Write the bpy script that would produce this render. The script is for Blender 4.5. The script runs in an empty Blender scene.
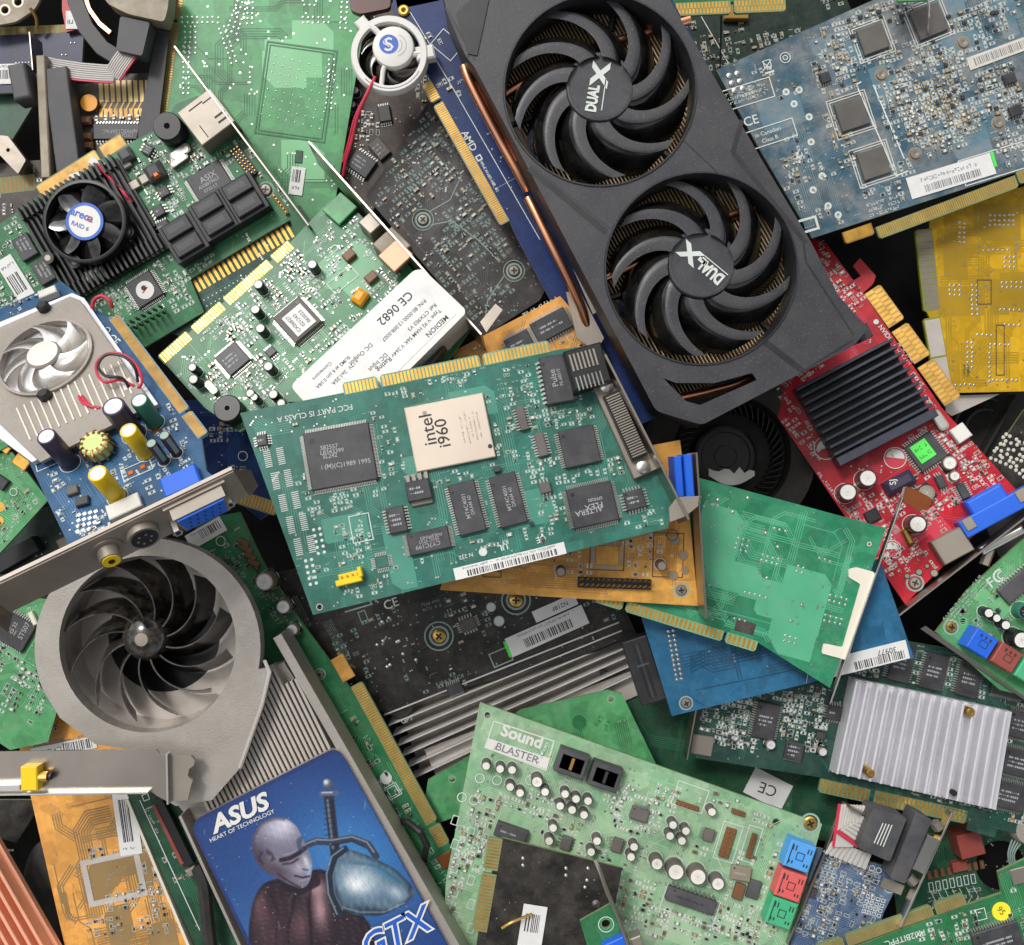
import bpy, math, random
from mathutils import Vector, Matrix
from mathutils.geometry import tessellate_polygon
sc = bpy.context.scene
# ------------------------------------------------------------------ camera, sky, sun
S = 0.0004                      # metres per unit (one unit is one photo pixel at table height)
CX, CY, H = 512.0, 472.5, 1000.0
cam_d = bpy.data.cameras.new('camera'); cam = bpy.data.objects.new('camera', cam_d)
sc.collection.objects.link(cam); sc.camera = cam
cam.location = (0, 0, H*S); cam.rotation_euler = (0, 0, 0)
cam_d.sensor_fit = 'HORIZONTAL'; cam_d.sensor_width = 36
cam_d.lens = 36*H/1024.0
cam_d.clip_start = 0.01; cam_d.clip_end = 50
W = bpy.data.worlds.new('World'); sc.world = W; W.use_nodes = True
nt = W.node_tree; nt.nodes.clear()
SUN_EL, SUN_AZ = math.radians(52), math.radians(-35)     # azimuth clockwise from +Y (photo top)
sky = nt.nodes.new('ShaderNodeTexSky'); sky.sky_type = 'NISHITA'; sky.sun_disc = False
sky.sun_elevation = SUN_EL; sky.sun_rotation = SUN_AZ; sky.dust_density = 5; sky.air_density = 1.2; sky.ozone_density = 1
hs = nt.nodes.new('ShaderNodeHueSaturation'); hs.inputs['Saturation'].default_value = 0.12
tcw = nt.nodes.new('ShaderNodeTexCoord'); cl = nt.nodes.new('ShaderNodeTexNoise')
cl.inputs['Scale'].default_value = 1.7; cl.inputs['Detail'].default_value = 5
cr = nt.nodes.new('ShaderNodeMapRange'); cr.inputs['From Min'].default_value = .44; cr.inputs['From Max'].default_value = .58
cr.inputs['To Min'].default_value = .55; cr.inputs['To Max'].default_value = 1.9
mul = nt.nodes.new('ShaderNodeVectorMath'); mul.operation = 'SCALE'
bg = nt.nodes.new('ShaderNodeBackground'); bg.inputs['Strength'].default_value = 0.14
wo = nt.nodes.new('ShaderNodeOutputWorld')
L = nt.links.new
L(sky.outputs[0], hs.inputs['Color']); L(tcw.outputs['Generated'], cl.inputs['Vector']); L(cl.outputs['Fac'], cr.inputs['Value'])
L(hs.outputs[0], mul.inputs[0]); L(cr.outputs[0], mul.inputs['Scale']); L(mul.outputs[0], bg.inputs['Color']); L(bg.outputs[0], wo.inputs[0])
sd = bpy.data.lights.new('sun', 'SUN'); sd.energy = 1.8; sd.angle = math.radians(12); sd.color = (1, .97, .93)
so = bpy.data.objects.new('sun', sd); sc.collection.objects.link(so)
dv = Vector((math.sin(SUN_AZ)*math.cos(SUN_EL), math.cos(SUN_AZ)*math.cos(SUN_EL), math.sin(SUN_EL)))
so.rotation_euler = dv.to_track_quat('Z', 'Y').to_euler()
sc.view_settings.view_transform = 'Standard'; sc.view_settings.look = 'None'
sc.view_settings.exposure = -0.1; sc.view_settings.gamma = 1
sc.cycles.max_bounces = 6; sc.cycles.glossy_bounces = 3; sc.cycles.transmission_bounces = 5
sc.cycles.transparent_max_bounces = 6

# ------------------------------------------------------------------ materials
def lin(h):
    h = h.lstrip('#'); o = []
    for i in (0, 2, 4):
        c = int(h[i:i+2], 16)/255
        o.append(c/12.92 if c <= .04045 else ((c+.055)/1.055)**2.4)
    return o
MATS = {}
def M(name, hexc, rough=.45, metal=0., var=.18, vs=40, dust=0., dhex='8c8577', dscale=90, bump=0., bs=1500, coat=0., emit=0, alpha=None, trans=0., spec=.5, speck=0.):
    m = bpy.data.materials.new(name); m.use_nodes = True; t = m.node_tree; N = t.nodes; b = N['Principled BSDF']
    c = lin(hexc); tc = N.new('ShaderNodeTexCoord')
    n1 = N.new('ShaderNodeTexNoise'); n1.inputs['Scale'].default_value = vs; n1.inputs['Detail'].default_value = 6
    t.links.new(tc.outputs['Object'], n1.inputs['Vector'])
    mx = N.new('ShaderNodeMix'); mx.data_type = 'RGBA'
    mx.inputs[6].default_value = [max(0, x*(1-var)) for x in c]+[1]; mx.inputs[7].default_value = [min(1, x*(1+var)+.01*var) for x in c]+[1]
    mr = N.new('ShaderNodeMapRange'); mr.inputs[1].default_value = .3; mr.inputs[2].default_value = .7
    t.links.new(n1.outputs['Fac'], mr.inputs[0]); t.links.new(mr.outputs[0], mx.inputs[0])
    col = mx.outputs[2]; rsock = None
    if dust > 0:
        n2 = N.new('ShaderNodeTexNoise'); n2.inputs['Scale'].default_value = dscale; n2.inputs['Detail'].default_value = 10; n2.inputs['Roughness'].default_value = .7
        t.links.new(tc.outputs['Object'], n2.inputs['Vector'])
        r2 = N.new('ShaderNodeMapRange'); r2.inputs[1].default_value = .42; r2.inputs[2].default_value = .75; r2.inputs[4].default_value = dust
        t.links.new(n2.outputs['Fac'], r2.inputs[0])
        m2 = N.new('ShaderNodeMix'); m2.data_type = 'RGBA'; m2.inputs[7].default_value = lin(dhex)+[1]
        t.links.new(r2.outputs[0], m2.inputs[0]); t.links.new(col, m2.inputs[6]); col = m2.outputs[2]
        ra = N.new('ShaderNodeMapRange'); ra.inputs[3].default_value = rough; ra.inputs[4].default_value = min(1, rough+.35)
        t.links.new(r2.outputs[0], ra.inputs[0]); rsock = ra.outputs[0]
    if speck > 0:
        n3 = N.new('ShaderNodeTexNoise'); n3.inputs['Scale'].default_value = 2600; n3.inputs['Detail'].default_value = 2
        t.links.new(tc.outputs['Object'], n3.inputs['Vector'])
        r3 = N.new('ShaderNodeMapRange'); r3.inputs[1].default_value = .66; r3.inputs[2].default_value = .74; r3.inputs[4].default_value = speck
        t.links.new(n3.outputs['Fac'], r3.inputs[0])
        m3 = N.new('ShaderNodeMix'); m3.data_type = 'RGBA'; m3.inputs[7].default_value = lin('c9c0ae')+[1]
        t.links.new(r3.outputs[0], m3.inputs[0]); t.links.new(col, m3.inputs[6]); col = m3.outputs[2]
    t.links.new(col, b.inputs['Base Color'])
    if rsock: t.links.new(rsock, b.inputs['Roughness'])
    else:
        ra = N.new('ShaderNodeMapRange'); ra.inputs[3].default_value = max(.03, rough-.07); ra.inputs[4].default_value = min(1, rough+.1)
        t.links.new(n1.outputs['Fac'], ra.inputs[0]); t.links.new(ra.outputs[0], b.inputs['Roughness'])
    b.inputs['Metallic'].default_value = metal; b.inputs['Coat Weight'].default_value = coat; b.inputs['Coat Roughness'].default_value = .12
    b.inputs['Specular IOR Level'].default_value = spec
    if trans: b.inputs['Transmission Weight'].default_value = trans
    if bump:
        n4 = N.new('ShaderNodeTexNoise'); n4.inputs['Scale'].default_value = bs; n4.inputs['Detail'].default_value = 3
        t.links.new(tc.outputs['Object'], n4.inputs['Vector'])
        bp = N.new('ShaderNodeBump'); bp.inputs['Strength'].default_value = bump; bp.inputs['Distance'].default_value = .0004
        t.links.new(n4.outputs['Fac'], bp.inputs['Height']); t.links.new(bp.outputs[0], b.inputs['Normal'])
    MATS[name] = m; return m
# masks (board colours): name, mask, trace / pour colour
def dim(h, f, sat=.92):
    c = [int(h[i:i+2], 16) for i in (0, 2, 4)]; g = sum(c)/3; return '%02x%02x%02x' % tuple(max(0, min(255, int((g+(x-g)*sat)*f))) for x in c)
def board_mats(key, mask, trace, rough=.38, var=.2, dust=.12, dscale=90, dhex='8c8577', edge='74845a', spec=.5):
    mask = dim(mask, .86, 1.04); trace = dim(trace, .92, 1.0)
    m = M(key, mask, rough, var=var, dust=dust, dscale=dscale, dhex=dhex, spec=.35, speck=.35)
    t = m.node_tree; N = t.nodes; b = N['Principled BSDF']; lk = b.inputs['Base Color'].links[0]; src = lk.from_socket; tc = N.new('ShaderNodeTexCoord')
    f = None                            # copper areas under the lacquer: blocky lighter and darker fields
    for scale_, amt in ((140, .2), (420, .13)):
        v = N.new('ShaderNodeTexVoronoi'); v.distance = 'CHEBYCHEV'; v.inputs['Scale'].default_value = scale_; t.links.new(tc.outputs['Object'], v.inputs['Vector'])
        r = N.new('ShaderNodeMapRange'); r.inputs[3].default_value = 1-amt; r.inputs[4].default_value = 1+amt; t.links.new(v.outputs['Color'], r.inputs[0])
        if f is None: f = r.outputs[0]
        else:
            mm = N.new('ShaderNodeMath'); mm.operation = 'MULTIPLY'; t.links.new(f, mm.inputs[0]); t.links.new(r.outputs[0], mm.inputs[1]); f = mm.outputs[0]
    sc_ = N.new('ShaderNodeVectorMath'); sc_.operation = 'SCALE'; t.links.new(src, sc_.inputs[0]); t.links.new(f, sc_.inputs['Scale']); t.links.new(sc_.outputs[0], b.inputs['Base Color'])
    M(key+'_t', trace, rough, var=.15, dust=dust, dscale=dscale, dhex=dhex, spec=spec)
    M(key+'_e', edge, .6)
board_mats('pcb_teal', '2f7566', '43907c', edge='6f9478')
board_mats('pcb_green', '2c7a4c', '4b9c66')
board_mats('pcb_lime', '55a468', '74c184', dust=.2, dhex='9aa79a')
board_mats('pcb_pale', '92c296', 'a8d0a6', dust=.85, dhex='aab89c', dscale=60, var=.12)
board_mats('pcb_dusty', '58a071', '79b98a', dust=.45, dhex='9fae98')
board_mats('pcb_deep', '1c5238', '2e7050')
board_mats('pcb_navy_shaded', '0c1c48', '1a2e60', edge='8a8a58')  # navy with shadow put into the colour, for the top left board
board_mats('pcb_deep_shaded', '0d2a20', '16382c', edge='2a3a2c')  # deep green darkened in the colour for boards lying in shadow
board_mats('pcb_dark', '1f4a40', '35685a', edge='5c7a5c')
board_mats('pcb_blue', '1d5580', '2f6c9a', edge='6d8894')
board_mats('pcb_navy', '10306a', '234a88', edge='8a8a78', dust=.04)
board_mats('pcb_azure', '2a6c94', '164a6a', edge='3b6a80', dust=.2, dhex='5a7f90', var=.12)
board_mats('pcb_mint', '2f8e66', '58b48a', edge='6fa07c', dust=.15, dhex='8fae98')
board_mats('pcb_slate', '49697a', '5d8292', dust=1., dhex='908c86', dscale=60)
board_mats('pcb_smoke', '4a6080', '637d9e', dust=.5, dhex='8590a0')
board_mats('pcb_red', 'c20c28', 'd2344a', dust=.03, edge='8a4040')
board_mats('pcb_orange', 'e8ac54', 'bd8436', dust=.05)
board_mats('pcb_tan', 'f4b05a', '9c7f50', dust=.06)
board_mats('pcb_gold', 'd8aa1c', 'b08c14', dust=.04, edge='7d8420')
board_mats('pcb_umber', '4a433f', '5c5550', dust=.3)
board_mats('pcb_char', '3b3638', '5a5456', dust=.2, edge='4d4a48')
board_mats('pcb_brown', '3a2c26', '54433a', dust=.3)
board_mats('pcb_black', '232120', '36332f', dust=.35, dhex='6b645a')
M('silk', 'c9cfc9', .6, var=.1)
M('silk_mint', 'a9c4b6', .6, var=.15)
M('silk_dim', '8aa098', .6, var=.2)
M('silk_dark', '2a2a2c', .6)
M('solder', 'c9c9c4', .3, 1, var=.2)
M('tin', 'a9a9a2', .35, .8, var=.25)
M('gold', 'e2b052', .3, .75, var=.2, vs=200, dust=.45, dhex='8d7040', dscale=350)
M('gold_dull', 'b08a4c', .42, .6, var=.25, vs=200, dust=.6, dhex='7d6a45')
M('gold_pale', 'c4ab74', .45, .4, var=.2, dust=.3)
M('gold_gap', '8c6a2a', .5)
M('ic', '303034', .45, var=.15, dust=.3, dhex='6f6d6a', dscale=150)
M('ic_grey', '57534f', .6, var=.15, dust=.4, dhex='807a70')
M('ic_print', '9c9c9e', .6)
M('ic_white', 'd4d4d2', .6)
M('ceramic', 'cdbfae', .42, .25, var=.05)
M('black', '18181a', .4, var=.2)
M('black_gloss', '121214', .12, var=.2, coat=.5, dust=.12, dscale=200)
M('black_rough', '1d1c1b', .75, var=.2, dust=.35, dhex='5d554a', dscale=120)
M('shroud', '34353a', .42, var=.06, dust=.3, dhex='5d5650', dscale=60, speck=.4, bump=.12)
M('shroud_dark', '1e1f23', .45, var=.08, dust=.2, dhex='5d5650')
M('blade', '0b0c0f', .09, var=.1, dust=.22, dhex='5b554c', dscale=130, coat=.15, bump=.05, bs=500)
M('blade_black', '111113', .12, var=.1, dust=.6, dhex='6d6254', dscale=160, coat=.5)
M('hub', '3a3b40', .35, var=.1, dust=.2, dhex='736d66', speck=.35)
M('copper', 'e3a07c', .26, 1, var=.12)
M('copper_dull', '9c5b35', .4, .8, var=.2)
M('steel', 'a89f95', .3, 1, var=.1, dust=.15, dhex='8a8278', bump=.03, bs=300)
M('steel_dark', 'a2978c', .42, .6, var=.2, dust=.3, dhex='5f574c')
M('steel_bright', 'd9d6d0', .25, 1, var=.05)
M('nickel', '958d82', .46, .65, var=.12, dust=.2, dhex='7d766c')
M('fin', 'c0a986', .45, .5, var=.25, dust=.6, dhex='7a6448', dscale=70)
M('fin_light', 'cfcdca', .4, .3, var=.1, dust=.2)
M('fin_silver', 'c9c9cb', .35, .9, var=.08)
M('alu', 'dad9de', .4, .35, var=.06, dust=.25, dhex='a5a3a0', dscale=60)
M('alu_dim', 'c2bab2', .45, .25, var=.15, dust=.45, dhex='8c8474', dscale=50)
M('alu_cast', 'aaa49c', .4, .45, var=.1, dust=.5, dhex='857c70', dscale=55, bump=.35, bs=1800, speck=.3)
M('white', 'd8d6d0', .5, var=.06, dust=.12, dhex='b5b0a4')
M('paper', 'd8d8d6', .5, var=.07, dust=.35, dhex='b0aca0', dscale=120)
M('paper_dirty', 'c9c5ba', .7, var=.1, dust=.4, dhex='a39a88')
M('ink', '2c2c30', .6)
M('ink_grey', '77777c', .6)
M('ink_blue', '2058b8', .4)
M('ink_red', 'b8283c', .5)
M('cream', 'd9d3c2', .5, var=.08)
M('beige', '8f8472', .5, .1, var=.2, dust=.5, dhex='6d604e', dscale=120)
M('clear', 'b3aaa0', .25, var=.15, trans=.35, dust=.5, dhex='94897a', dscale=70)
M('clear_blade', 'cfc8bc', .15, trans=.8, dust=.4, dhex='9a9084')
M('yellow', 'e8c414', .35, var=.06)
M('orange', 'e79a1c', .45)
M('purple_cap', '3d3348', .3, var=.15)
M('green_cap', '2c6a58', .35, var=.15)
M('brown_cap', '5a3b36', .4)
M('maroon_cap', '43262a', .3)
M('blue_plug', '1f5fce', .35, var=.06)
M('azure_plug', '4a9ce0', .45, var=.06, dust=.15)
M('red_plug', 'd05a58', .45, var=.06, dust=.15)
M('green_plug', '3fa878', .45, var=.06, dust=.15)
M('red_wire', 'c02c44', .4)
M('wire_black', '1c1c1e', .45)
M('ribbon', 'b8b4ae', .5, var=.08)
M('ribbon_gap', '8f8b86', .5)
M('plug_grey', '3f3f43', .55, var=.12, dust=.35, dhex='807a74')
M('relay', '8a3c34', .45, dust=.2)
M('peach', 'e8a888', .5, .2, var=.08)
M('smd_tan', 'b09468', .5)
M('smd_brown', '6f4a30', .5)
M('smd_white', 'd5d2c8', .5)
M('void', '0b0b0c', .9, var=.2, spec=.1)
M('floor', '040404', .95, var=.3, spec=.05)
M('sticker_green', '4fdd4f', .5)
M('sticker_yellow', 'e6d52a', .5)
M('brass', 'c9a45a', .3, .9)
M('coil_core', 'c2d488', .45)
M('ferrite', '8fb47a', .5)
M('navy_fin', '2b3040', .35, var=.1, dust=.1)
M('skin', '8f97b8', .35, var=.4, vs=120)

# ------------------------------------------------------------------ mesh builder
def rot2(x, y, a):
    c, s = math.cos(a), math.sin(a); return x*c-y*s, x*s+y*c
class MB:
    def __init__(s): s.v = []; s.f = []; s.m = []
    def add(s, vs, fs, mat):
        o = len(s.v); s.v += [tuple(v) for v in vs]
        for i, f in enumerate(fs):
            s.f.append([o+j for j in f]); s.m.append(mat if isinstance(mat, str) else mat[i])
    def box(s, cx, cy, z0, sx, sy, h, mat, rot=0, c=0, top=None):
        a = math.radians(rot); vs = []
        lv = [(0, z0), (0, z0+h)] if c <= 0 else [(0, z0), (0, z0+h-c), (c, z0+h)]
        for ins, z in lv:
            for dx, dy in ((-1, -1), (1, -1), (1, 1), (-1, 1)):
                x, y = rot2(dx*(sx/2-ins), dy*(sy/2-ins), a); vs.append((cx+x, cy+y, z))
        fs = []; ms = []
        for l in range(len(lv)-1):
            for i in range(4): fs.append((l*4+i, l*4+(i+1) % 4, l*4+4+(i+1) % 4, l*4+4+i)); ms.append(mat)
        t = (len(lv)-1)*4; fs.append((t, t+1, t+2, t+3)); ms.append(top or mat); fs.append((3, 2, 1, 0)); ms.append(mat)
        s.add(vs, fs, ms)
    def flat(s, cx, cy, z, sx, sy, mat, rot=0):
        a = math.radians(rot); vs = []
        for dx, dy in ((-1, -1), (1, -1), (1, 1), (-1, 1)):
            x, y = rot2(dx*sx/2, dy*sy/2, a); vs.append((cx+x, cy+y, z))
        s.add(vs, [(0, 1, 2, 3)], mat)
    def poly(s, pts, z, mat):
        if area(pts) < 0: pts = pts[::-1]
        tri = tessellate_polygon([[Vector((x, y, 0)) for x, y in pts]])
        vs = [(x, y, z) for x, y in pts]; s.add(vs, [up(t, pts) for t in tri], mat)
    def prism(s, pts, z0, z1, mat, side=None, holes=(), c=0):
        side = side or mat
        if area(pts) < 0: pts = pts[::-1]
        loops = [pts]+[h if area(h) > 0 else h[::-1] for h in holes]
        allp = [p for l in loops for p in l]
        tri = tessellate_polygon([[Vector((x, y, 0)) for x, y in l] for l in loops])
        n = len(allp)
        vs = [(x, y, z1) for x, y in allp]+[(x, y, z0) for x, y in allp]
        fs = []; ms = []
        for t in tri:
            t = up(t, allp); fs.append(t); ms.append(mat); fs.append([i+n for i in t[::-1]]); ms.append(side)
        o = 0
        for li, l in enumerate(loops):
            k = len(l)
            for i in range(k):
                a, b = o+i, o+(i+1) % k
                fs.append((a, a+n, b+n, b) if li == 0 else (b, b+n, a+n, a)); ms.append(side)
            o += k
        s.add(vs, fs, ms)
    def lathe(s, cx, cy, prof, mat, n=20, cap=True, sx=1, sy=1):   # prof: list (r, z[, mat]) bottom to top
        vs = []; fs = []; ms = []
        for p in prof:
            for i in range(n):
                a = 2*math.pi*i/n; vs.append((cx+sx*p[0]*math.cos(a), cy+sy*p[0]*math.sin(a), p[1]))
        for l in range(len(prof)-1):
            mm = prof[l+1][2] if len(prof[l+1]) > 2 else mat
            for i in range(n):
                fs.append((l*n+i, l*n+(i+1) % n, l*n+n+(i+1) % n, l*n+n+i)); ms.append(mm)
        if cap: fs.append(list(range((len(prof)-1)*n, len(prof)*n))); ms.append(prof[-1][2] if len(prof[-1]) > 2 else mat)
        s.add(vs, fs, ms)
    def cyl(s, cx, cy, z0, r, h, mat, n=16, top=None, c=0):
        pr = [(r, z0), (r, z0+h-c)]+([(r-c, z0+h)] if c else [])
        pr.append((.01, z0+h, top or mat)); s.lathe(cx, cy, pr, mat, n)
    def disc(s, cx, cy, z, r, mat, n=10):
        vs = [(cx+r*math.cos(2*math.pi*i/n), cy+r*math.sin(2*math.pi*i/n), z) for i in range(n)]; s.add(vs, [list(range(n))], mat)
    def ring(s, cx, cy, z, r0, r1, mat, n=24, a0=0, a1=360):
        vs = []; full = abs(a1-a0) >= 360
        k = n if full else n+1
        for i in range(k):
            a = math.radians(a0+(a1-a0)*i/n)
            for r in (r0, r1): vs.append((cx+r*math.cos(a), cy+r*math.sin(a), z))
        fs = [(2*i, 2*i+1, 2*((i+1) % k)+1, 2*((i+1) % k)) for i in range(n)]
        s.add(vs, fs, mat)
    def line(s, pts, w, z, mat):
        n = len(pts); vs = []
        for i in range(n):
            if i == 0: d = Vector(pts[1])-Vector(pts[0])
            elif i == n-1: d = Vector(pts[-1])-Vector(pts[-2])
            else: d = (Vector(pts[i+1])-Vector(pts[i])).normalized()+(Vector(pts[i])-Vector(pts[i-1])).normalized()
            if d.length < 1e-6: d = Vector((1, 0))
            d.normalize(); sc_ = 1
            if 0 < i < n-1:
                e = (Vector(pts[i+1])-Vector(pts[i])).normalized(); sc_ = 1/max(.5, d.dot(e))
            nx, ny = -d.y*w/2*sc_, d.x*w/2*sc_
            vs += [(pts[i][0]+nx, pts[i][1]+ny, z), (pts[i][0]-nx, pts[i][1]-ny, z)]
        s.add(vs, [(2*i+1, 2*i+3, 2*i+2, 2*i) for i in range(n-1)], mat)
    def rectline(s, cx, cy, sx, sy, w, z, mat, rot=0):
        for dx, dy, a, b in ((0, sy/2, sx+w, w), (0, -sy/2, sx+w, w), (sx/2, 0, w, sy-w), (-sx/2, 0, w, sy-w)):
            x, y = rot2(dx, dy, math.radians(rot)); s.flat(cx+x, cy+y, z, a, b, mat, rot)
    def tube(s, pts, r, mat, n=8, cap=True):
        pts = [Vector(p) for p in pts]; vs = []; m = len(pts); up_ = Vector((0, 0, 1))
        for i in range(m):
            d = (pts[min(i+1, m-1)]-pts[max(i-1, 0)]).normalized()
            a = d.cross(up_)
            if a.length < .05: a = d.cross(Vector((1, 0, 0)))
            a.normalize(); b = a.cross(d)
            rr = r[i] if isinstance(r, (list, tuple)) else r
            for k in range(n):
                t = 2*math.pi*k/n; q = pts[i]+a*rr*math.cos(t)+b*rr*math.sin(t); vs.append(tuple(q))
        fs = [(i*n+k, i*n+(k+1) % n, (i+1)*n+(k+1) % n, (i+1)*n+k) for i in range(m-1) for k in range(n)]
        if cap: fs += [list(range(n))[::-1], list(range((m-1)*n, m*n))]
        s.add(vs, fs, mat)
    def wall(s, p0, p1, z0, z1, th, mat):   # upright plate between two local points
        d = Vector(p1)-Vector(p0); s.box((p0[0]+p1[0])/2, (p0[1]+p1[1])/2, z0, d.length, th, z1-z0, mat, math.degrees(math.atan2(d.y, d.x)), c=min(.3, th*.3))
def area(p): return sum(p[i][0]*p[(i+1) % len(p)][1]-p[(i+1) % len(p)][0]*p[i][1] for i in range(len(p)))/2
def up(t, pts):
    a, b, c = [pts[i] for i in t]
    return list(t) if (b[0]-a[0])*(c[1]-a[1])-(b[1]-a[1])*(c[0]-a[0]) > 0 else list(t)[::-1]
def inside(x, y, P):
    r = False; j = len(P)-1
    for i in range(len(P)):
        if (P[i][1] > y) != (P[j][1] > y) and x < (P[j][0]-P[i][0])*(y-P[i][1])/(P[j][1]-P[i][1])+P[i][0]: r = not r
        j = i
    return r
def circle(cx, cy, r, n=40, sx=1, sy=1): return [(cx+r*sx*math.cos(2*math.pi*i/n), cy+r*sy*math.sin(2*math.pi*i/n)) for i in range(n)]
def rpoly(pts, r, n=4):                    # polygon with rounded corners
    o = []; k = len(pts)
    for i in range(k):
        p, a, b = Vector(pts[i]), Vector(pts[i-1]), Vector(pts[(i+1) % k])
        rr = min(r, (a-p).length*.45, (b-p).length*.45)
        s0 = p+(a-p).normalized()*rr; s1 = p+(b-p).normalized()*rr
        for j in range(n+1):
            t = j/n; q = s0*(1-t)**2+p*2*t*(1-t)+s1*t*t; o.append((q.x, q.y))
    return o
def mesh_from(mb, name, smooth=False):
    me = bpy.data.meshes.new(name); me.from_pydata([(x*S, y*S, z*S) for x, y, z in mb.v], [], mb.f)
    names = sorted(set(mb.m)); ix = {n: i for i, n in enumerate(names)}
    for n in names: me.materials.append(MATS[n])
    me.polygons.foreach_set('material_index', [ix[m] for m in mb.m])
    if smooth:
        me.polygons.foreach_set('use_smooth', [True]*len(me.polygons))
        try: me.set_sharp_from_angle(angle=math.radians(38))
        except Exception: pass
    me.update(); return me
FONT_CACHE = {}

# ------------------------------------------------------------------ a thing with its own plane
class Thing:
    def __init__(s, name, label, cat, A, B, z, tilt=(0, 0), group=None, mask=None):
        s.name = name
        ax, ay = A; z0 = z
        n = Vector((-tilt[0], tilt[1], 1)).normalized(); s.n = n
        s.O = Vector(((ax-CX)*(H-z0)/H, -(ay-CY)*(H-z0)/H, z0))
        s.ex = Vector((1, 0, 0)); s.ey = Vector((0, 1, 0))
        Bp = s._hit(B[0], B[1], 0); s.ex = (Bp-s.O).normalized(); s.ey = n.cross(s.ex).normalized()
        s.ang = math.degrees(math.atan2(-(B[1]-A[1]), B[0]-A[0])); s.k = (H-z0)/H
        o = bpy.data.objects.new(name, None); sc.collection.objects.link(o)
        m = Matrix.Identity(4)
        for i in range(3): m[i][0] = s.ex[i]; m[i][1] = s.ey[i]; m[i][2] = n[i]; m[i][3] = s.O[i]*S
        o.matrix_world = m; o.empty_display_size = .01
        o['label'] = label; o['category'] = cat
        if group: o['group'] = group
        s.root = o; s.mask = mask; s.smds = []; s.silk = 'silk'
    def _hit(s, px, py, h):
        o = Vector((0, 0, H)); d = Vector((px-CX, -(py-CY), -H))
        p0 = s.O+s.n*h; t = (p0-o).dot(s.n)/d.dot(s.n); return o+d*t
    def P(s, px, py, h=0):
        q = s._hit(px, py, h)-s.O-s.n*h; return (q.dot(s.ex), q.dot(s.ey))
    def PP(s, pts, h=0): return [s.P(x, y, h) for x, y in pts]
    def kk(s, px, py): return (H-s._hit(px, py, 0).z)/H
    def rl(s, ang):                         # image angle (ccw degrees) -> local rotation
        return 0 if ang is None else ang-s.ang
    def part(s, name, mb, parent=None, smooth=False, label=None, kind=None, bevel=0):
        me = mesh_from(mb, name, smooth); o = bpy.data.objects.new(name, me); sc.collection.objects.link(o)
        o.parent = parent or s.root
        if label: o['label'] = label
        if kind: o['kind'] = kind
        if bevel:
            b = o.modifiers.new('bevel', 'BEVEL'); b.width = bevel*S; b.segments = 2; b.limit_method = 'ANGLE'; b.angle_limit = math.radians(40)
        return o
    def text(s, t, px, py, size, ang, mat='silk', h=.3, parent=None, bold=0, align='CENTER', name='lettering', sx=1, italic=0):
        cu = bpy.data.curves.new(name, 'FONT'); cu.body = t; cu.size = size/.7*S*s.kk(px, py); cu.align_x = align; cu.align_y = 'CENTER'
        cu.offset = bold*S*.0012*size; cu.shear = italic; cu.resolution_u = 3; cu.fill_mode = 'FRONT'
        cu.space_line = .95
        tmp = bpy.data.objects.new(name, cu); me = bpy.data.meshes.new_from_object(tmp); bpy.data.objects.remove(tmp); bpy.data.curves.remove(cu)
        me.materials.clear(); me.materials.append(MATS[mat])
        o = bpy.data.objects.new(name, me); sc.collection.objects.link(o); o.parent = parent or s.root
        x, y = s.P(px, py, h); o.location = (x*S, y*S, h*S); o.rotation_euler = (0, 0, math.radians(s.rl(ang))); o.scale = (sx, 1, 1)
        return o
# ------------------------------------------------------------------ circuit board builder
SMD_CACHE = {}
def smd_mesh(kind):
    if kind in SMD_CACHE: return SMD_CACHE[kind]
    mb = MB(); body = {'r': 'black', 't': 'smd_tan', 'b': 'smd_brown', 'w': 'smd_white'}.get(kind)
    if kind == 's':                        # small three-lead package
        mb.box(0, 0, .5, 3.6, 2.6, 1.6, 'ic', c=.3)
        for dx, dy in ((-1, -1.8), (1, -1.8), (0, 1.8)): mb.box(dx, dy, .1, .7, 1.2, .7, 'tin')
    else:
        hh = 1.1 if kind == 'r' else 1.7
        mb.box(0, 0, .1, 2.4, 2.0, hh, body); mb.box(-1.6, 0, .1, .9, 2.1, hh+.1, 'tin'); mb.box(1.6, 0, .1, .9, 2.1, hh+.1, 'tin')
    SMD_CACHE[kind] = (mesh_from(mb, 'surface_mount_component'), mb); return SMD_CACHE[kind]
TH = 3.6
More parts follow.
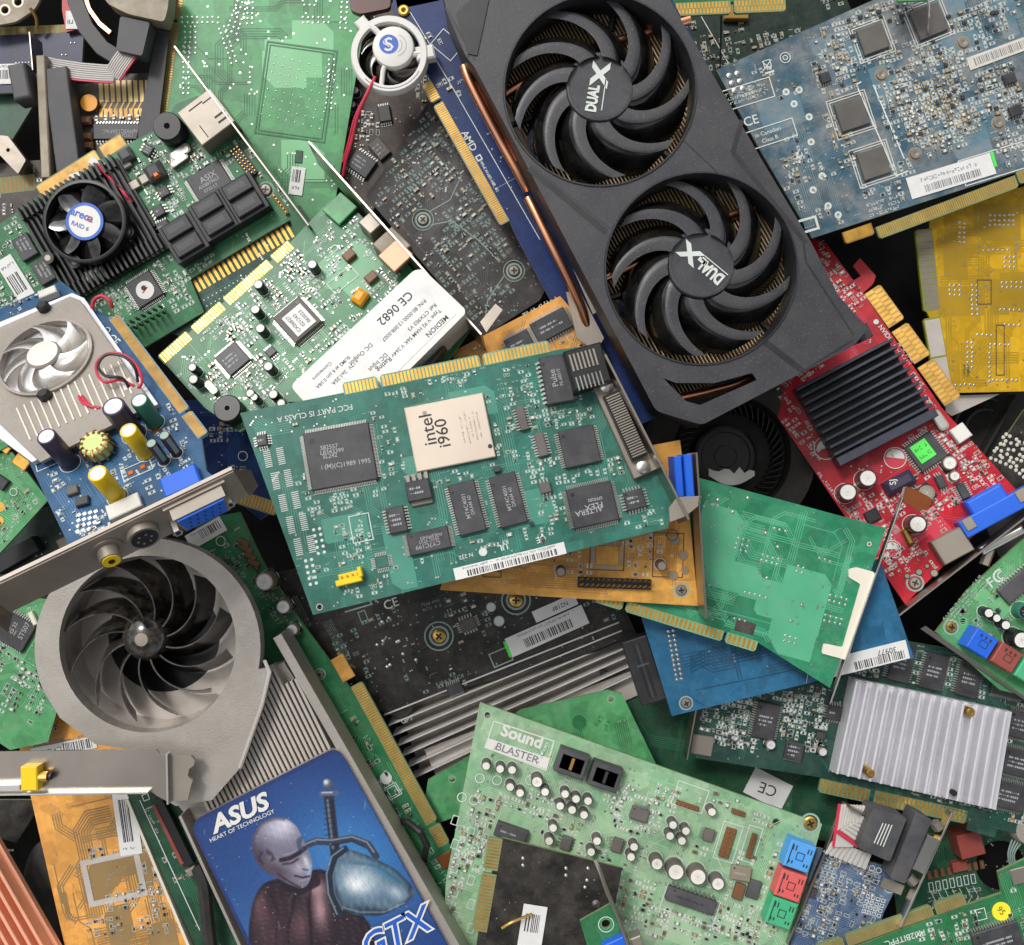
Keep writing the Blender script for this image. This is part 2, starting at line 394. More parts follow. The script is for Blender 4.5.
class Board(Thing):
    def __init__(s, name, label, cat, poly, z, A=None, B=None, tilt=(0, 0), mask='pcb_green', group=None, seed=1, silk='silk', th=TH, holes=()):
        super().__init__(name, label, cat, A or poly[0], B or poly[1], z, tilt, group, mask)
        s.rng = random.Random(seed); s.poly = s.PP(poly); s.mb = MB(); s.silk = silk; s.th = th; s.used = []
        hl = [circle(*s.P(x, y), r*s.k, 14) for x, y, r in holes]
        s.mb.prism(s.poly, -th, 0, mask, mask+'_e', hl)
        for (x, y, r) in holes: s.mb.ring(*s.P(x, y), .12, r*s.k, r*s.k*1.35, 'solder' if s.rng.random() < .5 else mask+'_t', 16)
        xs = [p[0] for p in s.poly]; ys = [p[1] for p in s.poly]; s.bb = (min(xs), max(xs), min(ys), max(ys))
        s.zn = 0
    def nz(s, base): s.zn += 1; return base+(s.zn % 180)*.0006
    def fin(s, cap=90):
        s.board = s.part('circuit_board', s.mb)
        s.smds.sort(key=lambda q: -q[4]); rest = MB()
        for i, (x, y, r, kind, sz) in enumerate(s.smds):
            me, mb = smd_mesh(kind)
            if i < cap:
                o = bpy.data.objects.new('surface_mount_component', me); sc.collection.objects.link(o); o.parent = s.root
                o.location = (x*S, y*S, 0); o.rotation_euler = (0, 0, math.radians(r)); o.scale = (sz, sz, sz)
            else:
                a = math.radians(r); vs = []
                for v in mb.v:
                    q = rot2(v[0]*sz, v[1]*sz, a); vs.append((x+q[0], y+q[1], v[2]*sz))
                rest.add(vs, mb.f, mb.m)
        if rest.v: s.part('small_surface_mount_components', rest, kind='stuff')
        return s
    def ok(s, x, y, m=3):
        if not inside(x, y, s.poly): return False
        for dx, dy in ((m, 0), (-m, 0), (0, m), (0, -m)):
            if not inside(x+dx, y+dy, s.poly): return False
        return True
    def free(s, x, y, m=1.5):
        for (cx, cy, hx, hy, a) in s.used:
            q = rot2(x-cx, y-cy, -a)
            if abs(q[0]) < hx+m and abs(q[1]) < hy+m: return False
        return True
    def reserve(s, x, y, w, h, rot=0): s.used.append((x, y, w/2, h/2, math.radians(rot)))
    # ---- printed pattern
    def traces(s, n=40, w=.7, pitch=2.1, kmax=7, seglen=(12, 55), z=.14, mat=None, rect=None, diag=True):
        g = s.rng; mat = mat or s.mask+'_t'
        x0, x1, y0, y1 = s.bb if rect is None else s.lrect(*rect)
        for _ in range(n):
            for tr in range(6):
                x, y = g.uniform(x0, x1), g.uniform(y0, y1)
                if s.ok(x, y): break
            else: continue
            k = g.randint(1, kmax); d = g.choice((0, 2, 4, 6)) if not diag or g.random() < .8 else g.choice((1, 3, 5, 7))
            c = [(x, y)]
            for j in range(g.randint(2, 5)):
                L_ = g.uniform(*seglen)*(.45 if d % 2 else 1); q = (c[-1][0]+L_*math.cos(d*math.pi/4), c[-1][1]+L_*math.sin(d*math.pi/4))
                if not s.ok(*q, m=k*pitch/2+2) or (getattr(s, 'avoid', 0) and not (s.free(*q, 4) and s.free((q[0]+c[-1][0])/2, (q[1]+c[-1][1])/2, 4))): break
                c.append(q); d = (d+g.choice((-1, 1))) % 8
            if len(c) < 2: continue
            z += .0015
            for i in range(k):
                off = (i-(k-1)/2)*pitch; pts = []
                for j, p in enumerate(c):
                    a = Vector(c[max(j-1, 0)]); b = Vector(c[min(j+1, len(c)-1)]); pv = Vector(p)
                    d1 = (pv-a).normalized() if j > 0 else (b-pv).normalized(); d2 = (b-pv).normalized() if j < len(c)-1 else d1
                    n1 = Vector((-d1.y, d1.x)); n2 = Vector((-d2.y, d2.x)); m = (n1+n2).normalized(); l = off/max(.6, m.dot(n1))
                    pts.append((p[0]+m.x*l, p[1]+m.y*l))
                s.mb.line(pts, w, z, mat)
                for e in (pts[0], pts[-1]):
                    if g.random() < .35: s.mb.disc(e[0], e[1], s.nz(.3), 1.0, 'tin', 6)
            if g.random() < .15: pass
    def lrect(s, cx, cy, w, h):
        x, y = s.P(cx, cy); k = s.kk(cx, cy); return (x-w*k/2, x+w*k/2, y-h*k/2, y+h*k/2)
    def pours(s, n=10, size=(20, 60), z=.05, mat=None, rect=None):
        g = s.rng; mat = mat or s.mask+'_t'; x0, x1, y0, y1 = s.bb if rect is None else s.lrect(*rect)
        for i in range(n):
            x, y = g.uniform(x0, x1), g.uniform(y0, y1); a, b = g.uniform(*size)/2, g.uniform(*size)/2; c = min(a, b)*g.uniform(.1, .8)
            P_ = [(x-a, y-b+c), (x-a+c, y-b), (x+a, y-b), (x+a, y+b-c), (x+a-c, y+b), (x-a, y+b)]
            if all(inside(*p, s.poly) for p in P_): s.mb.poly(P_, z+i*.0025, mat)
    def vias(s, n=80, r=.8, mat='tin', rect=None):
        g = s.rng; x0, x1, y0, y1 = s.bb if rect is None else s.lrect(*rect)
        for _ in range(n):
            x, y = g.uniform(x0, x1), g.uniform(y0, y1)
            if s.ok(x, y) and s.free(x, y):
                s.mb.disc(x, y, s.nz(.31), r*g.uniform(.7, 1.2), mat, 6)
    def grid_dots(s, px, py, nx, ny, sp, r=.9, mat='solder', ang=None, h=.5, jitter=0):
        x, y = s.P(px, py); k = s.kk(px, py); a = math.radians(s.rl(ang)); sp *= k
        for i in range(nx):
            for j in range(ny):
                q = rot2((i-(nx-1)/2)*sp, (j-(ny-1)/2)*sp, a); X, Y = x+q[0]+s.rng.uniform(-jitter, jitter), y+q[1]+s.rng.uniform(-jitter, jitter)
                s.mb.lathe(X, Y, [(r*k*1.1, .1), (r*k*.7, h*.8), (r*k*.25, h)], mat, 7)
    def joints(s, pts, r=1.3, mat='solder', h=.9):
        for px, py in pts:
            x, y = s.P(px, py); s.mb.lathe(x, y, [(r, .1), (r*.75, h*.7), (r*.25, h)], mat, 8)
    def marks(s, px, py, w, h, ang=None, lines=1, mat=None, z=None, dens=.85, local=None):
        """a row of print too small to read: short strokes"""
        g = s.rng; x, y = s.P(px, py) if local is None else local; k = s.k if local else s.kk(px, py); r = s.rl(ang); w *= k; h *= k; ch = h/lines*.62; cw = ch*.72
        for l in range(lines):
            yy = h/2-(l+.5)*h/lines; xx = -w/2
            while xx < w/2-cw:
                if g.random() < dens:
                    for _ in range(2):
                        o = g.choice(((0, 0, cw*.7, ch*.18), (-cw*.25, 0, ch*.16, ch*.9), (cw*.25, 0, ch*.16, ch*.9), (0, ch*.38, cw*.7, ch*.18), (0, -ch*.38, cw*.7, ch*.18)))
                        q = rot2(xx+cw/2+o[0], yy+o[1], math.radians(r)); s.mb.flat(x+q[0], y+q[1], z+(s.rng.random()*.02) if z else s.nz(.44), o[2], o[3], mat or s.silk, r)
                xx += cw
    def silkrect(s, px, py, w, h, ang=None, lw=.8, mat=None):
        x, y = s.P(px, py); k = s.kk(px, py); s.mb.rectline(x, y, w*k, h*k, lw, s.nz(.56), mat or s.silk, s.rl(ang))
    def silkline(s, pts, lw=.9, mat=None, z=None): s.mb.line(s.PP(pts), lw, z or s.nz(.68), mat or s.silk)
    def silkcircle(s, px, py, r, lw=.8, mat=None, fill=None):
        x, y = s.P(px, py); k = s.kk(px, py)
        if fill: s.mb.disc(x, y, s.nz(.8), r*k, fill, 20)
        s.mb.ring(x, y, s.nz(.92), r*k-lw, r*k, mat or s.silk, 20)
    def screw(s, px, py, r, mat='nickel', ringm='silk_dim'):
        x, y = s.P(px, py); r *= s.kk(px, py); mb = MB()
        s.mb.ring(x, y, .25, r*1.15, r*1.45, ringm, 24)
        mb.lathe(x, y, [(r, .1), (r, 1.2), (r*.8, 2.4), (r*.2, 2.6)], mat, 16)
        a = s.rng.uniform(0, 90); mb.flat(x, y, 2.75, r*1.1, r*.28, 'black', a); mb.flat(x, y, 2.78, r*1.1, r*.28, 'black', a+90)
        s.part('screw', mb, smooth=True); s.reserve(x, y, r*3, r*3)
    # ---- surface-mount clutter
    def cluster(s, px, py, w, h, ang=None, p=.7, pop=.6, cell=(7.5, 5.2), kinds='rrtts b', sz=1.0, silk=True, texts=.35, pad='tin', local=None):
        g = s.rng; x, y = s.P(px, py) if local is None else local; k = s.kk(px, py) if local is None else s.k; r0 = s.rl(ang); a = math.radians(r0); w *= k; h *= k
        vert = g.random() < .5; kinds = kinds.replace(' ', '')
        cw, chh = cell[0]*sz, cell[1]*sz; nx, ny = max(1, int(w/cw)), max(1, int(h/chh))
        for i in range(nx):
            for j in range(ny):
                if g.random() > p: continue
                q = rot2((i+.5)*w/nx-w/2+g.uniform(-.8, .8), (j+.5)*h/ny-h/2+g.uniform(-.5, .5), a); X, Y = x+q[0], y+q[1]
                if not s.ok(X, Y) or not s.free(X, Y, 2): continue
                r = r0+(90 if g.random() < .3 else 0); t = g.random()
                if t < pop:
                    s.smds.append((X, Y, r, g.choice(kinds), sz*g.choice((.7, .85, 1, 1, 1.25))))
                    if silk and g.random() < .5: s.mb.rectline(X, Y, 5.6*sz, 3.2*sz, .35, s.nz(.44), s.silk, r)
                elif t < pop+(1-pop)*.6:
                    for d in (-1.7, 1.7):
                        e = rot2(d*sz, 0, math.radians(r)); s.mb.flat(X+e[0], Y+e[1], s.nz(.44), 1.3*sz, 1.9*sz, pad, r)
                    if silk: s.mb.rectline(X, Y, 5.6*sz, 3.0*sz, .35, s.nz(.56), s.silk, r)
                if g.random() < texts: s.marks(0, 0, g.uniform(4, 8)/s.k*sz, 2.4/s.k*sz, ang=r0+s.ang+(90 if g.random() < .25 else 0), local=(X+g.uniform(-2, 2), Y+chh*.45))
    def comb(s, px, py, w, h, n, ang, mat=None):
        x, y = s.P(px, py); k = s.kk(px, py); r = s.rl(ang)
        for i in range(n):
            q = rot2(0, ((i+.5)/n-.5)*h*k, math.radians(r)); s.mb.flat(x+q[0], y+q[1], s.nz(.56), w*k, h*k/n*.45, mat or s.silk, r)
    def enrich(s, n=60, sz=.72, pop=.3, kinds='rrtws', texts=.75, p=.75, pad='silk'):
        g = s.rng; x0, x1, y0, y1 = s.bb
        for _ in range(n):
            x, y = g.uniform(x0, x1), g.uniform(y0, y1)
            if s.ok(x, y): s.cluster(0, 0, g.uniform(8, 26), g.uniform(6, 20), local=(x, y), p=p, pop=pop, kinds=kinds, texts=texts, sz=sz, pad=pad)
    def fill(s, n=30, size=(16, 34), **kw):
        g = s.rng; x0, x1, y0, y1 = s.bb
        for _ in range(n):
            x, y = g.uniform(x0, x1), g.uniform(y0, y1)
            if s.ok(x, y): s.cluster(0, 0, g.uniform(*size), g.uniform(size[0]*.6, size[1]*.6), local=(x, y), **kw)
    # ---- chips
    def chip(s, px, py, w, h, ang=None, pins='q', th=4.2, mat='ic', text=(), npin=None, pmat='tin', marks=3, top=None, name='chip', dot=True, tmat='ic_print', bold=1.5, label=None, lift=.8):
        x, y = s.P(px, py); k = s.kk(px, py); w *= k; h *= k; r = s.rl(ang); a = math.radians(r); mb = MB(); th = th*1.0
        mb.box(x, y, lift, w, h, th, mat, r, c=min(.8, w*.08), top=top)
        tz = lift+th+.12
        if dot and w > 14:
            q = rot2(-w*.38, h*.34 if h > 10 else 0, a); mb.disc(x+q[0], y+q[1], tz, min(w, h)*.045+.3, 'black', 8)
        if marks and not text:
            g = s.rng; ch = min(h/(marks+2), 3.2)
            for l in range(marks):
                q0 = (-w*.32, (marks/2-l-.5)*ch*1.3); wl = w*g.uniform(.4, .64); xx = 0
                while xx < wl:
                    e = rot2(q0[0]+xx, q0[1], a); mb.flat(x+e[0], y+e[1], tz, ch*.45, ch*g.choice((.15, .6, .6)), tmat, r); xx += ch*.62
        big = max(w, h) > 13
        pm = MB() if big else mb
        def row(L_, side, off):
            n = npin or max(3, int(L_/2.3)); 
            for i in range(n):
                t = (i-(n-1)/2)*(L_*.94/n)
                for (lx, ly, sx, sy, z0, hh) in ((t, off+side*.6, L_*.94/n*.5, 1.4, lift+th*.3, .6), (t, off+side*1.6, L_*.94/n*.5, .7, .15, lift+th*.3), (t, off+side*2.6, L_*.94/n*.5, 2.0, .12, .5)):
                    yield lx, ly, sx, sy, z0, hh
        for side in (-1, 1):
            if pins in ('q', 'd'):
                for lx, ly, sx, sy, z0, hh in row(w, side, side*h/2):
                    q = rot2(lx, ly, a); pm.box(x+q[0], y+q[1], z0, sx, sy, hh, pmat, r)
            if pins in ('q', 'v'):
                for lx, ly, sx, sy, z0, hh in row(h, side, side*w/2):
                    q = rot2(ly, lx, a); pm.box(x+q[0], y+q[1], z0, sy, sx, hh, pmat, r)
        o = s.part(name, mb, label=label)
        if pm is not mb and pm.v: s.part('pins', pm, parent=o)
        for t in text:                     # (string, size px, dx px, dy px (image), ang)
            s.text(t[0], px+t[2], py+t[3], t[1], t[4], tmat if len(t) < 6 else t[5], h=tz+.05, parent=o, bold=bold)
        pad = 5 if pins in 'qd' and pins else 1; s.reserve(x, y, w+(5 if pins in ('q', 'v') else 1), h+(5 if pins in ('q', 'd') else 1), r)
        return o
    def can(s, px, py, r, h, sleeve='black', ang=0, top='alu', stripe=None, base=None, lab=None):
        """electrolytic capacitor, px/py is the middle of its top"""
        x, y = s.P(px, py, h); k = s.kk(px, py); r *= k; mb = MB(); z0 = .3
        if base: mb.box(x, y, .2, 2*r*1.08, 2*r*1.08, 1.6, base, s.rng.uniform(-3, 3), c=.3); z0 = 1.8
        mb.lathe(x, y, [(r*.92, z0), (r, z0+.8), (r, z0+h*.1), (r*.93, z0+h*.14), (r, z0+h*.18), (r, h-.9), (r*.93, h-.1), (r*.8, h-.05), (r*.76, h-.35, top), (.02, h-.35, top)], sleeve, 20)
        if stripe:
            a0 = math.radians(ang)
            for i in range(3):
                a = a0+(i-1)*.28; b = a+.28
                mb.add([(x+(r+.06)*math.cos(a), y+(r+.06)*math.sin(a), h*.2), (x+(r+.06)*math.cos(b), y+(r+.06)*math.sin(b), h*.2), (x+(r+.06)*math.cos(b), y+(r+.06)*math.sin(b), h-1), (x+(r+.06)*math.cos(a), y+(r+.06)*math.sin(a), h-1)], [(0, 1, 2, 3)], stripe)
        if r > 5:
            for q in (0, 60, 120): mb.flat(x, y, h-.28, r*1.0, .35, 'alu_dim', q+ang)
        o = s.part('capacitor', mb, smooth=True, label=lab); s.reserve(x, y, 2*r, 2*r)
        s.mb.ring(x, y, s.nz(.56), r*1.1, r*1.1+.6, s.silk, 20); return o
    # ---- edge connector: gold contacts on the board edge, a -> b, contacts reach depth px inwards (left of a->b when depth>0)
    def edge(s, a, b, depth, segs=((0, 1),), pitch=4.0, gold='gold', out=0, stagger=False, fillr=.62, sub=None):
        A_, B_ = Vector(s.P(*a)), Vector(s.P(*b)); d = B_-A_; L_ = d.length; d.normalize(); n = Vector((-d.y, d.x)); k = s.kk(*a)
        D = depth*k; mb = MB(); sub = sub or s.mask+'_e'; r = math.degrees(math.atan2(d.y, d.x)); sg = 1 if D > 0 else -1
        for t0, t1 in segs:
            x0, x1 = t0*L_, t1*L_
            def q(u, v): w_ = A_+d*u+n*v; return (w_.x, w_.y)
            cc = min(2, (x1-x0)*.1)
            mb.prism([q(x0+cc, 0), q(x1-cc, 0), q(x1, sg*cc), q(x1, D), q(x0, D), q(x0, sg*cc)], -s.th, .03, sub)
            m = max(2, int((x1-x0-2)/(pitch*k))); pp = (x1-x0-2)/m
            for i in range(m):
                u = x0+1+(i+.5)*pp; v0, v1 = sg*1.2, D*.96
                if stagger:
                    v0, v1 = (sg*1.2, D*.48) if i % 2 else (D*.52, D*.96)
                    for (e0, e1) in ((sg*1.2, D*.48), (D*.52, D*.96)):
                        uu = u+(pp*.25 if e0 == sg*1.2 else -pp*.25); w_ = A_+d*uu+n*(e0+e1)/2; mb.flat(w_.x, w_.y, .18, pp*fillr, abs(e1-e0), gold, r)
                else:
                    w_ = A_+d*u+n*(v0+v1)/2; mb.flat(w_.x, w_.y, .18, pp*fillr, abs(v1-v0), gold, r)
        w_ = A_+d*L_/2+n*D/2; s.reserve(w_.x, w_.y, L_, abs(D), r)
        return s.part('edge_contacts', mb)
    def sticker(s, px, py, w, h, ang=None, mat='paper', bar=None, lines=2, h0=.75, text=(), name='label_sticker', parent=None, pitch=1.3, bars_rect=None, label=None, imat='ink'):
        x, y = s.P(px, py, h0); k = (H-s._hit(px, py, h0).z)/H; w *= k; h *= k; r = s.rl(ang); a = math.radians(r); mb = MB()
        mb.box(x, y, h0, w, h, .35, mat, r); z = h0+.5; g = s.rng
        if bar:                            # bar = (u0,u1,v0,v1) in fractions
            u0, u1, v0, v1 = bar; u = u0*w
            while u < u1*w:
                bw = g.choice((.5, .8, 1.3)); q = rot2(u-w/2, (v0+v1)/2*h-h/2, a); mb.flat(x+q[0], y+q[1], z, bw, (v1-v0)*h, imat, r); u += bw+g.choice((.7, 1.0, 1.5))
        o = s.part(name, mb, parent=parent, label=label)
        if lines:
            keep = s.mb; s.mb = tb = MB()
            for (u, v, lw, lh) in ([lines] if isinstance(lines, tuple) else lines if isinstance(lines, list) else [(.5, .5, .9, .6)] if not bar else [(.5, .82, .8, .2)]):
                q = rot2((u-.5)*w, (v-.5)*h, a); s.marks(0, 0, lw*w/s.k, lh*h/s.k, ang=r+s.ang, local=(x+q[0], y+q[1]), mat='ink' if imat == 'ink' else imat, z=z, dens=.9)
            s.mb = keep
            if tb.v: s.part('printed_marks', tb, parent=o)
        for t in text: s.text(t[0], px+t[2], py+t[3], t[1], t[4], imat if len(t) < 6 else t[5], h=z+.03, parent=o, bold=1)
        s.reserve(x, y, w, h, r); return o
    def block(s, name, px, py, w, h, th, mat, ang=None, z0=.3, c=.8, bevel=0, label=None, extra=None):
        x, y = s.P(px, py); k = s.kk(px, py); r = s.rl(ang); mb = MB(); mb.box(x, y, z0, w*k, h*k, th, mat, r, c=c)
        if extra: extra(mb, x, y, w*k, h*k, r)
        s.reserve(x, y, w*k, h*k, r); return s.part(name, mb, label=label, bevel=bevel)
    def header(s, px, py, nx, ny, sp, ang=None, mat='black', pin='gold', h=9, name='pin_header', base=True, bend=0):
        x, y = s.P(px, py); k = s.kk(px, py); sp *= k; r = s.rl(ang); a = math.radians(r); mb = MB()
        if base: mb.box(x, y, .2, nx*sp, ny*sp, 3.2, mat, r, c=.3)
        for i in range(nx):
            for j in range(ny):
                q = rot2((i-(nx-1)/2)*sp, (j-(ny-1)/2)*sp, a)
                if bend: mb.tube([(x+q[0], y+q[1], 2), (x+q[0], y+q[1], h*.6), (x+q[0]+bend, y+q[1]+bend, h)], sp*.17, pin, 4)
                else: mb.box(x+q[0], y+q[1], 3, sp*.3, sp*.3, h-3, pin, r)
        s.reserve(x, y, nx*sp, ny*sp, r); return s.part(name, mb)
    def crystal(s, px, py, w, h, ang=None, th=6):
        x, y = s.P(px, py); k = s.kk(px, py); r = s.rl(ang); mb = MB(); W_, H_ = w*k, h*k
        P_ = rpoly([rot2(a_, b_, math.radians(r)) for a_, b_ in ((-W_/2, -H_/2), (W_/2, -H_/2), (W_/2, H_/2), (-W_/2, H_/2))], H_*.5, 5); P_ = [(x+p[0], y+p[1]) for p in P_]
        mb.prism(P_, .3, th, 'nickel'); q = [(x+(p[0]-x)*.82, y+(p[1]-y)*.75) for p in P_]; mb.prism(q, th, th+.4, 'steel_bright')
        s.reserve(x, y, W_, H_, r); return s.part('crystal', mb)
    def strip(s, name, a, b, w, z0, z1, mat, off=0, bevel=0, **kw):
        """plate standing along a->b (px on the board plane)"""
        A_, B_ = s.P(*a), s.P(*b); mb = MB(); mb.wall(A_, B_, z0, z1, w, mat); return s.part(name, mb, bevel=bevel, **kw)
# ------------------------------------------------------------------ shared pieces
def fan_blade(T, parent, cx, cy, r0, r1, th0, sweep, width, zt, zb, mat, pw=1.8, nu=12, nv=7, flat=.35, th=1.2, taper=.75, name='blade'):
    """curved blade: leading band at height zt, trailing slope falling to zb"""
    vs = []; fs = []
    for layer in (0, 1):
        for i in range(nu+1):
            u = i/nu; r = r0+(r1-r0)*u; th_ = th0+sweep*u**pw; wa = width*(1-(1-taper)*u)/r
            if u > .9: wa *= 1-.15*(u-.9)/.1
            for j in range(nv+1):
                v = j/nv; z = zt if v < flat else zt-(zt-zb)*((v-flat)/(1-flat))**1.4
                if v < flat: z = zt-.8*abs(v-flat*.5)
                a = th_-wa*v; vs.append((cx+r*math.cos(a), cy+r*math.sin(a), z-layer*th))
    m = nv+1; o = (nu+1)*m
    for i in range(nu):
        for j in range(nv):
            a = i*m+j; fs.append((a, a+1, a+m+1, a+m)[::-1]); fs.append((a+o, a+1+o, a+m+1+o, a+m+o))
    for i in range(nu):
        a = i*m; fs.append((a, a+m, a+m+o, a+o)); a = i*m+nv; fs.append((a, a+o, a+m+o, a+m))
    for j in range(nv):
        a = j; fs.append((a, a+o, a+1+o, a+1)); a = nu*m+j; fs.append((a, a+1, a+1+o, a+o))
    if isinstance(mat, tuple):
        ms = []
        for i in range(nu):
            for j in range(nv): ms += [mat[0] if (j+1)/nv <= flat+.05 else mat[1], mat[1]]
        ms += [mat[1]]*(len(fs)-len(ms)); mat = ms
    mb = MB(); mb.add(vs, fs, mat); return T.part(name, mb, parent=parent, smooth=True)
def impeller_blade(T, parent, cx, cy, r0, r1, th0, sweep, zt, zb, mat, pw=1.0, th=1.6, lean=0, zt1=None, nu=12, name='blade'):
    """thin upright blade curving outwards from the hub"""
    vs = []; fs = []
    for i in range(nu+1):
        u = i/nu; r = r0+(r1-r0)*u; a = th0+sweep*u**pw; w = th/r/2; t = zt+((zt1 if zt1 is not None else zt)-zt)*u
        for (da, z) in ((w, t), (-w, t), (-w-lean/r, zb), (w-lean/r, zb)):
            vs.append((cx+r*math.cos(a+da), cy+r*math.sin(a+da), z))
    for i in range(nu):
        for j in range(4): a = i*4+j; b = i*4+(j+1) % 4; fs.append((a, b, b+4, a+4))
    fs += [(0, 3, 2, 1), (nu*4, nu*4+1, nu*4+2, nu*4+3)]
    mb = MB(); mb.add(vs, fs, mat); return T.part(name, mb, parent=parent, smooth=True)
def bracket_plate(T, mb, a, b, z0, z1, mat, th=2, holes=()): mb.wall(T.P(*a), T.P(*b), z0, z1, th, mat)
def logo_weee(B, px, py, s_, ang=None, mat=None):  # crossed-out bin mark
    B.silkrect(px, py, s_*.6, s_*.8, ang, lw=.6, mat=mat)
def vga(T, px, py, w, ang, out, colr='blue_plug', z=.3, name='video_connector'):
    pass

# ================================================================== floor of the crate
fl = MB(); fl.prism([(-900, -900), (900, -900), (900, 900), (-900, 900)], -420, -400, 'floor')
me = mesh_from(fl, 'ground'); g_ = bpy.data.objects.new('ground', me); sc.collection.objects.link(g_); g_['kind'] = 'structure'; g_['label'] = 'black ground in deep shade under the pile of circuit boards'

# ================================================================== graphics card with two large fans
T = Board('graphics_card', 'blue graphics card with a charcoal shroud over two large black fans and copper heat pipes', 'graphics card',
          [(392, 8), (431, 81), (509, 221), (517, 238), (560, 318), (640, 425), (850, 330), (640, -60), (400, -60)], 30, A=(431, 81), B=(509, 221), mask='pcb_navy', seed=11, tilt=(0, 0))
T.edge((421, 85), (500, 226), 11, segs=((0, .13), (.15, 1)), pitch=2.2, gold='gold')
T.traces(14, rect=(490, 170, 120, 260), mat='silk_dim', kmax=1, w=.5)
T.silkline([(436, 60), (455, 92), (540, 240)], .8); T.silkline([(410, 12), (430, 45)], .8)
T.silkrect(447, 45, 26, 20, -40); T.vias(60, rect=(480, 170, 100, 300))
T.cluster(452, 88, 26, 24, p=.9, kinds='wwrt', texts=.3); T.cluster(432, 40, 20, 20, p=.8)
T.marks(456, 118, 2, 2)
T.text('AMD', 469, 141, 7.0, -61, h=.4, bold=14)
T.flatlogo = MB(); x, y = T.P(479, 158); T.flatlogo.rectline(x, y, 4.5, 4.5, 1.3, .4, 'silk', 0); T.part('emblem', T.flatlogo)
T.marks(489, 176, 34, 3.4, -61)
T.text('109-C41157-00B_02', 489, 176, 3.0, -61, h=.5)
T.block('metal_clip', 572, 295, 22, 60, 12, 'steel_dark', ang=-28-90+90, z0=10) if 0 else None
T.fin()
# heatsink fins
fx = MB(); rnd = random.Random(5)
hs_ = T.P(648, 180, 15); L_ = 400; Wd = 172
for i in range(54):
    yy = -Wd/2+i*Wd/53
    fx.box(hs_[0]+rnd.uniform(-.3, .3), hs_[1]+yy, 6, L_, .95, 34+rnd.uniform(-.4, .4), 'fin')
T.part('heatsink_fins', fx)
hb = MB(); hb.box(hs_[0], hs_[1], 2, L_-6, Wd-4, 4, 'black'); T.part('heatsink_base', hb)
HP = 78                                 # shroud height above the board
def sp(px, py, h=HP): return T.P(px, py, h)
for path in ([(464, 66, 48), (469, 80, 48), (483, 108, 46), (501, 142, 42), (520, 176, 38), (527, 190, 32)],
             [(528, 198, 44), (538, 218, 46), (552, 246, 46), (566, 274, 42), (580, 304, 34), (587, 326, 26)],
             [(503, 96, 42), (530, 80, 43), (560, 66, 43), (590, 50, 42), (640, 35, 41), (690, 20, 40)],
             [(600, 280, 42), (640, 262, 43), (672, 244, 43), (700, 228, 43), (760, 205, 41)],
             [(665, 402, 50), (690, 396, 50), (715, 390, 49), (745, 380, 48), (790, 350, 46)],
             [(470, 66, 44), (486, 96, 44), (504, 128, 42), (520, 160, 40)], ):
    mb = MB(); pts = []
    for a, b, h in path: q = T.P(a, b, h); pts.append((q[0], q[1], h))
    fine = []
    for i in range(len(pts)-1):
        for j in range(4):
            t = j/4; p0 = Vector(pts[max(i-1, 0)]); p1 = Vector(pts[i]); p2 = Vector(pts[i+1]); p3 = Vector(pts[min(i+2, len(pts)-1)])
            fine.append(tuple(.5*((2*p1)+(p2-p0)*t+(2*p0-5*p1+4*p2-p3)*t*t+(3*p1-p0-3*p2+p3)*t**3)))
    fine.append(pts[-1]); mb.tube(fine, 4.5, 'copper', 12); T.part('heat_pipe', mb, smooth=True)
out = [(446, -40), (440, -25), (446, 10), (466, 57), (474, 66), (527, 166), (656, 411), (702, 425), (855, 345), (868, 328), (838, 295), (810, 240), (762, 160), (671, 2), (655, -40)]
c1, c2 = sp(600, 90), sp(701, 268.5); R1 = 96*(H-30-HP)/H
tri = [(663, 378), (676, 383), (715, 383), (752, 373), (757, 380), (700, 405), (686, 401)]
mb = MB(); P0 = rpoly([sp(*p) for p in out], 5, 3)
holes = [circle(*c1, R1, 56), circle(*c2, R1, 56), [sp(*p) for p in tri]]
mb.prism(P0, HP-3, HP, 'shroud', 'shroud_dark', holes)
sh = T.part('shroud', mb, bevel=1.0)
mb = MB()                               # skirt hanging from the rim of the shroud
loc_c = (sum(p[0] for p in P0)/len(P0), sum(p[1] for p in P0)/len(P0))
def shell(mb, P, z1, z0, ins, flare, mat):
    n = len(P); vs = []
    for z, off in ((z1, 0), (z0, flare)):
        for p in P:
            d = Vector((p[0]-loc_c[0], p[1]-loc_c[1])); q = Vector(p)+d.normalized()*off; vs.append((q.x, q.y, z))
    mb.add(vs, [(i, (i+1) % n, n+(i+1) % n, n+i)[::-1] for i in range(n)], mat)
keep = [p for p in P0]
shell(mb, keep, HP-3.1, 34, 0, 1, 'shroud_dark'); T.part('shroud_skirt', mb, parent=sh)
for c in (c1, c2):                      # cylindrical wall and rim around each fan
    mb = MB(); n = 56; vs = []
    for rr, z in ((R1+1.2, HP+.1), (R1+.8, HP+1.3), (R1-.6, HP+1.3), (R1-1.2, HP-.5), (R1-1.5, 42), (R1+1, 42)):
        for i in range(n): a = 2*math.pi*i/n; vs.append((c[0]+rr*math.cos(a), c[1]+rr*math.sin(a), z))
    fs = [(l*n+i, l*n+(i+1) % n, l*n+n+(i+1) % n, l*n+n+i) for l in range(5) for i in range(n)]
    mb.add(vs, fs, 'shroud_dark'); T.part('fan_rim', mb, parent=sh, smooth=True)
mb = MB()                               # moulded steps and grooves
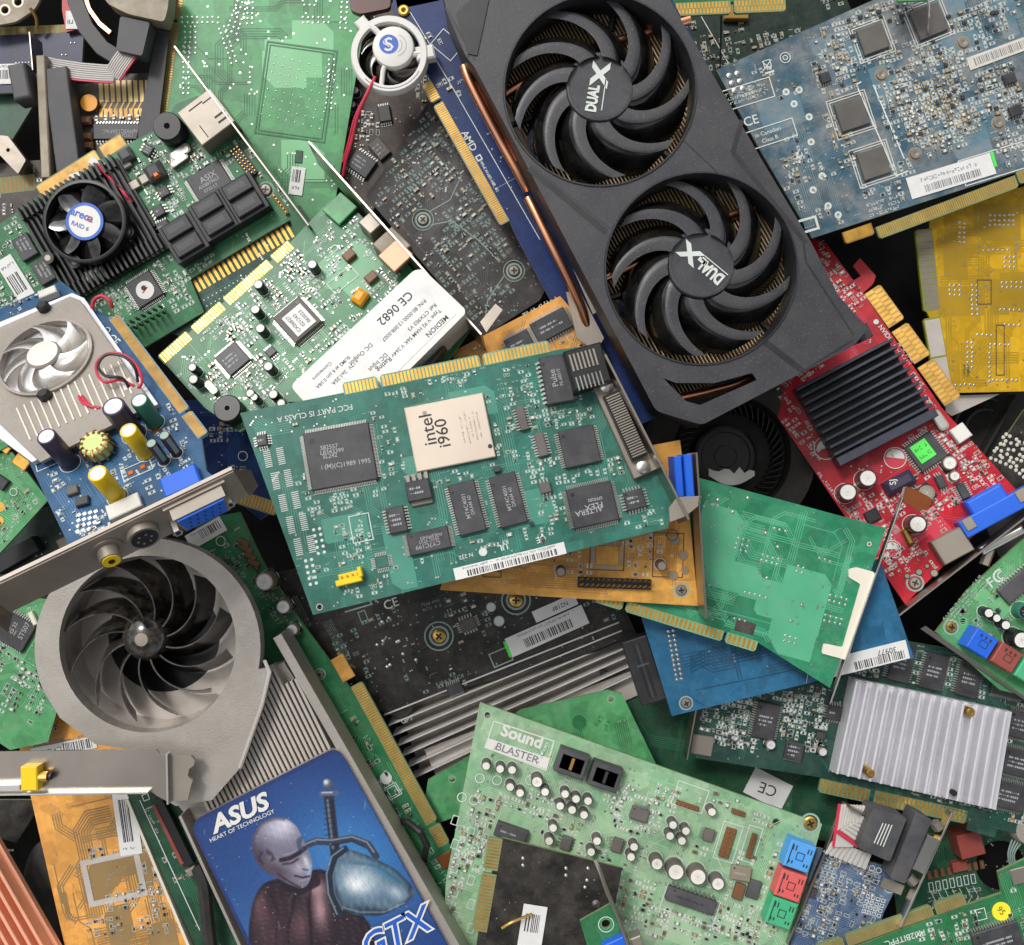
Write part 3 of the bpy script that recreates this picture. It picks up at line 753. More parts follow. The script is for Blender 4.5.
for pts, w, z, mat in (([(475, 60), (446, 8)], 2.4, .2, 'shroud_dark'), ([(529, 168), (606, 232)], 6, .25, 'shroud_dark'), ([(532, 164), (610, 228)], 1.2, .45, 'shroud'), ([(683, 140), (718, 173)], 1.2, .25, 'shroud_dark'),
                       ([(742, 120), (733, 152), (760, 186), (806, 243)], 4.5, .25, 'shroud_dark'), ([(765, 342), (803, 371)], 6, .25, 'shroud_dark'),
                       ([(853, 334), (806, 262), (803, 240)], 1.8, .3, 'shroud_dark'), ([(803, 371), (853, 340)], 1.4, .3, 'shroud_dark'), ([(492, -20), (478, 50), (466, 57)], 2.2, .25, 'shroud_dark')):
    mb = MB(); mb.line([sp(*p) for p in pts], w*.9, HP+z, mat); T.part('moulded_groove', mb, parent=sh)
mb = MB(); mb.prism([sp(*p) for p in [(471, 0), (489, 0), (477, 56), (468, 54), (456, 14)]], HP, HP+1.2, 'shroud_dark'); T.part('corner_step', mb, parent=sh)
mb = MB(); mb.prism([sp(*p) for p in [(655, 372), (684, 374), (720, 373), (752, 367), (759, 378), (752, 373), (715, 383), (676, 383), (663, 378)]], HP-10, HP-.4, 'shroud_dark')
T.part('recess_lip', mb, parent=sh)
mb = MB()                               # clips on the right side wall
for (a, b, w_, h_) in ((815, 262, 26, 5), (843, 318, 30, 7), (862, 333, 14, 12)):
    q = T.P(a, b, 60); mb.box(q[0], q[1], 40, w_, h_, 26, 'shroud', T.rl(-61), c=1)
T.part('side_clip', mb)
for ci, (c, (hx, hy)) in enumerate(((c1, (600, 86.5)), (c2, (702, 263)))):
    fm = MB(); hz = 64; hc = T.P(hx, hy, hz); rh = 35.5*(H-30-hz)/H
    fm.lathe(hc[0], hc[1], [(rh-1, 40), (rh, 44), (rh, hz-2.2), (rh-1.6, hz-.3), (rh-4, hz-.1), (rh-4.6, hz-.6), (.5, hz-.5)], 'hub', 48)
    f = T.part('fan', fm, smooth=True)
    st = MB(); st.cyl(hc[0], hc[1], 30, 20, 11, 'black', 24)
    for a in (20, 140, 260):
        st.tube([(hc[0]+16*math.cos(math.radians(a)), hc[1]+16*math.sin(math.radians(a)), 42), (hc[0]+94*math.cos(math.radians(a)), hc[1]+94*math.sin(math.radians(a)), 43)], 3, 'black', 6)
    T.part('fan_mount', st, parent=f)
    off = T.rl(0)
    for i in range(9):
        base = (37 if ci == 0 else 24)+40*i
        fan_blade(T, f, c[0]*.5+hc[0]*.5, c[1]*.5+hc[1]*.5, rh-2, R1-5, math.radians(base+10+off), math.radians(40), 41, 68, 42, ('shroud', 'blade'), pw=1.28, flat=.3, taper=1.0, nu=16, nv=9)
    a = 67 if ci == 0 else -48
    dx, dy = math.cos(math.radians(a)), -math.sin(math.radians(a))
    if ci == 0:
        T.text('DUAL', hx-7, hy+12, 9.5, 81, 'silk', h=hz+.2, parent=f, bold=60, sx=.7)
        T.text('X', hx+1, hy-12, 15, 81, 'silk', h=hz+.2, parent=f, bold=60, sx=1.3)
        ul = MB(); ul.line([T.P(hx+1.5, hy+24, hz), T.P(hx+6, hy-8, hz)], .9, hz+.2, 'silk'); T.part('lettering_underline', ul, parent=f)
    else:
        T.text('DUAL', hx+9, hy+8, 10.5, 139, 'silk', h=hz+.2, parent=f, bold=60, sx=.7)
        T.text('-X', hx-8, hy-7, 14, 139, 'silk', h=hz+.2, parent=f, bold=60, sx=1.3)
        ul = MB(); ul.line([T.P(hx+3, hy-7, hz), T.P(hx+26, hy+12, hz)], .9, hz+.2, 'silk'); T.part('lettering_underline', ul, parent=f)
mb = MB()
mb.prism([T.P(*p, 30) for p in [(566, 292), (580, 292), (604, 338), (596, 352), (577, 338)]], 28, 30, 'steel_dark', holes=[circle(*T.P(583, 317, 30), 3, 12)])
mb.prism([T.P(*p, 40) for p in [(571, 264), (576, 262), (597, 312), (593, 314)]], 38, 40, 'nickel')
T.part('slot_bracket', mb)

# ================================================================== teal network card in the middle
T = Board('network_card', 'teal green network card with a silver square processor, on top in the middle', 'expansion card',
          [(240, 413), (510, 360), (556, 350), (600, 344), (618, 378), (672, 505), (668, 528), (313, 615)], 118, A=(240, 413), B=(510, 360), mask='pcb_teal', seed=21, tilt=(-.03, .12), holes=[(319.5, 607, 2.5)])
T.edge((342, 383), (548, 340), -12.5, segs=((0, .165), (.18, .66), (.675, 1)), pitch=3.6)
x0 = T.kk(400, 480)
T.chip(341, 457, 66, 58, 10, npin=38, text=[('S82557', 4.2, -12, -10, 8), ('L8343399', 4.2, -9, -5.5, 8), ('SL242', 4.2, -11, -1, 8), ('i\u24c2\u00a91989 1995', 5, 0, 6, 8) if 0 else ('i (M)(C)1989 1995', 4.6, 5, 7, 8)], bold=12, label='large square black chip with pins on all four sides')
T.chip(450, 433, 80, 66, 11, pins='', th=3.6, mat='ceramic', lift=1.2, dot=False, text=[('intel', 13, -21.5, -3.5, 101, 'ink'), ('\u00ae', 4, -25, -20, 101, 'ink'), ('i960', 12, -7, 0, 101, 'ink')], bold=6, label='silver square processor with rounded markings')
mq = T.mb; T.mb = MB(); q = T.P(462, 428); 
for i, (dx, w_) in enumerate(((6, 30), (11, 34), (15, 22), (19, 30), (23, 26))): T.marks(462+dx-6, 430-dx*.2, w_, 2.6, 101, mat='ceramic' if 0 else 'beige', z=5.1)
T.marks(488, 420, 18, 2.2, 101, mat='ink_grey', z=5.1); T.mb.disc(*T.P(490, 447), 5.1, 2, 'ink', 10)
T.part('printed_marks', T.mb); T.mb = mq
T.chip(556, 381, 27, 48, 10, pins='v', npin=10, th=9, text=[('Pulse', 6, -2, -3, 104), ('PE-68515', 3.2, 4, -4, 104)], mat='ic')
T.chip(579, 447, 36, 38, 12, pins='v', npin=16, marks=0, th=4); T.chip(592, 505, 46, 40, 12, npin=24, text=[('ALTERA', 5.5, -3, 6, 193), ('FLEX', 6, 2, 1, 193), ('EPF8282', 3, 3, -6, 193)], bold=10)
T.chip(467, 508, 27, 52, 14, pins='v', npin=20, marks=0, text=[('MT4C4001', 4, -1, -2, 104), ('DRAM 60', 3.4, 4, -3, 104)]); T.chip(508, 500, 27, 52, 14, pins='v', npin=20, text=[('MT4C4001', 4, -1, -2, 104), ('DRAM 60', 3.4, 4, -3, 104)])
T.chip(429, 541, 42, 22, 12, pins='v', npin=16, text=[('CY7C199', 4.4, -1, 4, 193), ('25VC 9723', 3.2, 0, -1, 193), ('PHILIPPINES', 3, 2, -5, 193)])
T.chip(397, 520, 18, 26, 12, pins='v', npin=8); T.chip(545, 488, 11, 11, 12, pins='d', marks=0, npin=3, mat='ic_grey'); T.chip(634, 500, 20, 19, 14, pins='q', npin=6, marks=2)
T.chip(419, 491, 24, 20, 11, pins='', th=8, marks=2); T.block('heat_tab', 422, 502, 22, 6, 3, 'nickel', 11)
mm = MB()
for i in range(4):
    q = T.P(408+6*i, 479-1.3*i); mm.box(q[0], q[1], 1, 3, 6, 2, 'nickel', T.rl(11))
T.part('pins', mm)
T.chip(522, 419, 8, 24, 14, pins='v', npin=8, marks=0, mat='ic_grey'); T.chip(541, 445, 9, 24, 14, pins='v', npin=8, marks=0, mat='ic_grey')
T.chip(263, 441, 10, 11, 10, pins='q', npin=4, marks=1); T.chip(531, 523, 4, 3, 12, pins='', marks=0); T.chip(497, 470, 7, 5, 12, pins='', marks=0)
# telephone style jack
def jack(mb, x, y, w, h, r):
    for i in range(8):
        q = rot2(-w*.1+i*w*.07-w*.1, -h*.05, math.radians(r)); mb.box(x+q[0], y+q[1], 26, 1.3, h*.5, 1.2, 'nickel', r)
mb = MB(); q = T.P(585, 372); k = T.kk(585, 372); r = T.rl(15)
mb.box(q[0], q[1], .3, 34, 36, 24, 'black', r, c=1.5)
for i in range(7):
    e = rot2(-13+i*3.6, 6, math.radians(r)); mb.box(q[0]+e[0], q[1]+e[1], 24.3, 1.6, 15, 1.1, 'nickel', r)
    e = rot2(-13+i*3.6, -13, math.radians(r)); mb.box(q[0]+e[0], q[1]+e[1], 20, 1.2, 12, 5.2, 'tin', r)
T.part('network_jack', mb); T.reserve(q[0], q[1], 34, 36, r)
# wide silver connector
mb = MB(); A_, B_ = (602, 384), (641, 476); q = T.P(623, 428); r = T.rl(math.degrees(math.atan2(-(B_[1]-A_[1]), B_[0]-A_[0])))
mb.box(q[0], q[1], .3, 92, 22, 8, 'nickel', r, c=.6); mb.box(q[0], q[1]-0, 8, 62, 15, 9, 'black', r, c=.8)
for i in range(25):
    e = rot2(-28+i*2.35, 0, math.radians(r)); mb.box(q[0]+e[0], q[1]+e[1], 17, 1.1, 13, 1.2, 'nickel', r)
for sgn in (-1, 1):
    e = rot2(sgn*39, 0, math.radians(r)); mb.lathe(q[0]+e[0], q[1]+e[1], [(6, 8), (6, 12), (3.5, 13.5), (.5, 13.5)], 'steel_bright', 14)
T.part('wide_connector', mb, smooth=True); T.reserve(q[0], q[1], 94, 24, r)
mb = MB(); T1 = [T.P(601, 362), T.P(682, 522)]
d = (Vector(T1[1])-Vector(T1[0])).normalized(); n_ = Vector((d.y, -d.x))*-1
mb.wall(T1[0], T1[1], -12, 30, 2.2, 'steel')
w2 = [(T1[0][0]+n_.x*7, T1[0][1]+n_.y*7), (T1[1][0]+n_.x*7, T1[1][1]+n_.y*7)]
br = T.part('slot_bracket', mb)
mb = MB(); mb.prism([T.P(*p, 26) for p in [(677, 497), (699, 496), (698, 506), (686, 516), (670, 522), (669, 508)]], 24, 26, 'nickel'); T.part('bracket_foot', mb, parent=br)
T.block('yellow_header', 350, 581, 26, 6, 9, 'yellow', 13); T.block('yellow_header_post', 361, 572, 4, 10, 10, 'yellow', 13); T.header(350, 575, 4, 1, 5.5, 13, mat='yellow', pin='brass', h=8)
T.sticker(510, 561, 114, 12, 13, bar=(.12, .92, .1, .6), lines=[(.5, .82, .85, .28)])
T.text('FCC PART IS CLASS A', 315, 413, 5.6, 190, bold=6, h=.4)
T.silkcircle(483, 552, 4.2, fill='silk'); T.text('UL', 503, 547, 6, 195, bold=18); T.text('CE', 541, 539, 6, 196, bold=10); T.text('N 232', 466, 556, 4, 195, bold=6)
T.silkrect(361, 528, 20, 27, 11); T.chip(382, 562, 13, 12, 11, pins='q', npin=7, mat='pcb_teal', marks=0, th=.5, dot=False)
for i in range(5): T.grid_dots(311+0*i, 540+0*i, 1, 1, 4)
T.grid_dots(319, 541, 2, 5, 6, r=1.6, mat='silk', ang=12, h=.3); T.grid_dots(311, 572, 2, 5, 6, r=1.6, mat='silk', ang=12, h=.3)
for k_ in range(5):
    for j_ in (0, 1): T.comb(268+k_*7.6+j_*13, 459+k_*22-j_*3, 7, 18, 9, 12); x, y = T.P(268+k_*7.6+j_*13, 459+k_*22-j_*3); T.reserve(x, y, 9, 20, T.rl(12))
T.pours(14, (20, 60)); T.traces(60, kmax=6); T.vias(170)
T.silk = 'silk_mint'; x, y = T.P(315, 413); T.reserve(x, y, 110, 9, T.rl(10))
for (a, b, w_, h_) in ((290, 500, 60, 44), (300, 415+8, 20, 8), (395, 452, 20, 60), (520, 385, 44, 40), (535, 415, 60, 30), (560, 470, 60, 30), (612, 470, 40, 26), (552, 510, 30, 30), (440, 482, 40, 20), (400, 395, 50, 12), (460, 378, 70, 10), (640, 520, 50, 20), (500, 540, 60, 14), (390, 590, 70, 20), (345, 500, 30, 22), (360, 550, 40, 20), (610, 400, 30, 20), (290, 570, 30, 20), (536, 470, 20, 40)):
    T.cluster(a, b, w_, h_, 12, p=.8, pop=.25, kinds='rwtt', texts=.7, pad='silk', sz=.85)
x, y = T.P(315, 413); T.reserve(x, y, 110, 9, T.rl(10)); T.enrich(110)
T.fin()

# ================================================================== card with the blower and the picture sticker
T = Board('graphics_card', 'green graphics card with a silver cast cooler, round blower fan and blue knight picture sticker', 'graphics card',
          [(196, 520), (240, 512), (262, 560), (300, 620), (352, 690), (451, 846), (470, 905), (500, 990), (280, 990), (190, 800), (190, 600)], 2, A=(352, 690), B=(442, 850), mask='pcb_green', seed=31, tilt=(0, 0))
T.edge((362, 681), (450, 842), -13, segs=((0, .86), (.88, 1)), pitch=2.5, gold='gold')
T.block('orange_contact', 343, 668, 14, 26, 1.2, 'pcb_orange', 30, z0=.1)
T.block('orange_contact', 447, 860, 16, 14, 1.2, 'copper_dull', 30, z0=.1)
T.silkcircle(386, 778, 6, fill='silk'); T.silkrect(393, 791, 13, 13, 30); T.silkrect(393, 791, 9, 9, 30)
T.sticker(206, 533, 40, 16, 30, bar=(.35, .9, .3, .8)); T.silkcircle(221, 541, 5)
for i in range(4): T.block('inductor', 244+i*3.5, 542+i*7, 12, 5.5, 4, 'smd_brown', -27)
T.can(264, 582, 9, 22, 'steel_dark', top='ic_white', base='black', ang=-40); T.can(283, 607, 7, 14, 'steel_dark', base='black')
T.can(292, 630, 6, 12, 'steel_dark', base='black')
mb = MB(); pts = [(397, 822, 8), (408, 822, 22), (420, 832, 30), (427, 845, 26), (424, 858, 14), (416, 862, 4)]
mb.tube([(*T.P(a, b, h), h) for a, b, h in pts], 3.4, 'wire_black', 10); T.part('loop_of_cable', mb, smooth=True)
T.screw(320, 674, 4); T.cluster(395, 800, 22, 70, 30, p=.8); T.cluster(360, 740, 18, 60, 30, p=.6); T.cluster(235, 560, 40, 40, 30, p=.6); T.cluster(275, 600, 24, 60, 30); T.cluster(440, 890, 30, 60, 30); T.cluster(420, 850, 30, 30, 30)
T.traces(30, rect=(380, 780, 160, 260)); T.traces(15, rect=(250, 580, 80, 120)); T.vias(60, rect=(390, 790, 120, 260))
T.fin()
HS = 62
def ap(px, py, h=HS): return T.P(px, py, h)
cF = ap(149, 646); RO = 114*(H-2-HS)/H; cI = ap(147.5, 644); RI = 88.5*(H-2-HS)/H
# ring with housing: outline in px
arc = []
for a in range(205, -12, -6):
    arc.append((147.5+113*math.cos(math.radians(a)), 648-110*math.sin(math.radians(a))))
body = arc+[(262, 690), (300, 770), (196, 800), (186, 806), (150, 770), (142, 752), (95, 742), (62, 715), (40, 680)]
body = arc+[(270, 668), (262, 705), (240, 768), (212, 800), (176, 806), (148, 790), (145, 752), (95, 744), (60, 718), (38, 682)]
mb = MB(); P0 = [ap(*p) for p in body]
mb.prism(P0, HS-16, HS, 'alu_cast', 'alu_cast', [circle(*cI, RI, 56)])
ho = T.part('blower_housing', mb)
mb = MB(); low = []                     # bowl under the blower
n = 48; vs = []
for rr, z in ((RI+.5, HS-6), (RI+1, HS-34), (RI-2, HS-44), (6, HS-46)):
    for i in range(n): a = 2*math.pi*i/n; vs.append((cI[0]+rr*math.cos(a), cI[1]+rr*math.sin(a), z))
mb.add(vs, [(l*n+i, l*n+(i+1) % n, l*n+n+(i+1) % n, l*n+n+i) for l in range(3) for i in range(n)], 'alu_dim')
mb.cyl(cI[0]+3, cI[1]-2, HS-45.5, 58, .8, 'black', 40)
T.part('blower_bowl', mb, parent=ho, smooth=True)
hb = ap(142, 639, HS-8)
fm = MB(); fm.lathe(hb[0], hb[1], [(26, HS-42), (25, HS-28), (22, HS-16), (17, HS-9), (10, HS-6), (6.5, HS-5.2), (6, HS-5.8, 'steel_dark'), (.3, HS-5.6, 'steel_dark')], 'blade_black', 36)
f = T.part('fan', fm, smooth=True)
off = T.rl(0)
tips = [167, 147, 118, 85, 60, 33, -5, -40, -72, -105, -138, -170] if 0 else [12+30*i for i in range(12)]
for i, t in enumerate(tips):
    impeller_blade(T, f, hb[0]*.6+cI[0]*.4, hb[1]*.6+cI[1]*.4, 19, RI-6, math.radians(t+off-2), math.radians(44), HS-12, HS-40, 'blade_black', pw=1.25, th=1.5, lean=14, zt1=HS-8)
    # dusty leading edge
# cast plate with fins and the sticker plate
plate = [(176, 800), (204, 798), (232, 730), (262, 690), (270, 668), (300, 672), (345, 740), (470, 990), (258, 990)]
plate = [(172, 798), (236, 725), (263, 678), (270, 668), (284, 662), (324, 727), (341, 757), (472, 990), (262, 990), (190, 820)]
mb = MB(); mb.prism([T.P(*p, 30) for p in plate], 6, 30, 'alu_cast', 'alu_dim'); T.part('heatsink_base', mb, bevel=.8)
mb = MB(); d0 = Vector((205, 798)); d1 = Vector((326, 738)); nfin = 28
for i in range(nfin):
    t = i/(nfin-1); b = d0.lerp(d1, t); a_ = b+Vector((-40, -80))*(.25+.75*math.sin(min(1, t*1.15)*1.57))
    if t > .9: a_ = b+Vector((-30, -60))
    e = b+Vector((22, 46))
    mb.wall(T.P(a_.x, a_.y, 40), T.P(e.x, e.y, 40), 28, 44, 2.9, 'alu_dim')
T.part('cooling_fins', mb)
mb = MB(); mb.wall(T.P(280, 634, 40), T.P(484, 990, 40), 16, 52, 9, 'alu_cast'); mb.wall(T.P(184, 812, 40), T.P(266, 990, 40), 2, 52, 3, 'alu_cast'); T.part('side_rail', mb, bevel=.8)
mb = MB(); mb.line([ap(264, 660), ap(269, 672), (ap(261, 706)), ap(239, 768)], 2.4, HS+.4, 'alu_dim'); mb.line([ap(266, 660), ap(271, 672), (ap(263, 706)), ap(241, 769)], .8, HS+.7, 'steel_bright'); T.part('housing_lip_highlight', mb)  # flat lip line with a bright highlight drawn along it
if 0: mb.prism([T.P(*p, HS-2) for p in [(262, 640), (272, 668), (262, 700), (222, 796), (210, 794), (240, 722)]], HS-20, HS-2, 'alu_cast'); T.part('housing_lip_highlight', mb, bevel=1)
ZS = 56
st = [(192, 830), (196, 819), (330, 750), (338, 750), (345, 758), (473, 990), (270, 990)]
mb = MB(); M('sticker_sky', '3a6cb4', .28, var=.5, vs=14, coat=.3, speck=.25); M('sticker_navy', '1d3166', .3, var=.3, vs=30, coat=.3, speck=.25)
mb.prism(rpoly([T.P(*p, ZS) for p in st], 5), ZS-8, ZS, 'sticker_navy', 'alu_cast')
stk = T.part('picture_sticker', mb)
T.text('ASUS', 239, 814, 15.5, 25, 'white', h=ZS+1.7, parent=stk, bold=45, sx=1.12, italic=.25)
T.text('HEART OF TECHNOLOGY', 242, 826, 3.8, 25, 'white', h=ZS+1.7, parent=stk, bold=6, sx=1.05)
T.text('GTX', 393, 936, 24, 27, 'white', h=ZS+1.7, parent=stk, bold=70, italic=.3); T.text('GTX', 393, 936, 24, 27, 'ink_blue', h=ZS+2.0, parent=stk, bold=10, italic=.3)
# printed picture: an armoured figure with a sword, painted point by point on a fine sheet
import numpy as np
def segd(X, Y, pts, closed=True):
    d = np.full(X.shape, 1e9); n = len(pts)
    for i in range(n if closed else n-1):
        ax, ay = pts[i]; bx, by = pts[(i+1) % n]; vx, vy = bx-ax, by-ay; t = np.clip(((X-ax)*vx+(Y-ay)*vy)/(vx*vx+vy*vy+1e-9), 0, 1)
        d = np.minimum(d, np.hypot(X-ax-t*vx, Y-ay-t*vy))
    return d
def insd(X, Y, pts):
    r = np.zeros(X.shape, bool); n = len(pts)
    for i in range(n):
        ax, ay = pts[i-1]; bx, by = pts[i]
        if ay != by: r ^= ((ay > Y) != (by > Y)) & (X < (bx-ax)*(Y-ay)/(by-ay)+ax)
    return r
def mask(X, Y, pts, soft=1.0, r=6):
    pts = rpoly(pts, r, 4); d = segd(X, Y, pts); sd_ = np.where(insd(X, Y, pts), d, -d); return np.clip(sd_/soft+.5, 0, 1), sd_
def stroke(X, Y, pts, w, soft=1.0): return np.clip((w/2-segd(X, Y, pts, False))/soft+.5, 0, 1)
def g2(X, Y, cx, cy, rx, ry, a=0):
    c, s_ = math.cos(a), math.sin(a); u = ((X-cx)*c+(Y-cy)*s_)/rx; v = (-(X-cx)*s_+(Y-cy)*c)/ry; return np.exp(-(u*u+v*v))
STEP = .8
xs_ = np.arange(184, 486, STEP); ys_ = np.arange(744, 992, STEP); X, Y = np.meshgrid(xs_, ys_)
rg = np.random.default_rng(4); C = np.zeros(X.shape+(3,))
def rgb(h): return np.array([int(h[i:i+2], 16)/255 for i in (0, 2, 4)])
def mixc(m, col): global C; C = C*(1-m[..., None])+(col if isinstance(col, np.ndarray) and col.ndim == 3 else np.broadcast_to(rgb(col) if isinstance(col, str) else col, C.shape))*m[..., None]
def noise(sc_): 
    o = np.zeros(X.shape)
    for k in range(5): a, b = rg.uniform(-1, 1, 2); o += np.sin((X*a+Y*b)*sc_*(1+.7*k)+rg.uniform(0, 6))
    return o/5
C[:] = rgb('24407c'); mixc(g2(X, Y, 352, 862, 75, 60, .6), '3f82c0'); mixc(.5*g2(X, Y, 250, 960, 60, 80), '4a86b8'); mixc(.35*np.clip((790-Y)/50, 0, 1), '1b2c60')
# sword
mixc(stroke(X, Y, [(329, 797), (335, 850), (340, 905)], 10), '2b3040'); mixc(.8*stroke(X, Y, [(327.5, 800), (333, 848)], 2.2), '7c8698'); mixc(.6*stroke(X, Y, [(332, 800), (337, 848)], 1.2), '12141c')
for q in range(8): mixc(.5*stroke(X, Y, [(324, 803+q*5.4), (334, 801+q*5.4)], 1), '11131b')
m, sd_ = mask(X, Y, [(323, 780), (328, 778), (333, 781), (334, 787), (329, 791), (323, 788)], 1, 3); mixc(m, '4a4f60'); mixc(m*g2(X, Y, 326, 782, 3, 3), 'dfe3ee')
mixc(stroke(X, Y, [(321, 794), (337, 793)], 4.5), '5c6376'); mixc(stroke(X, Y, [(322, 792.6), (332, 792.2)], 1.2), 'c6cddc')
gp = [(304, 846), (316, 841), (332, 842), (352, 838), (368, 844), (376, 856)]
mixc(stroke(X, Y, gp, 7), '343a4c'); mixc(.9*stroke(X, Y, [(304, 844.5), (316, 839.5), (332, 840), (352, 836.5), (367, 842), (374, 852)], 1.6), '8b94a6'); mixc(.6*stroke(X, Y, [(332, 845), (352, 841), (366, 848)], 1.4), '12151e')
# torso
body_ = [(248, 995), (249, 925), (254, 898), (264, 882), (282, 878), (306, 872), (322, 868), (338, 880), (352, 905), (372, 925), (384, 995)]
m, sd_ = mask(X, Y, body_, 2, 12); mixc(m, '2b2029'); mixc(m*.9*g2(X, Y, 258, 905, 9, 22, -.2), '6a4c52'); mixc(m*.5*g2(X, Y, 272, 935, 16, 26), '5c4248')
mixc(m*.95*g2(X, Y, 320, 908, 7, 20, -.1), 'b08c90'); mixc(m*.7*g2(X, Y, 316, 888, 10, 8), 'c9a8ac'); mixc(m*.6*g2(X, Y, 300, 925, 10, 18), '7c5c60'); mixc(m*.6*g2(X, Y, 286, 905, 8, 14), '3a2a34')
mixc(m*.7*stroke(X, Y, [(311, 880), (309, 905), (313, 950)], 3, 2), '171219'); mixc(m*.8*stroke(X, Y, [(296, 890), (288, 930), (292, 985)], 2.5, 2), '191319'); mixc(m*.6*stroke(X, Y, [(268, 888), (277, 910), (276, 950)], 2, 2), '17121a')
mixc(m*.28*np.clip(noise(.55), 0, 1), '9c7c80'); mixc(m*np.clip(1-sd_/5, 0, 1)*.55, '140f18')
mixc(.9*mask(X, Y, [(276, 874), (300, 884), (316, 868), (322, 884), (300, 896), (280, 888)], 2, 5)[0], '231b26')
# head
hd = [(274, 817), (260, 823), (252, 838), (253, 855), (261, 868), (275, 877), (289, 884), (301, 889), (308, 885), (311, 877), (313, 863), (309, 851), (304, 841), (297, 826), (286, 818)]
m, sd_ = mask(X, Y, hd, 1.2, 5); mixc(m, '787688'); mixc(m*g2(X, Y, 279, 829, 17, 11, .2), 'c3c2d6'); mixc(m*.8*g2(X, Y, 284, 824, 9, 5, .4), 'e6e6f2')
mixc(m*.75*g2(X, Y, 258, 856, 9, 14, -.3), '3a2c3c'); mixc(m*.8*np.clip(1-sd_/4, 0, 1)*(X < 285), '453848'); mixc(m*.8*g2(X, Y, 276, 870, 16, 6, .4), '4a3743')
mixc(m*.8*g2(X, Y, 300, 868, 7, 7), 'b6a9ba'); mixc(m*.9*g2(X, Y, 309, 870, 3, 9, -.1), '9fb2cc'); mixc(m*.9*g2(X, Y, 306, 861, 2.4, 6, -.35), 'dcdbe8')
mixc(m*.95*stroke(X, Y, [(281, 860), (290, 858), (299, 853), (305, 848)], 4.2, 1.5), '241a26'); mixc(m*.8*stroke(X, Y, [(283, 864), (292, 863), (298, 859)], 2.2, 1), '362834'); mixc(m*.5*stroke(X, Y, [(284, 855), (294, 852), (301, 846)], 1.6), 'a99fb2')
mixc(m*.9*stroke(X, Y, [(295, 875.5), (303, 877.5), (309.5, 876)], 1.8, .8), '2c1c26'); mixc(m*.6*stroke(X, Y, [(299, 881), (306, 879.5)], 1.5), 'b59aa4'); mixc(m*.8*stroke(X, Y, [(303, 869), (308, 870)], 1.4), '3a2a34')
mixc(m*.8*mask(X, Y, [(296, 840), (304, 834), (301, 845), (306, 850), (298, 850)], 1, 1)[0], '39506a'); mixc(m*.7*mask(X, Y, [(266, 848), (272, 852), (276, 860), (270, 862), (272, 856), (266, 854)], 1, 1)[0], '3c2c3c'); mixc(m*.7*stroke(X, Y, [(262, 852), (259, 858), (263, 864)], 2.2), '2c2030')
mixc(m*.8*stroke(X, Y, [(278, 874), (290, 882), (301, 888)], 2.4, 1.5), '35262f'); mixc(m*.22*np.clip(noise(.9), 0, 1), '5c4c62')
# shoulder plate
sp_ = [(334, 852), (350, 849), (372, 857), (396, 869), (412, 885), (416, 894), (404, 906), (380, 916), (355, 915), (340, 906), (331, 880)]
m, sd_ = mask(X, Y, sp_, 1.2, 6); mixc(m, '4f6a80'); mixc(m*g2(X, Y, 362, 880, 22, 16, .3), 'b4c6d2'); mixc(m*g2(X, Y, 356, 884, 11, 8, .3), 'f0f2f4'); mixc(m*.8*g2(X, Y, 385, 872, 18, 5, .55), '3f7d9a')
mixc(m*.9*g2(X, Y, 396, 893, 10, 6, .6), 'aebccc'); mixc(m*.8*g2(X, Y, 410, 890, 4, 5), '2b3a4c'); mixc(m*np.clip(1-sd_/5, 0, 1)*.75, '1c2838'); mixc(m*.8*g2(X, Y, 372, 911, 30, 5, .1), '202c3a'); mixc(m*.6*stroke(X, Y, [(342, 907), (360, 912), (384, 912), (404, 903)], 1.2), '9fb0c0')
mixc(m*.25*np.clip(noise(.4), 0, 1), 'dfe6ea'); mixc(m*.3*np.clip(noise(.7), 0, 1), '32485c'); mixc(m*.5*stroke(X, Y, [(350, 862), (378, 866), (400, 882)], 2, 3), '23465e')
mixc(stroke(X, Y, [(345, 849), (335, 856), (329, 874), (331, 894), (340, 914)], 7, 1), '222c3c'); mixc(.9*stroke(X, Y, [(343, 848), (332, 856), (326.5, 874), (328.5, 894), (337, 914)], 1.4), '8798a8'); mixc(.8*stroke(X, Y, [(346, 853), (338, 860), (333, 876), (335, 894), (343, 910)], 1.2), '6a7c90')
# wear: scratches and specks
for _ in range(46):
    a = rg.uniform(0, 6.28); x_, y_ = rg.uniform(190, 470), rg.uniform(755, 985); l = rg.uniform(2, 12); mixc(rg.uniform(.2, .7)*stroke(X, Y, [(x_, y_), (x_+l*math.cos(a), y_+l*math.sin(a))], rg.uniform(.5, .9), .7), 'b9c8de')
C = np.clip(C+rg.normal(0, .018, X.shape)[..., None], 0, 1); sp2 = rg.random(X.shape) > .9988; C[sp2] = C[sp2]*.3+.62
inm = insd(X, Y, rpoly([(195, 831), (199, 821), (331, 753.5), (341, 753), (346, 760), (471, 988), (273, 988)], 5)); ny_, nx_ = X.shape; vid = -np.ones(X.shape, int); vs = []; cols = []
for j in range(ny_):
    for i in range(nx_):
        if inm[j, i]:
            vid[j, i] = len(vs); q = T.P(float(X[j, i]), float(Y[j, i]), ZS); vs.append((q[0]*S, q[1]*S, (ZS+.3)*S)); cols.append(C[j, i])
fs = [(int(vid[j+1, i]), int(vid[j+1, i+1]), int(vid[j, i+1]), int(vid[j, i])) for j in range(ny_-1) for i in range(nx_-1) if min(vid[j, i], vid[j+1, i], vid[j, i+1], vid[j+1, i+1]) >= 0]
me = bpy.data.meshes.new('printed_picture'); me.from_pydata(vs, [], fs); at = me.color_attributes.new('print', 'FLOAT_COLOR', 'POINT')
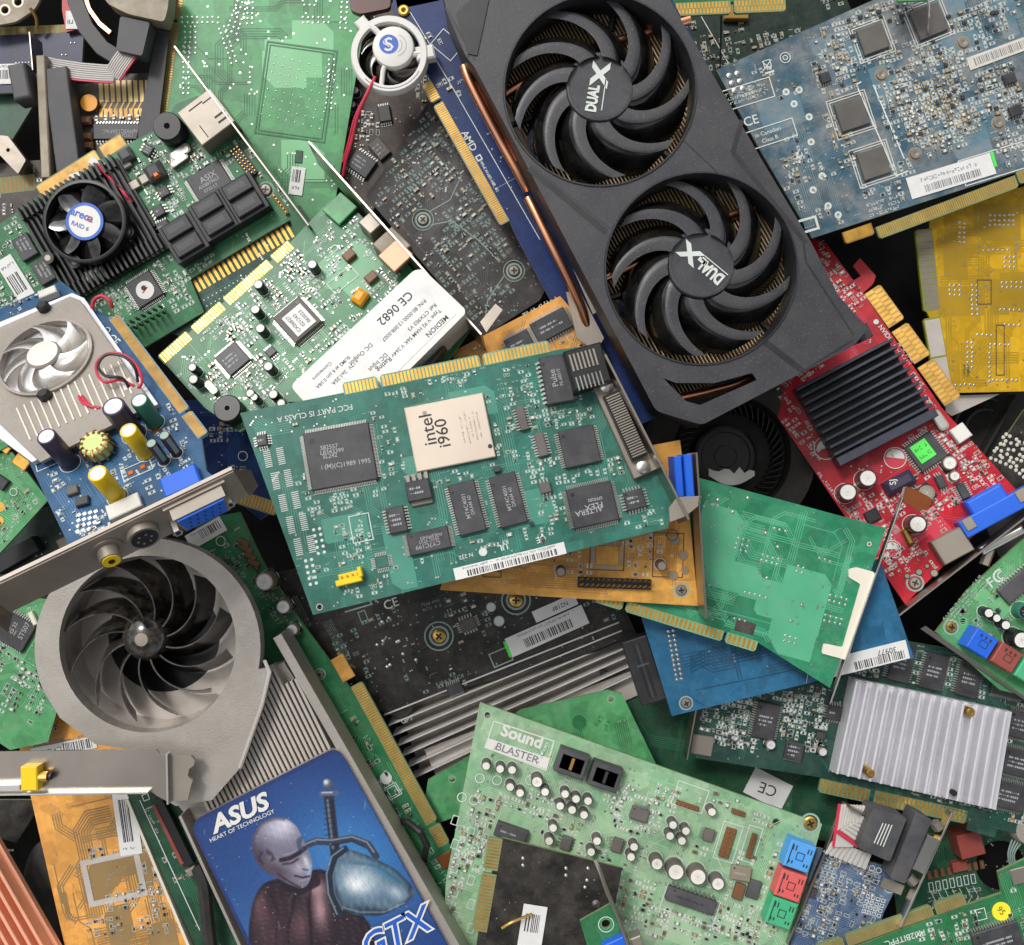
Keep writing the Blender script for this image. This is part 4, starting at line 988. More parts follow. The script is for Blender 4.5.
cl_ = np.array(cols); cl_ = np.where(cl_ <= .04045, cl_/12.92, ((cl_+.055)/1.055)**2.4)*.85; at.data.foreach_set('color', np.concatenate([cl_, np.ones((len(cl_), 1))], 1).astype('f').ravel())
pm = M('print_ink', '888888', .3, coat=.3); an = pm.node_tree.nodes.new('ShaderNodeAttribute'); an.attribute_name = 'print'; pm.node_tree.links.new(an.outputs['Color'], pm.node_tree.nodes['Principled BSDF'].inputs['Base Color'])
me.materials.append(pm); art_o = bpy.data.objects.new('printed_picture', me); sc.collection.objects.link(art_o); art_o.parent = stk
# ================================================================== blue card with a clear fan, lower left, tilted towards its bracket
T = Board('graphics_card', 'blue graphics card with clear plastic fan, purple and yellow capacitors and a dark metal bracket', 'graphics card',
          [(-30, 322), (61, 281), (113, 322), (200, 430), (206, 470), (222, 484), (74, 556), (0, 402)], 66, A=(115, 319), B=(200, 428), tilt=(.12, .62), mask='pcb_blue', seed=41)
T.edge((121, 317), (203, 425), -11, segs=((-.03, .85), (.87, 1.06)), pitch=2.2, gold='gold_dull', fillr=.9)
mb = MB()
cov = [(-25, 338), (70, 296), (80, 300), (152, 404), (40, 462), (-25, 400)]
HB = 12
mb.prism([T.P(*p, 6) for p in [(-25, 332), (72, 293), (84, 298), (158, 404), (32, 462), (-25, 420)]], 1, 6, 'alu'); T.part('heatsink_plate', mb)
fc = T.P(46, 358, HB); k_ = T.k; RF = 46*k_
mb = MB(); mb.prism([T.P(*p, HB) for p in cov], HB-4, HB, 'clear', holes=[circle(*fc, RF, 40)]); cv = T.part('clear_cover', mb, bevel=.8)
mb = MB(); n = 40; vs = [(fc[0]+r*math.cos(2*math.pi*i/n), fc[1]+r*math.sin(2*math.pi*i/n), z) for r, z in ((RF, HB-3), (RF+.5, HB+3), (RF-2, HB+3), (RF-2.5, HB-3)) for i in range(n)]
mb.add(vs, [(l*n+i, l*n+(i+1) % n, l*n+n+(i+1) % n, l*n+n+i) for l in range(3) for i in range(n)], 'clear'); T.part('fan_ring', mb, smooth=True, parent=cv)
mb = MB(); mb.lathe(fc[0], fc[1], [(17*k_, 7), (17*k_, HB+5), (15*k_, HB+7), (9, HB+7.2, 'smd_white'), (4, HB+8, 'white'), (.3, HB+8, 'white')], 'clear', 28); fn = T.part('fan', mb, smooth=True)
for i in range(7): fan_blade(T, fn, fc[0], fc[1], 16*k_, RF-3, i*2*math.pi/7, .35, 27, HB+5, HB-2, 'clear_blade', flat=.1)
mb = MB()
for i in range(15):
    t = i/14; a = (32+t*100, 432-t*46); mb.wall(T.P(a[0]-8, a[1]-16), T.P(a[0]+6, a[1]+16), 6, 13, 1.6, 'cream')
T.part('clear_fins', mb)
for (a, b) in ((45, 309), (46, 397)):
    x, y = T.P(a, b, HB); mb = MB(); mb.lathe(x, y, [(6, HB), (6, HB+5), (4, HB+7), (.3, HB+7)], 'black', 14); T.part('rubber_pin', mb, smooth=True)
T.block('fan_plug', 51, 297, 18, 10, 8, 'smd_white', 25); T.block('fan_plug', 133, 392, 11, 15, 12, 'white', 25)
def wire(pts, r, mat, name='wire', T_=None):
    T_ = T_ or T; q = [Vector((*T_.P(a, b, h), h)) for a, b, h in pts]; fine = []
    for i in range(len(q)-1):
        p0, p1, p2, p3 = q[max(i-1, 0)], q[i], q[i+1], q[min(i+2, len(q)-1)]
        for j in range(5):
            t = j/5; fine.append(.5*((2*p1)+(p2-p0)*t+(2*p0-5*p1+4*p2-p3)*t*t+(3*p1-p0-3*p2+p3)*t**3))
    fine.append(q[-1]); mb = MB(); mb.tube(fine, r, mat, 8); return T_.part(name, mb, smooth=True)
wire([(134, 386, 12), (120, 380, 18), (104, 382, 22), (96, 370, 26), (100, 358, 28), (114, 353, 28), (128, 357, 26), (138, 368, 22), (142, 382, 16), (138, 388, 12)], 1.3, 'red_wire')
wire([(129, 388, 12), (122, 378, 20), (106, 376, 24), (98, 366, 28), (106, 355, 30), (122, 356, 28), (134, 366, 24), (138, 382, 14)], 1.3, 'wire_black')
wire([(79, 396, 12), (82, 402, 14), (90, 406, 14), (100, 408, 12)], 1.3, 'red_wire'); wire([(82, 396, 13), (88, 404, 15), (98, 410, 10)], 1.3, 'red_wire')
wire([(92, 310, 4), (94, 300, 10), (102, 296, 12), (110, 301, 10), (112, 308, 4)], 1.8, 'red_wire')
T.can(46, 436, 9.3, 42, 'purple_cap', top='alu', stripe='silk_dim', ang=200); T.can(113, 406, 11, 42, 'purple_cap', top='alu', stripe='silk_dim', ang=200)
T.can(139, 400, 8.5, 34, 'green_cap', top='alu', stripe='silk_dim', ang=170); T.can(128, 430, 8.5, 36, 'yellow', top='steel_bright'); T.can(97, 473, 9.3, 38, 'yellow', top='steel_bright')
T.can(151, 443, 5.4, 28, 'maroon_cap', top='silk_dim', stripe='silk_dim'); T.can(164, 435, 5.4, 28, 'maroon_cap', top='silk_dim', stripe='silk_dim')
# wound coil
x, y = T.P(101, 452); mb = MB(); r_ = 13*k_
mb.lathe(x, y, [(r_*.55, 3), (r_, 3), (r_, 14), (r_*.9, 15.5), (.3, 15.5)], 'coil_core', 24)
for i in range(12):
    a = i*math.pi/6; mb.tube([(x+r_*.7*math.cos(a), y+r_*.7*math.sin(a), 16.4), (x+r_*1.08*math.cos(a), y+r_*1.08*math.sin(a), 14), (x+r_*1.12*math.cos(a+.1), y+r_*1.12*math.sin(a+.1), 2)], 1.2, 'copper', 6)
T.part('coil', mb, smooth=True); T.reserve(x, y, 2*r_, 2*r_)
T.block('power_chip', 74, 492, 11, 10, 4, 'ic_grey', 20); T.block('power_chip', 84, 503, 13, 10, 4, 'ic', 15); T.block('brown_contact', 101, 434, 16, 12, 2, 'smd_brown', 30)
T.block('copper_pad', 131, 473, 7, 6, .6, 'copper_dull', 25); T.block('copper_pad', 143, 467, 7, 6, .6, 'copper_dull', 25); T.block('copper_pad', 156, 430, 9, 5, .6, 'copper_dull', 25)
T.block('metal_jack_box', 127, 510, 34, 18, 7, 'smd_white', 26); T.block('blue_connector_back', 184, 486, 38, 26, 9, 'blue_plug', 25, c=1.5)
for i in range(4):
    for j in range(4): q = T.P(79+i*5.6-j*.5, 515+j*5.5-i*1.2); T.mb.flat(q[0], q[1], .3, 3, 3, 'solder')
T.marks(104, 340, 20, 8, -50, dens=.8); T.text('CE', 113, 340, 9, -45, bold=10); T.silkcircle(107, 331, 4)
T.silkrect(47, 458, 24, 24, 25); T.silkrect(137, 470, 30, 14, 25)
for (a, b, w_, h_) in ((20, 300, 60, 14), (70, 420, 40, 20), (70, 447, 22, 30), (62, 478, 26, 24), (120, 480, 20, 30), (155, 485, 24, 24), (95, 520, 40, 24), (168, 420, 20, 40), (180, 450, 20, 20), (150, 462, 30, 20), (60, 440, 20, 20), (115, 520, 60, 30)):
    T.cluster(a, b, w_, h_, 25, p=.85, pop=.5, kinds='wwrtb', texts=.5, pad='silk')
T.enrich(50, kinds='wwrt'); T.vias(90); T.traces(25, rect=(110, 480, 180, 120)); T.fin()
# bracket with its sockets
a = Vector(T.P(16, 604)); b = Vector(T.P(240, 495)); d = (b-a).normalized(); o = Vector((d.y, -d.x))
g1 = T.P(20, 640)
if (Vector(g1)-a).dot(o) < 0: o = -o
mb = MB(); A_ = a-d*8; B_ = b+d*6
mb.wall(tuple(A_), tuple(B_), -5, 33, 2.6, 'steel_dark'); br = T.part('slot_bracket', mb)
mb = MB(); q = [A_+o*0, B_+d*0, B_-o*3.4, A_-o*3.4]; mb.prism([tuple(v) for v in q], 33.1, 34.6, 'steel'); T.part('bracket_lip', mb, parent=br)
mb = MB(); e = B_+d*12; mb.add([(B_.x, B_.y, -8), (e.x-d.x*2, e.y-d.y*2, 0), (e.x+d.x*0, e.y+d.y*0, 24), (B_.x, B_.y, 34)], [(0, 1, 2, 3), (3, 2, 1, 0)], 'steel_dark'); T.part('bracket_foot', mb, parent=br)
mb = MB(); mb.add([(A_.x, A_.y, -10), (A_.x-d.x*6+o.x*16, A_.y-d.y*6+o.y*16, -8), (A_.x-d.x*6+o.x*16, A_.y-d.y*6+o.y*16, 26), (A_.x, A_.y, 34)], [(0, 1, 2, 3), (3, 2, 1, 0)], 'steel_dark'); T.part('bracket_tab', mb, parent=br)
def onface(px, py):                    # point on the outer face of the bracket under photo pixel
    best = None
    for i in range(-26, 36):
        q = Vector(T.P(px, py, i)); s_ = (q-a).dot(o)
        if best is None or abs(s_) < best[0]: best = (abs(s_), q-o*s_, i)
    return best[1], best[2]
def along(q, h, l0, l1, r, mb, mat, n=18, rx=None):
    p0 = (q.x+o.x*l0, q.y+o.y*l0, h); p1 = (q.x+o.x*l1, q.y+o.y*l1, h); mb.tube([p0, p1], r, mat, n)
q, h = onface(107, 548); mb = MB()
along(q, h, 1, 3, 13, mb, 'nickel'); along(q, h, 3, 13, 8.5, mb, 'nickel'); along(q, h, 13, 14, 7, mb, 'yellow'); along(q, h, 14, 14.5, 2.6, mb, 'black'); T.part('video_socket', mb, smooth=True, label='yellow round video socket')
q, h = onface(142, 531); mb = MB(); along(q, h, 1, 8, 13, mb, 'nickel'); along(q, h, 8, 8.6, 10.5, mb, 'black')
for ang_ in range(0, 360, 60): along(q+d*(5.5*math.cos(math.radians(ang_))), h+5.5*math.sin(math.radians(ang_)), 8.6, 8.9, 1.1, mb, 'ink_grey', 6)
T.part('round_socket', mb, smooth=True)
q, h = onface(198, 500); mb = MB()
def obox(q, h, w, hh, l0, l1, mb, mat, taper=0):
    vs = []
    for l in (l0, l1):
        for sx, sz in ((-1, -1), (1, -1), (1, 1), (-1, 1)):
            ww = w/2-(taper if sz < 0 else 0); v = q+d*(sx*ww)+o*l; vs.append((v.x, v.y, h+sz*hh/2))
    mb.add(vs, [(0, 1, 5, 4), (1, 2, 6, 5), (2, 3, 7, 6), (3, 0, 4, 7), (4, 5, 6, 7), (3, 2, 1, 0)], mat)
obox(q, h, 52, 24, 1, 4, mb, 'nickel', 3); obox(q, h, 44, 20, 4, 15, mb, 'nickel', 3); obox(q, h, 39, 16, 15, 16.5, mb, 'blue_plug', 3)
for rr in range(3):
    for cc in range(5): along(q+d*(-13+cc*6.2+rr*1.3), h-5+rr*5, 16.5, 16.8, 1.1, mb, 'ink', 6)
T.part('blue_video_port', mb, bevel=.8)
for (a1, b1) in ((173, 520), (225, 492)):
    q, h = onface(a1, b1); mb = MB(); along(q, h, 1, 14, 4.2, mb, 'steel_bright', 6); along(q, h, 14, 14.4, 2, mb, 'black', 8); T.part('hex_post', mb)

# ================================================================== RAID card top left
T = Board('controller_card', 'green controller card with a black square heatsink fan bearing a blue and white round label', 'expansion card',
          [(-60, 268), (38, 196), (126, 145), (160, 128), (176, 104), (196, 96), (222, 100), (318, 236), (300, 246), (290, 220), (272, 230), (190, 279), (204, 312), (145, 347), (60, 300), (-40, 330)], 14, A=(38, 196), B=(126, 140), mask='pcb_green', seed=51)
T.edge((35, 186), (120, 133), -14, segs=((0, .7), (.74, 1)), pitch=2.2, gold='gold_dull', fillr=.95)
# cooler
x, y = T.P(96, 232); r = T.rl(30); k = T.k; mb = MB(); mb.box(x, y, 1, 112*k, 104*k, 4, 'black', r); hsx = T.part('heatsink', mb); mb = MB(); T.reserve(x, y, 114, 106, r)
for i in range(20):
    for sgn in (-1, 1):
        q = rot2(-52+i*5.5, sgn*46, math.radians(r)); mb.box(x+q[0]*k, y+q[1]*k, 5, 2.2, 14*k, 12, 'black', r)
    q = rot2(-52+i*5.5, 0, math.radians(r)); mb.box(x+q[0]*k, y+q[1]*k, 5, 1.8, 76*k, 8, 'black', r)
T.part('heatsink_fins', mb, parent=hsx)
fh = 30; fc = T.P(84, 221, fh); RF = 41*k*.97
mb = MB(); n = 44; vs = [(fc[0]+r_*math.cos(2*math.pi*i/n), fc[1]+r_*math.sin(2*math.pi*i/n), z) for r_, z in ((RF, 14), (RF+1, fh-.6), (RF, fh), (RF-2.5, fh), (RF-3, 14)) for i in range(n)]
mb.add(vs, [(l*n+i, l*n+(i+1) % n, l*n+n+(i+1) % n, l*n+n+i) for l in range(4) for i in range(n)], 'black')
T.part('fan_ring', mb, smooth=True)
for (a, b) in ((48, 258), (128, 232), (75, 262)):
    mb = MB(); q = T.P(a, b, 20); mb.cyl(q[0], q[1], 12, 6, 9, 'black', 14); mb.disc(q[0], q[1], 21.1, 3, 'steel_dark', 10); T.part('fan_lug', mb)
mb = MB(); mb.lathe(fc[0], fc[1], [(19, 14), (19, fh-3), (18, fh-1.6), (.3, fh-1.6)], 'black', 30); fn = T.part('fan', mb, smooth=True)
for i in range(7): fan_blade(T, fn, fc[0], fc[1], 17, RF-4, i*2*math.pi/7+.3, -.25, 27, fh-3, fh-13, 'black_gloss', flat=.05)
mb = MB(); mb.disc(fc[0], fc[1], fh-1.3, 17.8, 'white', 32); mb.ring(fc[0], fc[1], fh-1.2, 15.2, 18, 'ink_blue', 36); lb = T.part('round_label', mb, parent=fn)
T.text('areca', 82, 215, 7.5, -22, 'ink_blue', h=fh-1.1, parent=lb, bold=30); T.text('RAID 6', 80, 226, 4.2, -22, 'ink_blue', h=fh-1.1, parent=lb, bold=15); T.text('c', 89.5, 218, 7.5, -22, 'ink_red', h=fh-1.0, parent=lb, bold=30)
T.block('white_clip', 99, 276, 20, 12, 12, 'white', 20, c=3); T.block('white_fan_plug', 100, 166, 16, 8, 9, 'white', -30); T.block('white_clip', 79, 178, 14, 7, 8, 'white', 20, c=2)
wire([(97, 164, 9), (104, 172, 12), (112, 180, 12), (120, 188, 12), (126, 196, 14), (132, 202, 10)], 1.5, 'red_wire'); wire([(101, 165, 9), (112, 176, 13), (118, 186, 12), (128, 194, 13), (134, 200, 10)], 1.4, 'wire_black')
# buzzer
x, y = T.P(167, 126, 22); mb = MB(); mb.lathe(x, y, [(14, .5), (14, 21), (13, 22.5), (3, 22.5), (2.4, 21.5, 'void'), (.3, 21.5, 'void')], 'black', 28); T.part('buzzer', mb, smooth=True); T.reserve(x, y, 30, 30)
# metal network jack
x, y = T.P(207, 118, 22); r = T.rl(37); mb = MB(); mb.box(x, y, .5, 40, 40, 25, 'nickel', r, c=.8); jk = T.part('network_jack', mb); T.reserve(x, y, 46, 46, r); mb = MB()
for (u, v, w_, h_) in ((-2, 14, 16, 1.2), (10, 12, 10, 1.2), (12, -6, 12, 2), (12, -12, 12, 2), (-10, -10, 1, 14)):
    q = rot2(u, v, math.radians(r)); mb.flat(x+q[0], y+q[1], 25.7, w_, h_, 'ink', r+0)
T.part('stamped_slots', mb, parent=jk)
T.strip('slot_bracket', (183, 57), (314, 232), 2, -20, 26, 'steel')
T.crystal(182, 154, 22, 10, 35); T.crystal(181, 162, 20, 6, 35)
T.chip(211, 183, 38, 30, 32, pins='v', npin=20, text=[('ASIX', 6, -3, -6, 30), ('AX88796LF', 3.4, -2, 0, 30), ('0732 LT', 3.2, 0, 5, 30)], bold=14)
T.chip(146, 290, 28, 28, 32, pins='q', npin=14, marks=0); mb = MB(); q = T.P(147, 291); mb.disc(q[0], q[1], 5.4, 9, 'white', 24); mb.box(q[0], q[1], 5.45, 8, 1.2, .15, 'ink_red', 20); mb.disc(q[0], q[1]+2.4, 5.6, 2.6, 'ink', 10); T.part('round_label', mb)
T.chip(128, 165, 9, 9, 30, pins='', mat='ic_grey'); T.block('coil_inductor', 128, 157, 14, 13, 9, 'plug_grey', 30, c=3); T.block('coil_inductor', 157, 174, 18, 17, 11, 'plug_grey', 30, c=4); T.block('copper_coil', 160, 178, 8, 7, 12, 'copper_dull', 30, c=2)
T.chip(149, 151, 10, 10, -30, pins='v', npin=3); T.chip(165, 193, 11, 10, 30, pins='v', npin=3, marks=1); T.chip(160, 212, 11, 11, 30, pins='v', npin=3, marks=1); T.chip(163, 228, 16, 11, 25, pins='d', npin=6, marks=1)
T.block('inductor', 136, 186, 10, 9, 5, 'nickel', 30); T.block('inductor', 146, 180, 10, 9, 5, 'nickel', 30)
for (a, b) in ((27, 248), (46, 272)): T.chip(a, b, 24, 18, -60, pins='', mat='ic', name='memory_chip')
T.sticker(15, 278, 18, 46, 32, bar=(.15, .85, .15, .6), lines=[(.5, .8, .8, .1)])
# three dual drive connectors
for (a, b) in ((243, 197), (213, 215), (183, 237)):
    x, y = T.P(a, b, 18); r = T.rl(31); mb = MB(); mb.box(x, y, .5, 36, 40, 16, 'plug_grey' if 0 else 'shroud_dark', r, c=.6)
    for v in (-9, 10):
        q = rot2(0, v, math.radians(r)); mb.box(x+q[0], y+q[1], 16, 28, 15, 5, 'shroud_dark', r, c=1); mb.flat(x+q[0], y+q[1], 21.1, 22, 9, 'black', r); mb.flat(x+q[0]-.6, y+q[1]+.8, 21.15, 18, 6, 'shroud', r)
    T.part('drive_connector', mb); T.reserve(x, y, 38, 42, r)
T.header(127, 321, 8, 2, 7.2, 28, base=False, mat='black', pin='steel_dark', h=14) if 0 else T.header(148, 320, 7, 2, 6.4, 28, base=False, pin='black', h=15)
T.header(245, 163, 3, 9, 3.6, 37, mat='black', pin='brass', h=8); T.header(281, 205, 1, 6, 4, 36, mat='gold_gap', pin='brass', h=6)
T.screw(266, 190, 6); T.text('ARC-12', 100, 296, 5, 60, bold=6)
T.edge((163, 272), (286, 201), -12, segs=((.12, 1),), pitch=6, gold='gold') if 0 else None
for (a, b, w_, h_) in ((140, 160, 60, 40), (150, 205, 44, 50), (190, 175, 60, 50), (120, 195, 14, 60), (240, 150, 40, 30), (170, 250, 40, 30), (110, 300, 40, 40), (180, 290, 50, 40), (25, 225, 40, 20), (20, 300, 50, 40), (60, 290, 40, 24), (200, 160, 50, 20), (145, 265, 60, 20), (275, 180, 30, 50), (180, 200, 20, 40), (230, 175, 24, 40)):
    T.cluster(a, b, w_, h_, 30, p=.92, pop=.45, kinds='rrtwb', texts=.6, pad='silk')
T.enrich(130, pop=.35); T.traces(50); T.vias(120); T.fin()
# board with slanted contacts seen between
T = Board('memory_board', 'dark green board with a slanting row of gold contacts, showing below the black drive connectors', 'circuit board', [(155, 285), (300, 205), (330, 250), (210, 345), (160, 330)], 8, A=(165, 285), B=(290, 212), mask='pcb_dark', seed=52)
T.edge((178, 277), (285, 216), -14, segs=((0, 1),), pitch=6.4, gold='gold') if 0 else None
for i in range(20):
    q = T.P(196+i*4.9, 284-i*2.85); T.mb.flat(q[0], q[1], .3, 3, 17, 'gold', 0)
for row in range(3): 
    for i in range(26): q = T.P(204+i*4.2+row*3, 300-i*2.4+row*6); T.mb.disc(q[0], q[1], .3, .8, 'silk', 6)
T.traces(30, kmax=8); T.fin()

# ================================================================== modem card with white box
T = Board('modem_card', 'green modem card with a long white labelled box and a bent metal bracket', 'expansion card',
          [(160, 358), (283, 250), (330, 200), (350, 204), (470, 330), (440, 372), (345, 400), (286, 402), (240, 432), (205, 408)], 46, A=(168, 366), B=(288, 262), tilt=(.05, .2), mask='pcb_lime' if 0 else 'pcb_green', seed=61)
T.edge((157, 356), (276, 250), -12, segs=((0, .24), (.27, .52), (.54, .92), (.94, 1.1)), pitch=3.1)
mb = MB(); bx = rpoly([T.P(*p, 42) for p in [(290, 386), (414, 270), (423, 269), (465, 309), (465, 314), (345, 434), (325, 425)]], 6); mb.prism(bx, .4, 42, 'white'); wb = T.part('white_box', mb, bevel=2.2, smooth=False)
mb = MB(); mb.prism(rpoly([T.P(*p, 42) for p in [(298, 387), (415, 277), (422, 277), (456, 310), (456, 314), (345, 424), (332, 416)]], 3), 42, 42.4, 'paper'); T.part('paper_label', mb, parent=wb)
tt = lambda s_, a, b, z_, bo=4: T.text(s_, a, b, z_, 223, 'ink', h=42.6, parent=wb, bold=bo, name='lettering')
tt('CE 0682', 395, 308, 8.5, 8); tt('MEDION', 437, 326, 5, 8); tt('P/N: 80.0000.13.008.0007', 404, 320, 3.8)
tt('Type: V.92 HAM 56K V.264V', 416, 333, 3.8); tt('Ref: CTX903 V3', 422, 317, 3.8); tt('P/N: 80.0000.13.008.0007', 396, 322-4, 0.1) if 0 else None
tt('P/N 90.0006 13.008.0007', 402, 312+10, 4) if 0 else None
tt('Rating', 384, 364, 5, 8); tt('DC Input', 378, 362, 4.2); tt('DC Output', 361, 354, 4.2); tt('+12V  2x1.35A', 345, 372, 3.8); tt('SUM2 at 6 pin 0.58A', 333, 372, 3.6); tt('Connectors', 322, 371, 3.4)
mb = MB(); mb.box(*T.P(432, 365, 20), 14, 40, 3, 12, 'black', T.rl(50)); T.part('barcode_panel', mb, parent=wb)
mb = MB(); q1, q2 = T.P(316, 157), T.P(484, 345); mb.wall(q1, q2, -14, 30, 2.2, 'steel'); br = T.part('slot_bracket', mb)
mb = MB(); mb.prism([T.P(*p) for p in [(482, 330), (497, 312), (504, 318), (488, 340)]], 20, 22, 'nickel'); T.part('bracket_foot', mb, parent=br)
T.block('phone_jack', 396, 256, 26, 28, 26, 'beige', 42, c=1); T.block('phone_jack', 374, 232, 16, 18, 20, 'nickel', 42, c=1); mb = MB(); q = T.P(396, 256, 26); mb.box(q[0], q[1], 26.4, 24, 22, 2, 'peach', T.rl(42), c=.5); T.part('jack_cover', mb)
T.chip(299, 322, 36, 34, -50, pins='q', npin=18, mat='ic_grey', marks=0, th=7); T.sticker(299, 320, 26, 24, -50, h0=8.4, lines=False, text=[('CX06827', 3.8, -5.5, 4, 130), ('021243', 3.8, 0, 0, 130), ('065023', 3.8, 5.5, -4, 130)])
T.chip(234, 360, 26, 26, 40, pins='q', npin=14, marks=3); T.chip(272, 353, 10, 9, 40, pins='d', npin=4, marks=0)
x, y = T.P(227, 408, 16); mb = MB(); mb.lathe(x, y, [(13, .5), (13, 15), (12, 16), (2.4, 16), (2, 15.2, 'void'), (.3, 15.2, 'void')], 'black', 28); T.part('buzzer', mb, smooth=True); T.reserve(x, y, 28, 28)
for (a, b, rr) in ((258, 284, 5), (255, 309, 5), (260, 328, 5), (312, 264, 5), (192, 367, 4.5), (193, 379, 5), (268, 366, 5), (250, 393, 4.5), (273, 394, 5), (281, 403, 4.5), (254, 397, 4)): T.can(a, b, rr, 17, 'black', top='white')
T.crystal(213, 389, 16, 7, -48); T.block('orange_capacitor', 361, 299, 15, 12, 10, 'orange', 55, c=3); T.block('red_transformer', 350, 257, 12, 9, 6, 'smd_brown', 40); T.block('red_transformer', 372, 279, 12, 9, 6, 'smd_brown', 40)
T.silkrect(343, 280, 30, 14, 38); T.text('CE', 333, 249, 7, 222, bold=10); T.marks(322, 240, 26, 8, 222, lines=2)
T.block('green_tab_board', 341, 211, 26, 24, 2, 'pcb_lime', 45, z0=4); T.screw(341, 208, 4); 
for (a, b, w_, h_) in ((290, 285, 50, 36), (275, 305, 30, 60), (225, 385, 40, 40), (262, 375, 40, 40), (310, 350, 60, 22), (345, 240, 60, 26), (310, 300, 26, 24), (335, 330, 24, 60), (370, 220, 26, 40), (250, 345, 26, 50), (240, 330, 40, 18), (300, 270, 26, 60), (380, 285, 30, 30), (215, 370, 24, 30), (260, 410, 50, 20)):
    T.cluster(a, b, w_, h_, 40, p=.92, pop=.5, kinds='rrrtb', texts=.6, pad='silk', )
T.enrich(110, pop=.35); T.pours(6, (20, 40), rect=(350, 240, 80, 80)); T.traces(40); T.vias(80); T.fin()
# ================================================================== boards behind, top
T = Board('bare_board_back', 'light green board seen from its soldered back with a dotted rounded square, upper left', 'circuit board',
          [(186, -30), (368, -30), (362, 40), (333, 214), (322, 235), (250, 240), (158, 140)], -22, A=(186, -30), B=(368, -30), mask='pcb_lime', seed=71)
T.edge((172, -25), (150, 128), 15, segs=((0, .28), (.3, .99)), pitch=2.6, gold='gold_dull', fillr=.55)
T.silkrect(296, 92, 70, 92, -8, lw=1.6, mat='pcb_green'); T.silkrect(296, 92, 64, 86, -8, lw=1.0, mat='pcb_green'); x, y = T.P(296, 92); T.reserve(x, y, 74, 96, T.rl(-8)); T.avoid = 1
T.grid_dots(298, 92, 8, 8, 8.6, r=.8, ang=-14)
T.pours(10, (20, 60)); T.traces(30, mat='pcb_green', w=.9, pitch=2.6, kmax=5); T.traces(10, mat='pcb_deep', w=.6, kmax=3)
for (a, b, nx, ny, an) in ((250, 8, 2, 7, 0), (344, 15, 2, 6, -3), (316, 20, 6, 2, 0), (228, 45, 2, 8, 20), (200, 20, 8, 2, 0), (238, 15, 8, 3, 70), (186, 70, 2, 10, 0), (205, 130, 6, 2, -30), (332, 70, 2, 5, 0), (190, 40, 3, 6, 0), (330, 90, 2, 8, -3), (250, 75, 1, 4, 0), (310, 5, 3, 1, 0)): T.grid_dots(a, b, nx, ny, 5.2, r=1.25, ang=an, jitter=.4)
T.vias(110, r=1.1, mat='solder'); T.sticker(297, 181, 14, 28, -8, bar=(.15, .75, .45, .9), lines=[(.5, .25, .6, .2)]); T.block('dark_print', 299, 157, 8, 13, .4, 'pcb_deep', -5); T.fin()
mb = MB(); mb.prism([T.P(*p, 6) for p in [(167, -20), (176, -20), (158, 130), (148, 160), (134, 152)]], 5, 7, 'plug_grey'); T.part('slot_bracket', mb)

T = Board('backside_board', 'charcoal graphics board seen from the back with two round screws, beside the modem bracket', 'circuit board',
          [(432, 96), (470, 80), (560, 260), (540, 300), (484, 336), (366, 196)], -14, A=(366, 196), B=(484, 336), mask='pcb_char', seed=72)
T.silk = 'silk_dim'
T.screw(423, 220, 5.5); T.screw(514, 271, 5.5); T.silkcircle(423, 220, 11); T.silkcircle(514, 271, 11)
T.silkline([(429, 212), (450, 200), (462, 175)], 1); T.silkline([(431, 225), (452, 221), (478, 240), (500, 262)], 1); T.silkline([(504, 276), (488, 300), (485, 320)], 1)
for (a, b, w_, h_) in ((425, 135, 40, 46), (415, 165, 50, 40), (400, 200, 46, 40), (440, 150, 40, 30), (470, 210, 50, 46), (490, 245, 30, 40), (450, 260, 60, 40), (470, 300, 40, 40), (450, 235, 40, 20), (500, 290, 24, 24), (440, 180, 40, 20)):
    T.cluster(a, b, w_, h_, -50+90, p=.95, pop=.35, kinds='wttr', texts=.4, pad='silk_dim', cell=(7, 6))
T.vias(300, r=.7, mat='silk_dim'); T.traces(40, kmax=10, pitch=1.8); T.fin()

T = Board('motherboard_piece', 'brown dusty board packed with small parts below the little white fan', 'circuit board', [(350, 80), (352, 20), (470, -30), (480, 80), (436, 110), (370, 215), (330, 190)], -40, mask='pcb_brown', seed=73)
T.chip(362, 165, 24, 20, -35, pins='d', npin=8); T.chip(380, 150, 14, 20, 40, pins='', mat='ic_grey'); T.chip(385, 115, 12, 16, 10, pins='d', marks=0)
T.fill(26, (20, 40), p=.85, pop=.8, kinds='rtbbs', texts=.2); T.can(355, 90, 4, 10, 'black_rough'); T.can(352, 104, 4, 10, 'black_rough'); T.vias(120); T.fin()

# small white fan
T = Thing('case_fan', 'small round white fan with a blue swirl on its hub and a red wire', 'fan', (391, 60), (430, 60), 36)
mb = MB(); n = 44; R_ = 36.5; hx, hy = 394, 51
vs = [(r_*math.cos(2*math.pi*i/n), r_*math.sin(2*math.pi*i/n), z) for r_, z in ((R_+1, 7), (R_, 14), (R_-1, 15), (R_-6, 15), (R_-6.5, 14), (R_-6.5, 9)) for i in range(n)]
mb.add(vs, [(l*n+i, l*n+(i+1) % n, l*n+n+(i+1) % n, l*n+n+i) for l in range(5) for i in range(n)], 'white'); ring = T.part('fan_frame', mb, smooth=True)
mb = MB(); mb.box(34, 2, 2, 18, 13, 12, 'white', 10, c=1.5); mb.box(-26, 30, 2, 12, 10, 12, 'white', 40, c=1.5); mb.tube([(3, 6, 13), (-14, 24, 13), (-22, 29, 12)], 3, 'white', 8); mb.tube([(3, 6, 13), (18, -1, 13), (32, 2, 11)], 3, 'white', 8); mb.tube([(0, 4, 13), (-6, -16, 13), (-8, -32, 12)], 2.4, 'white', 8)
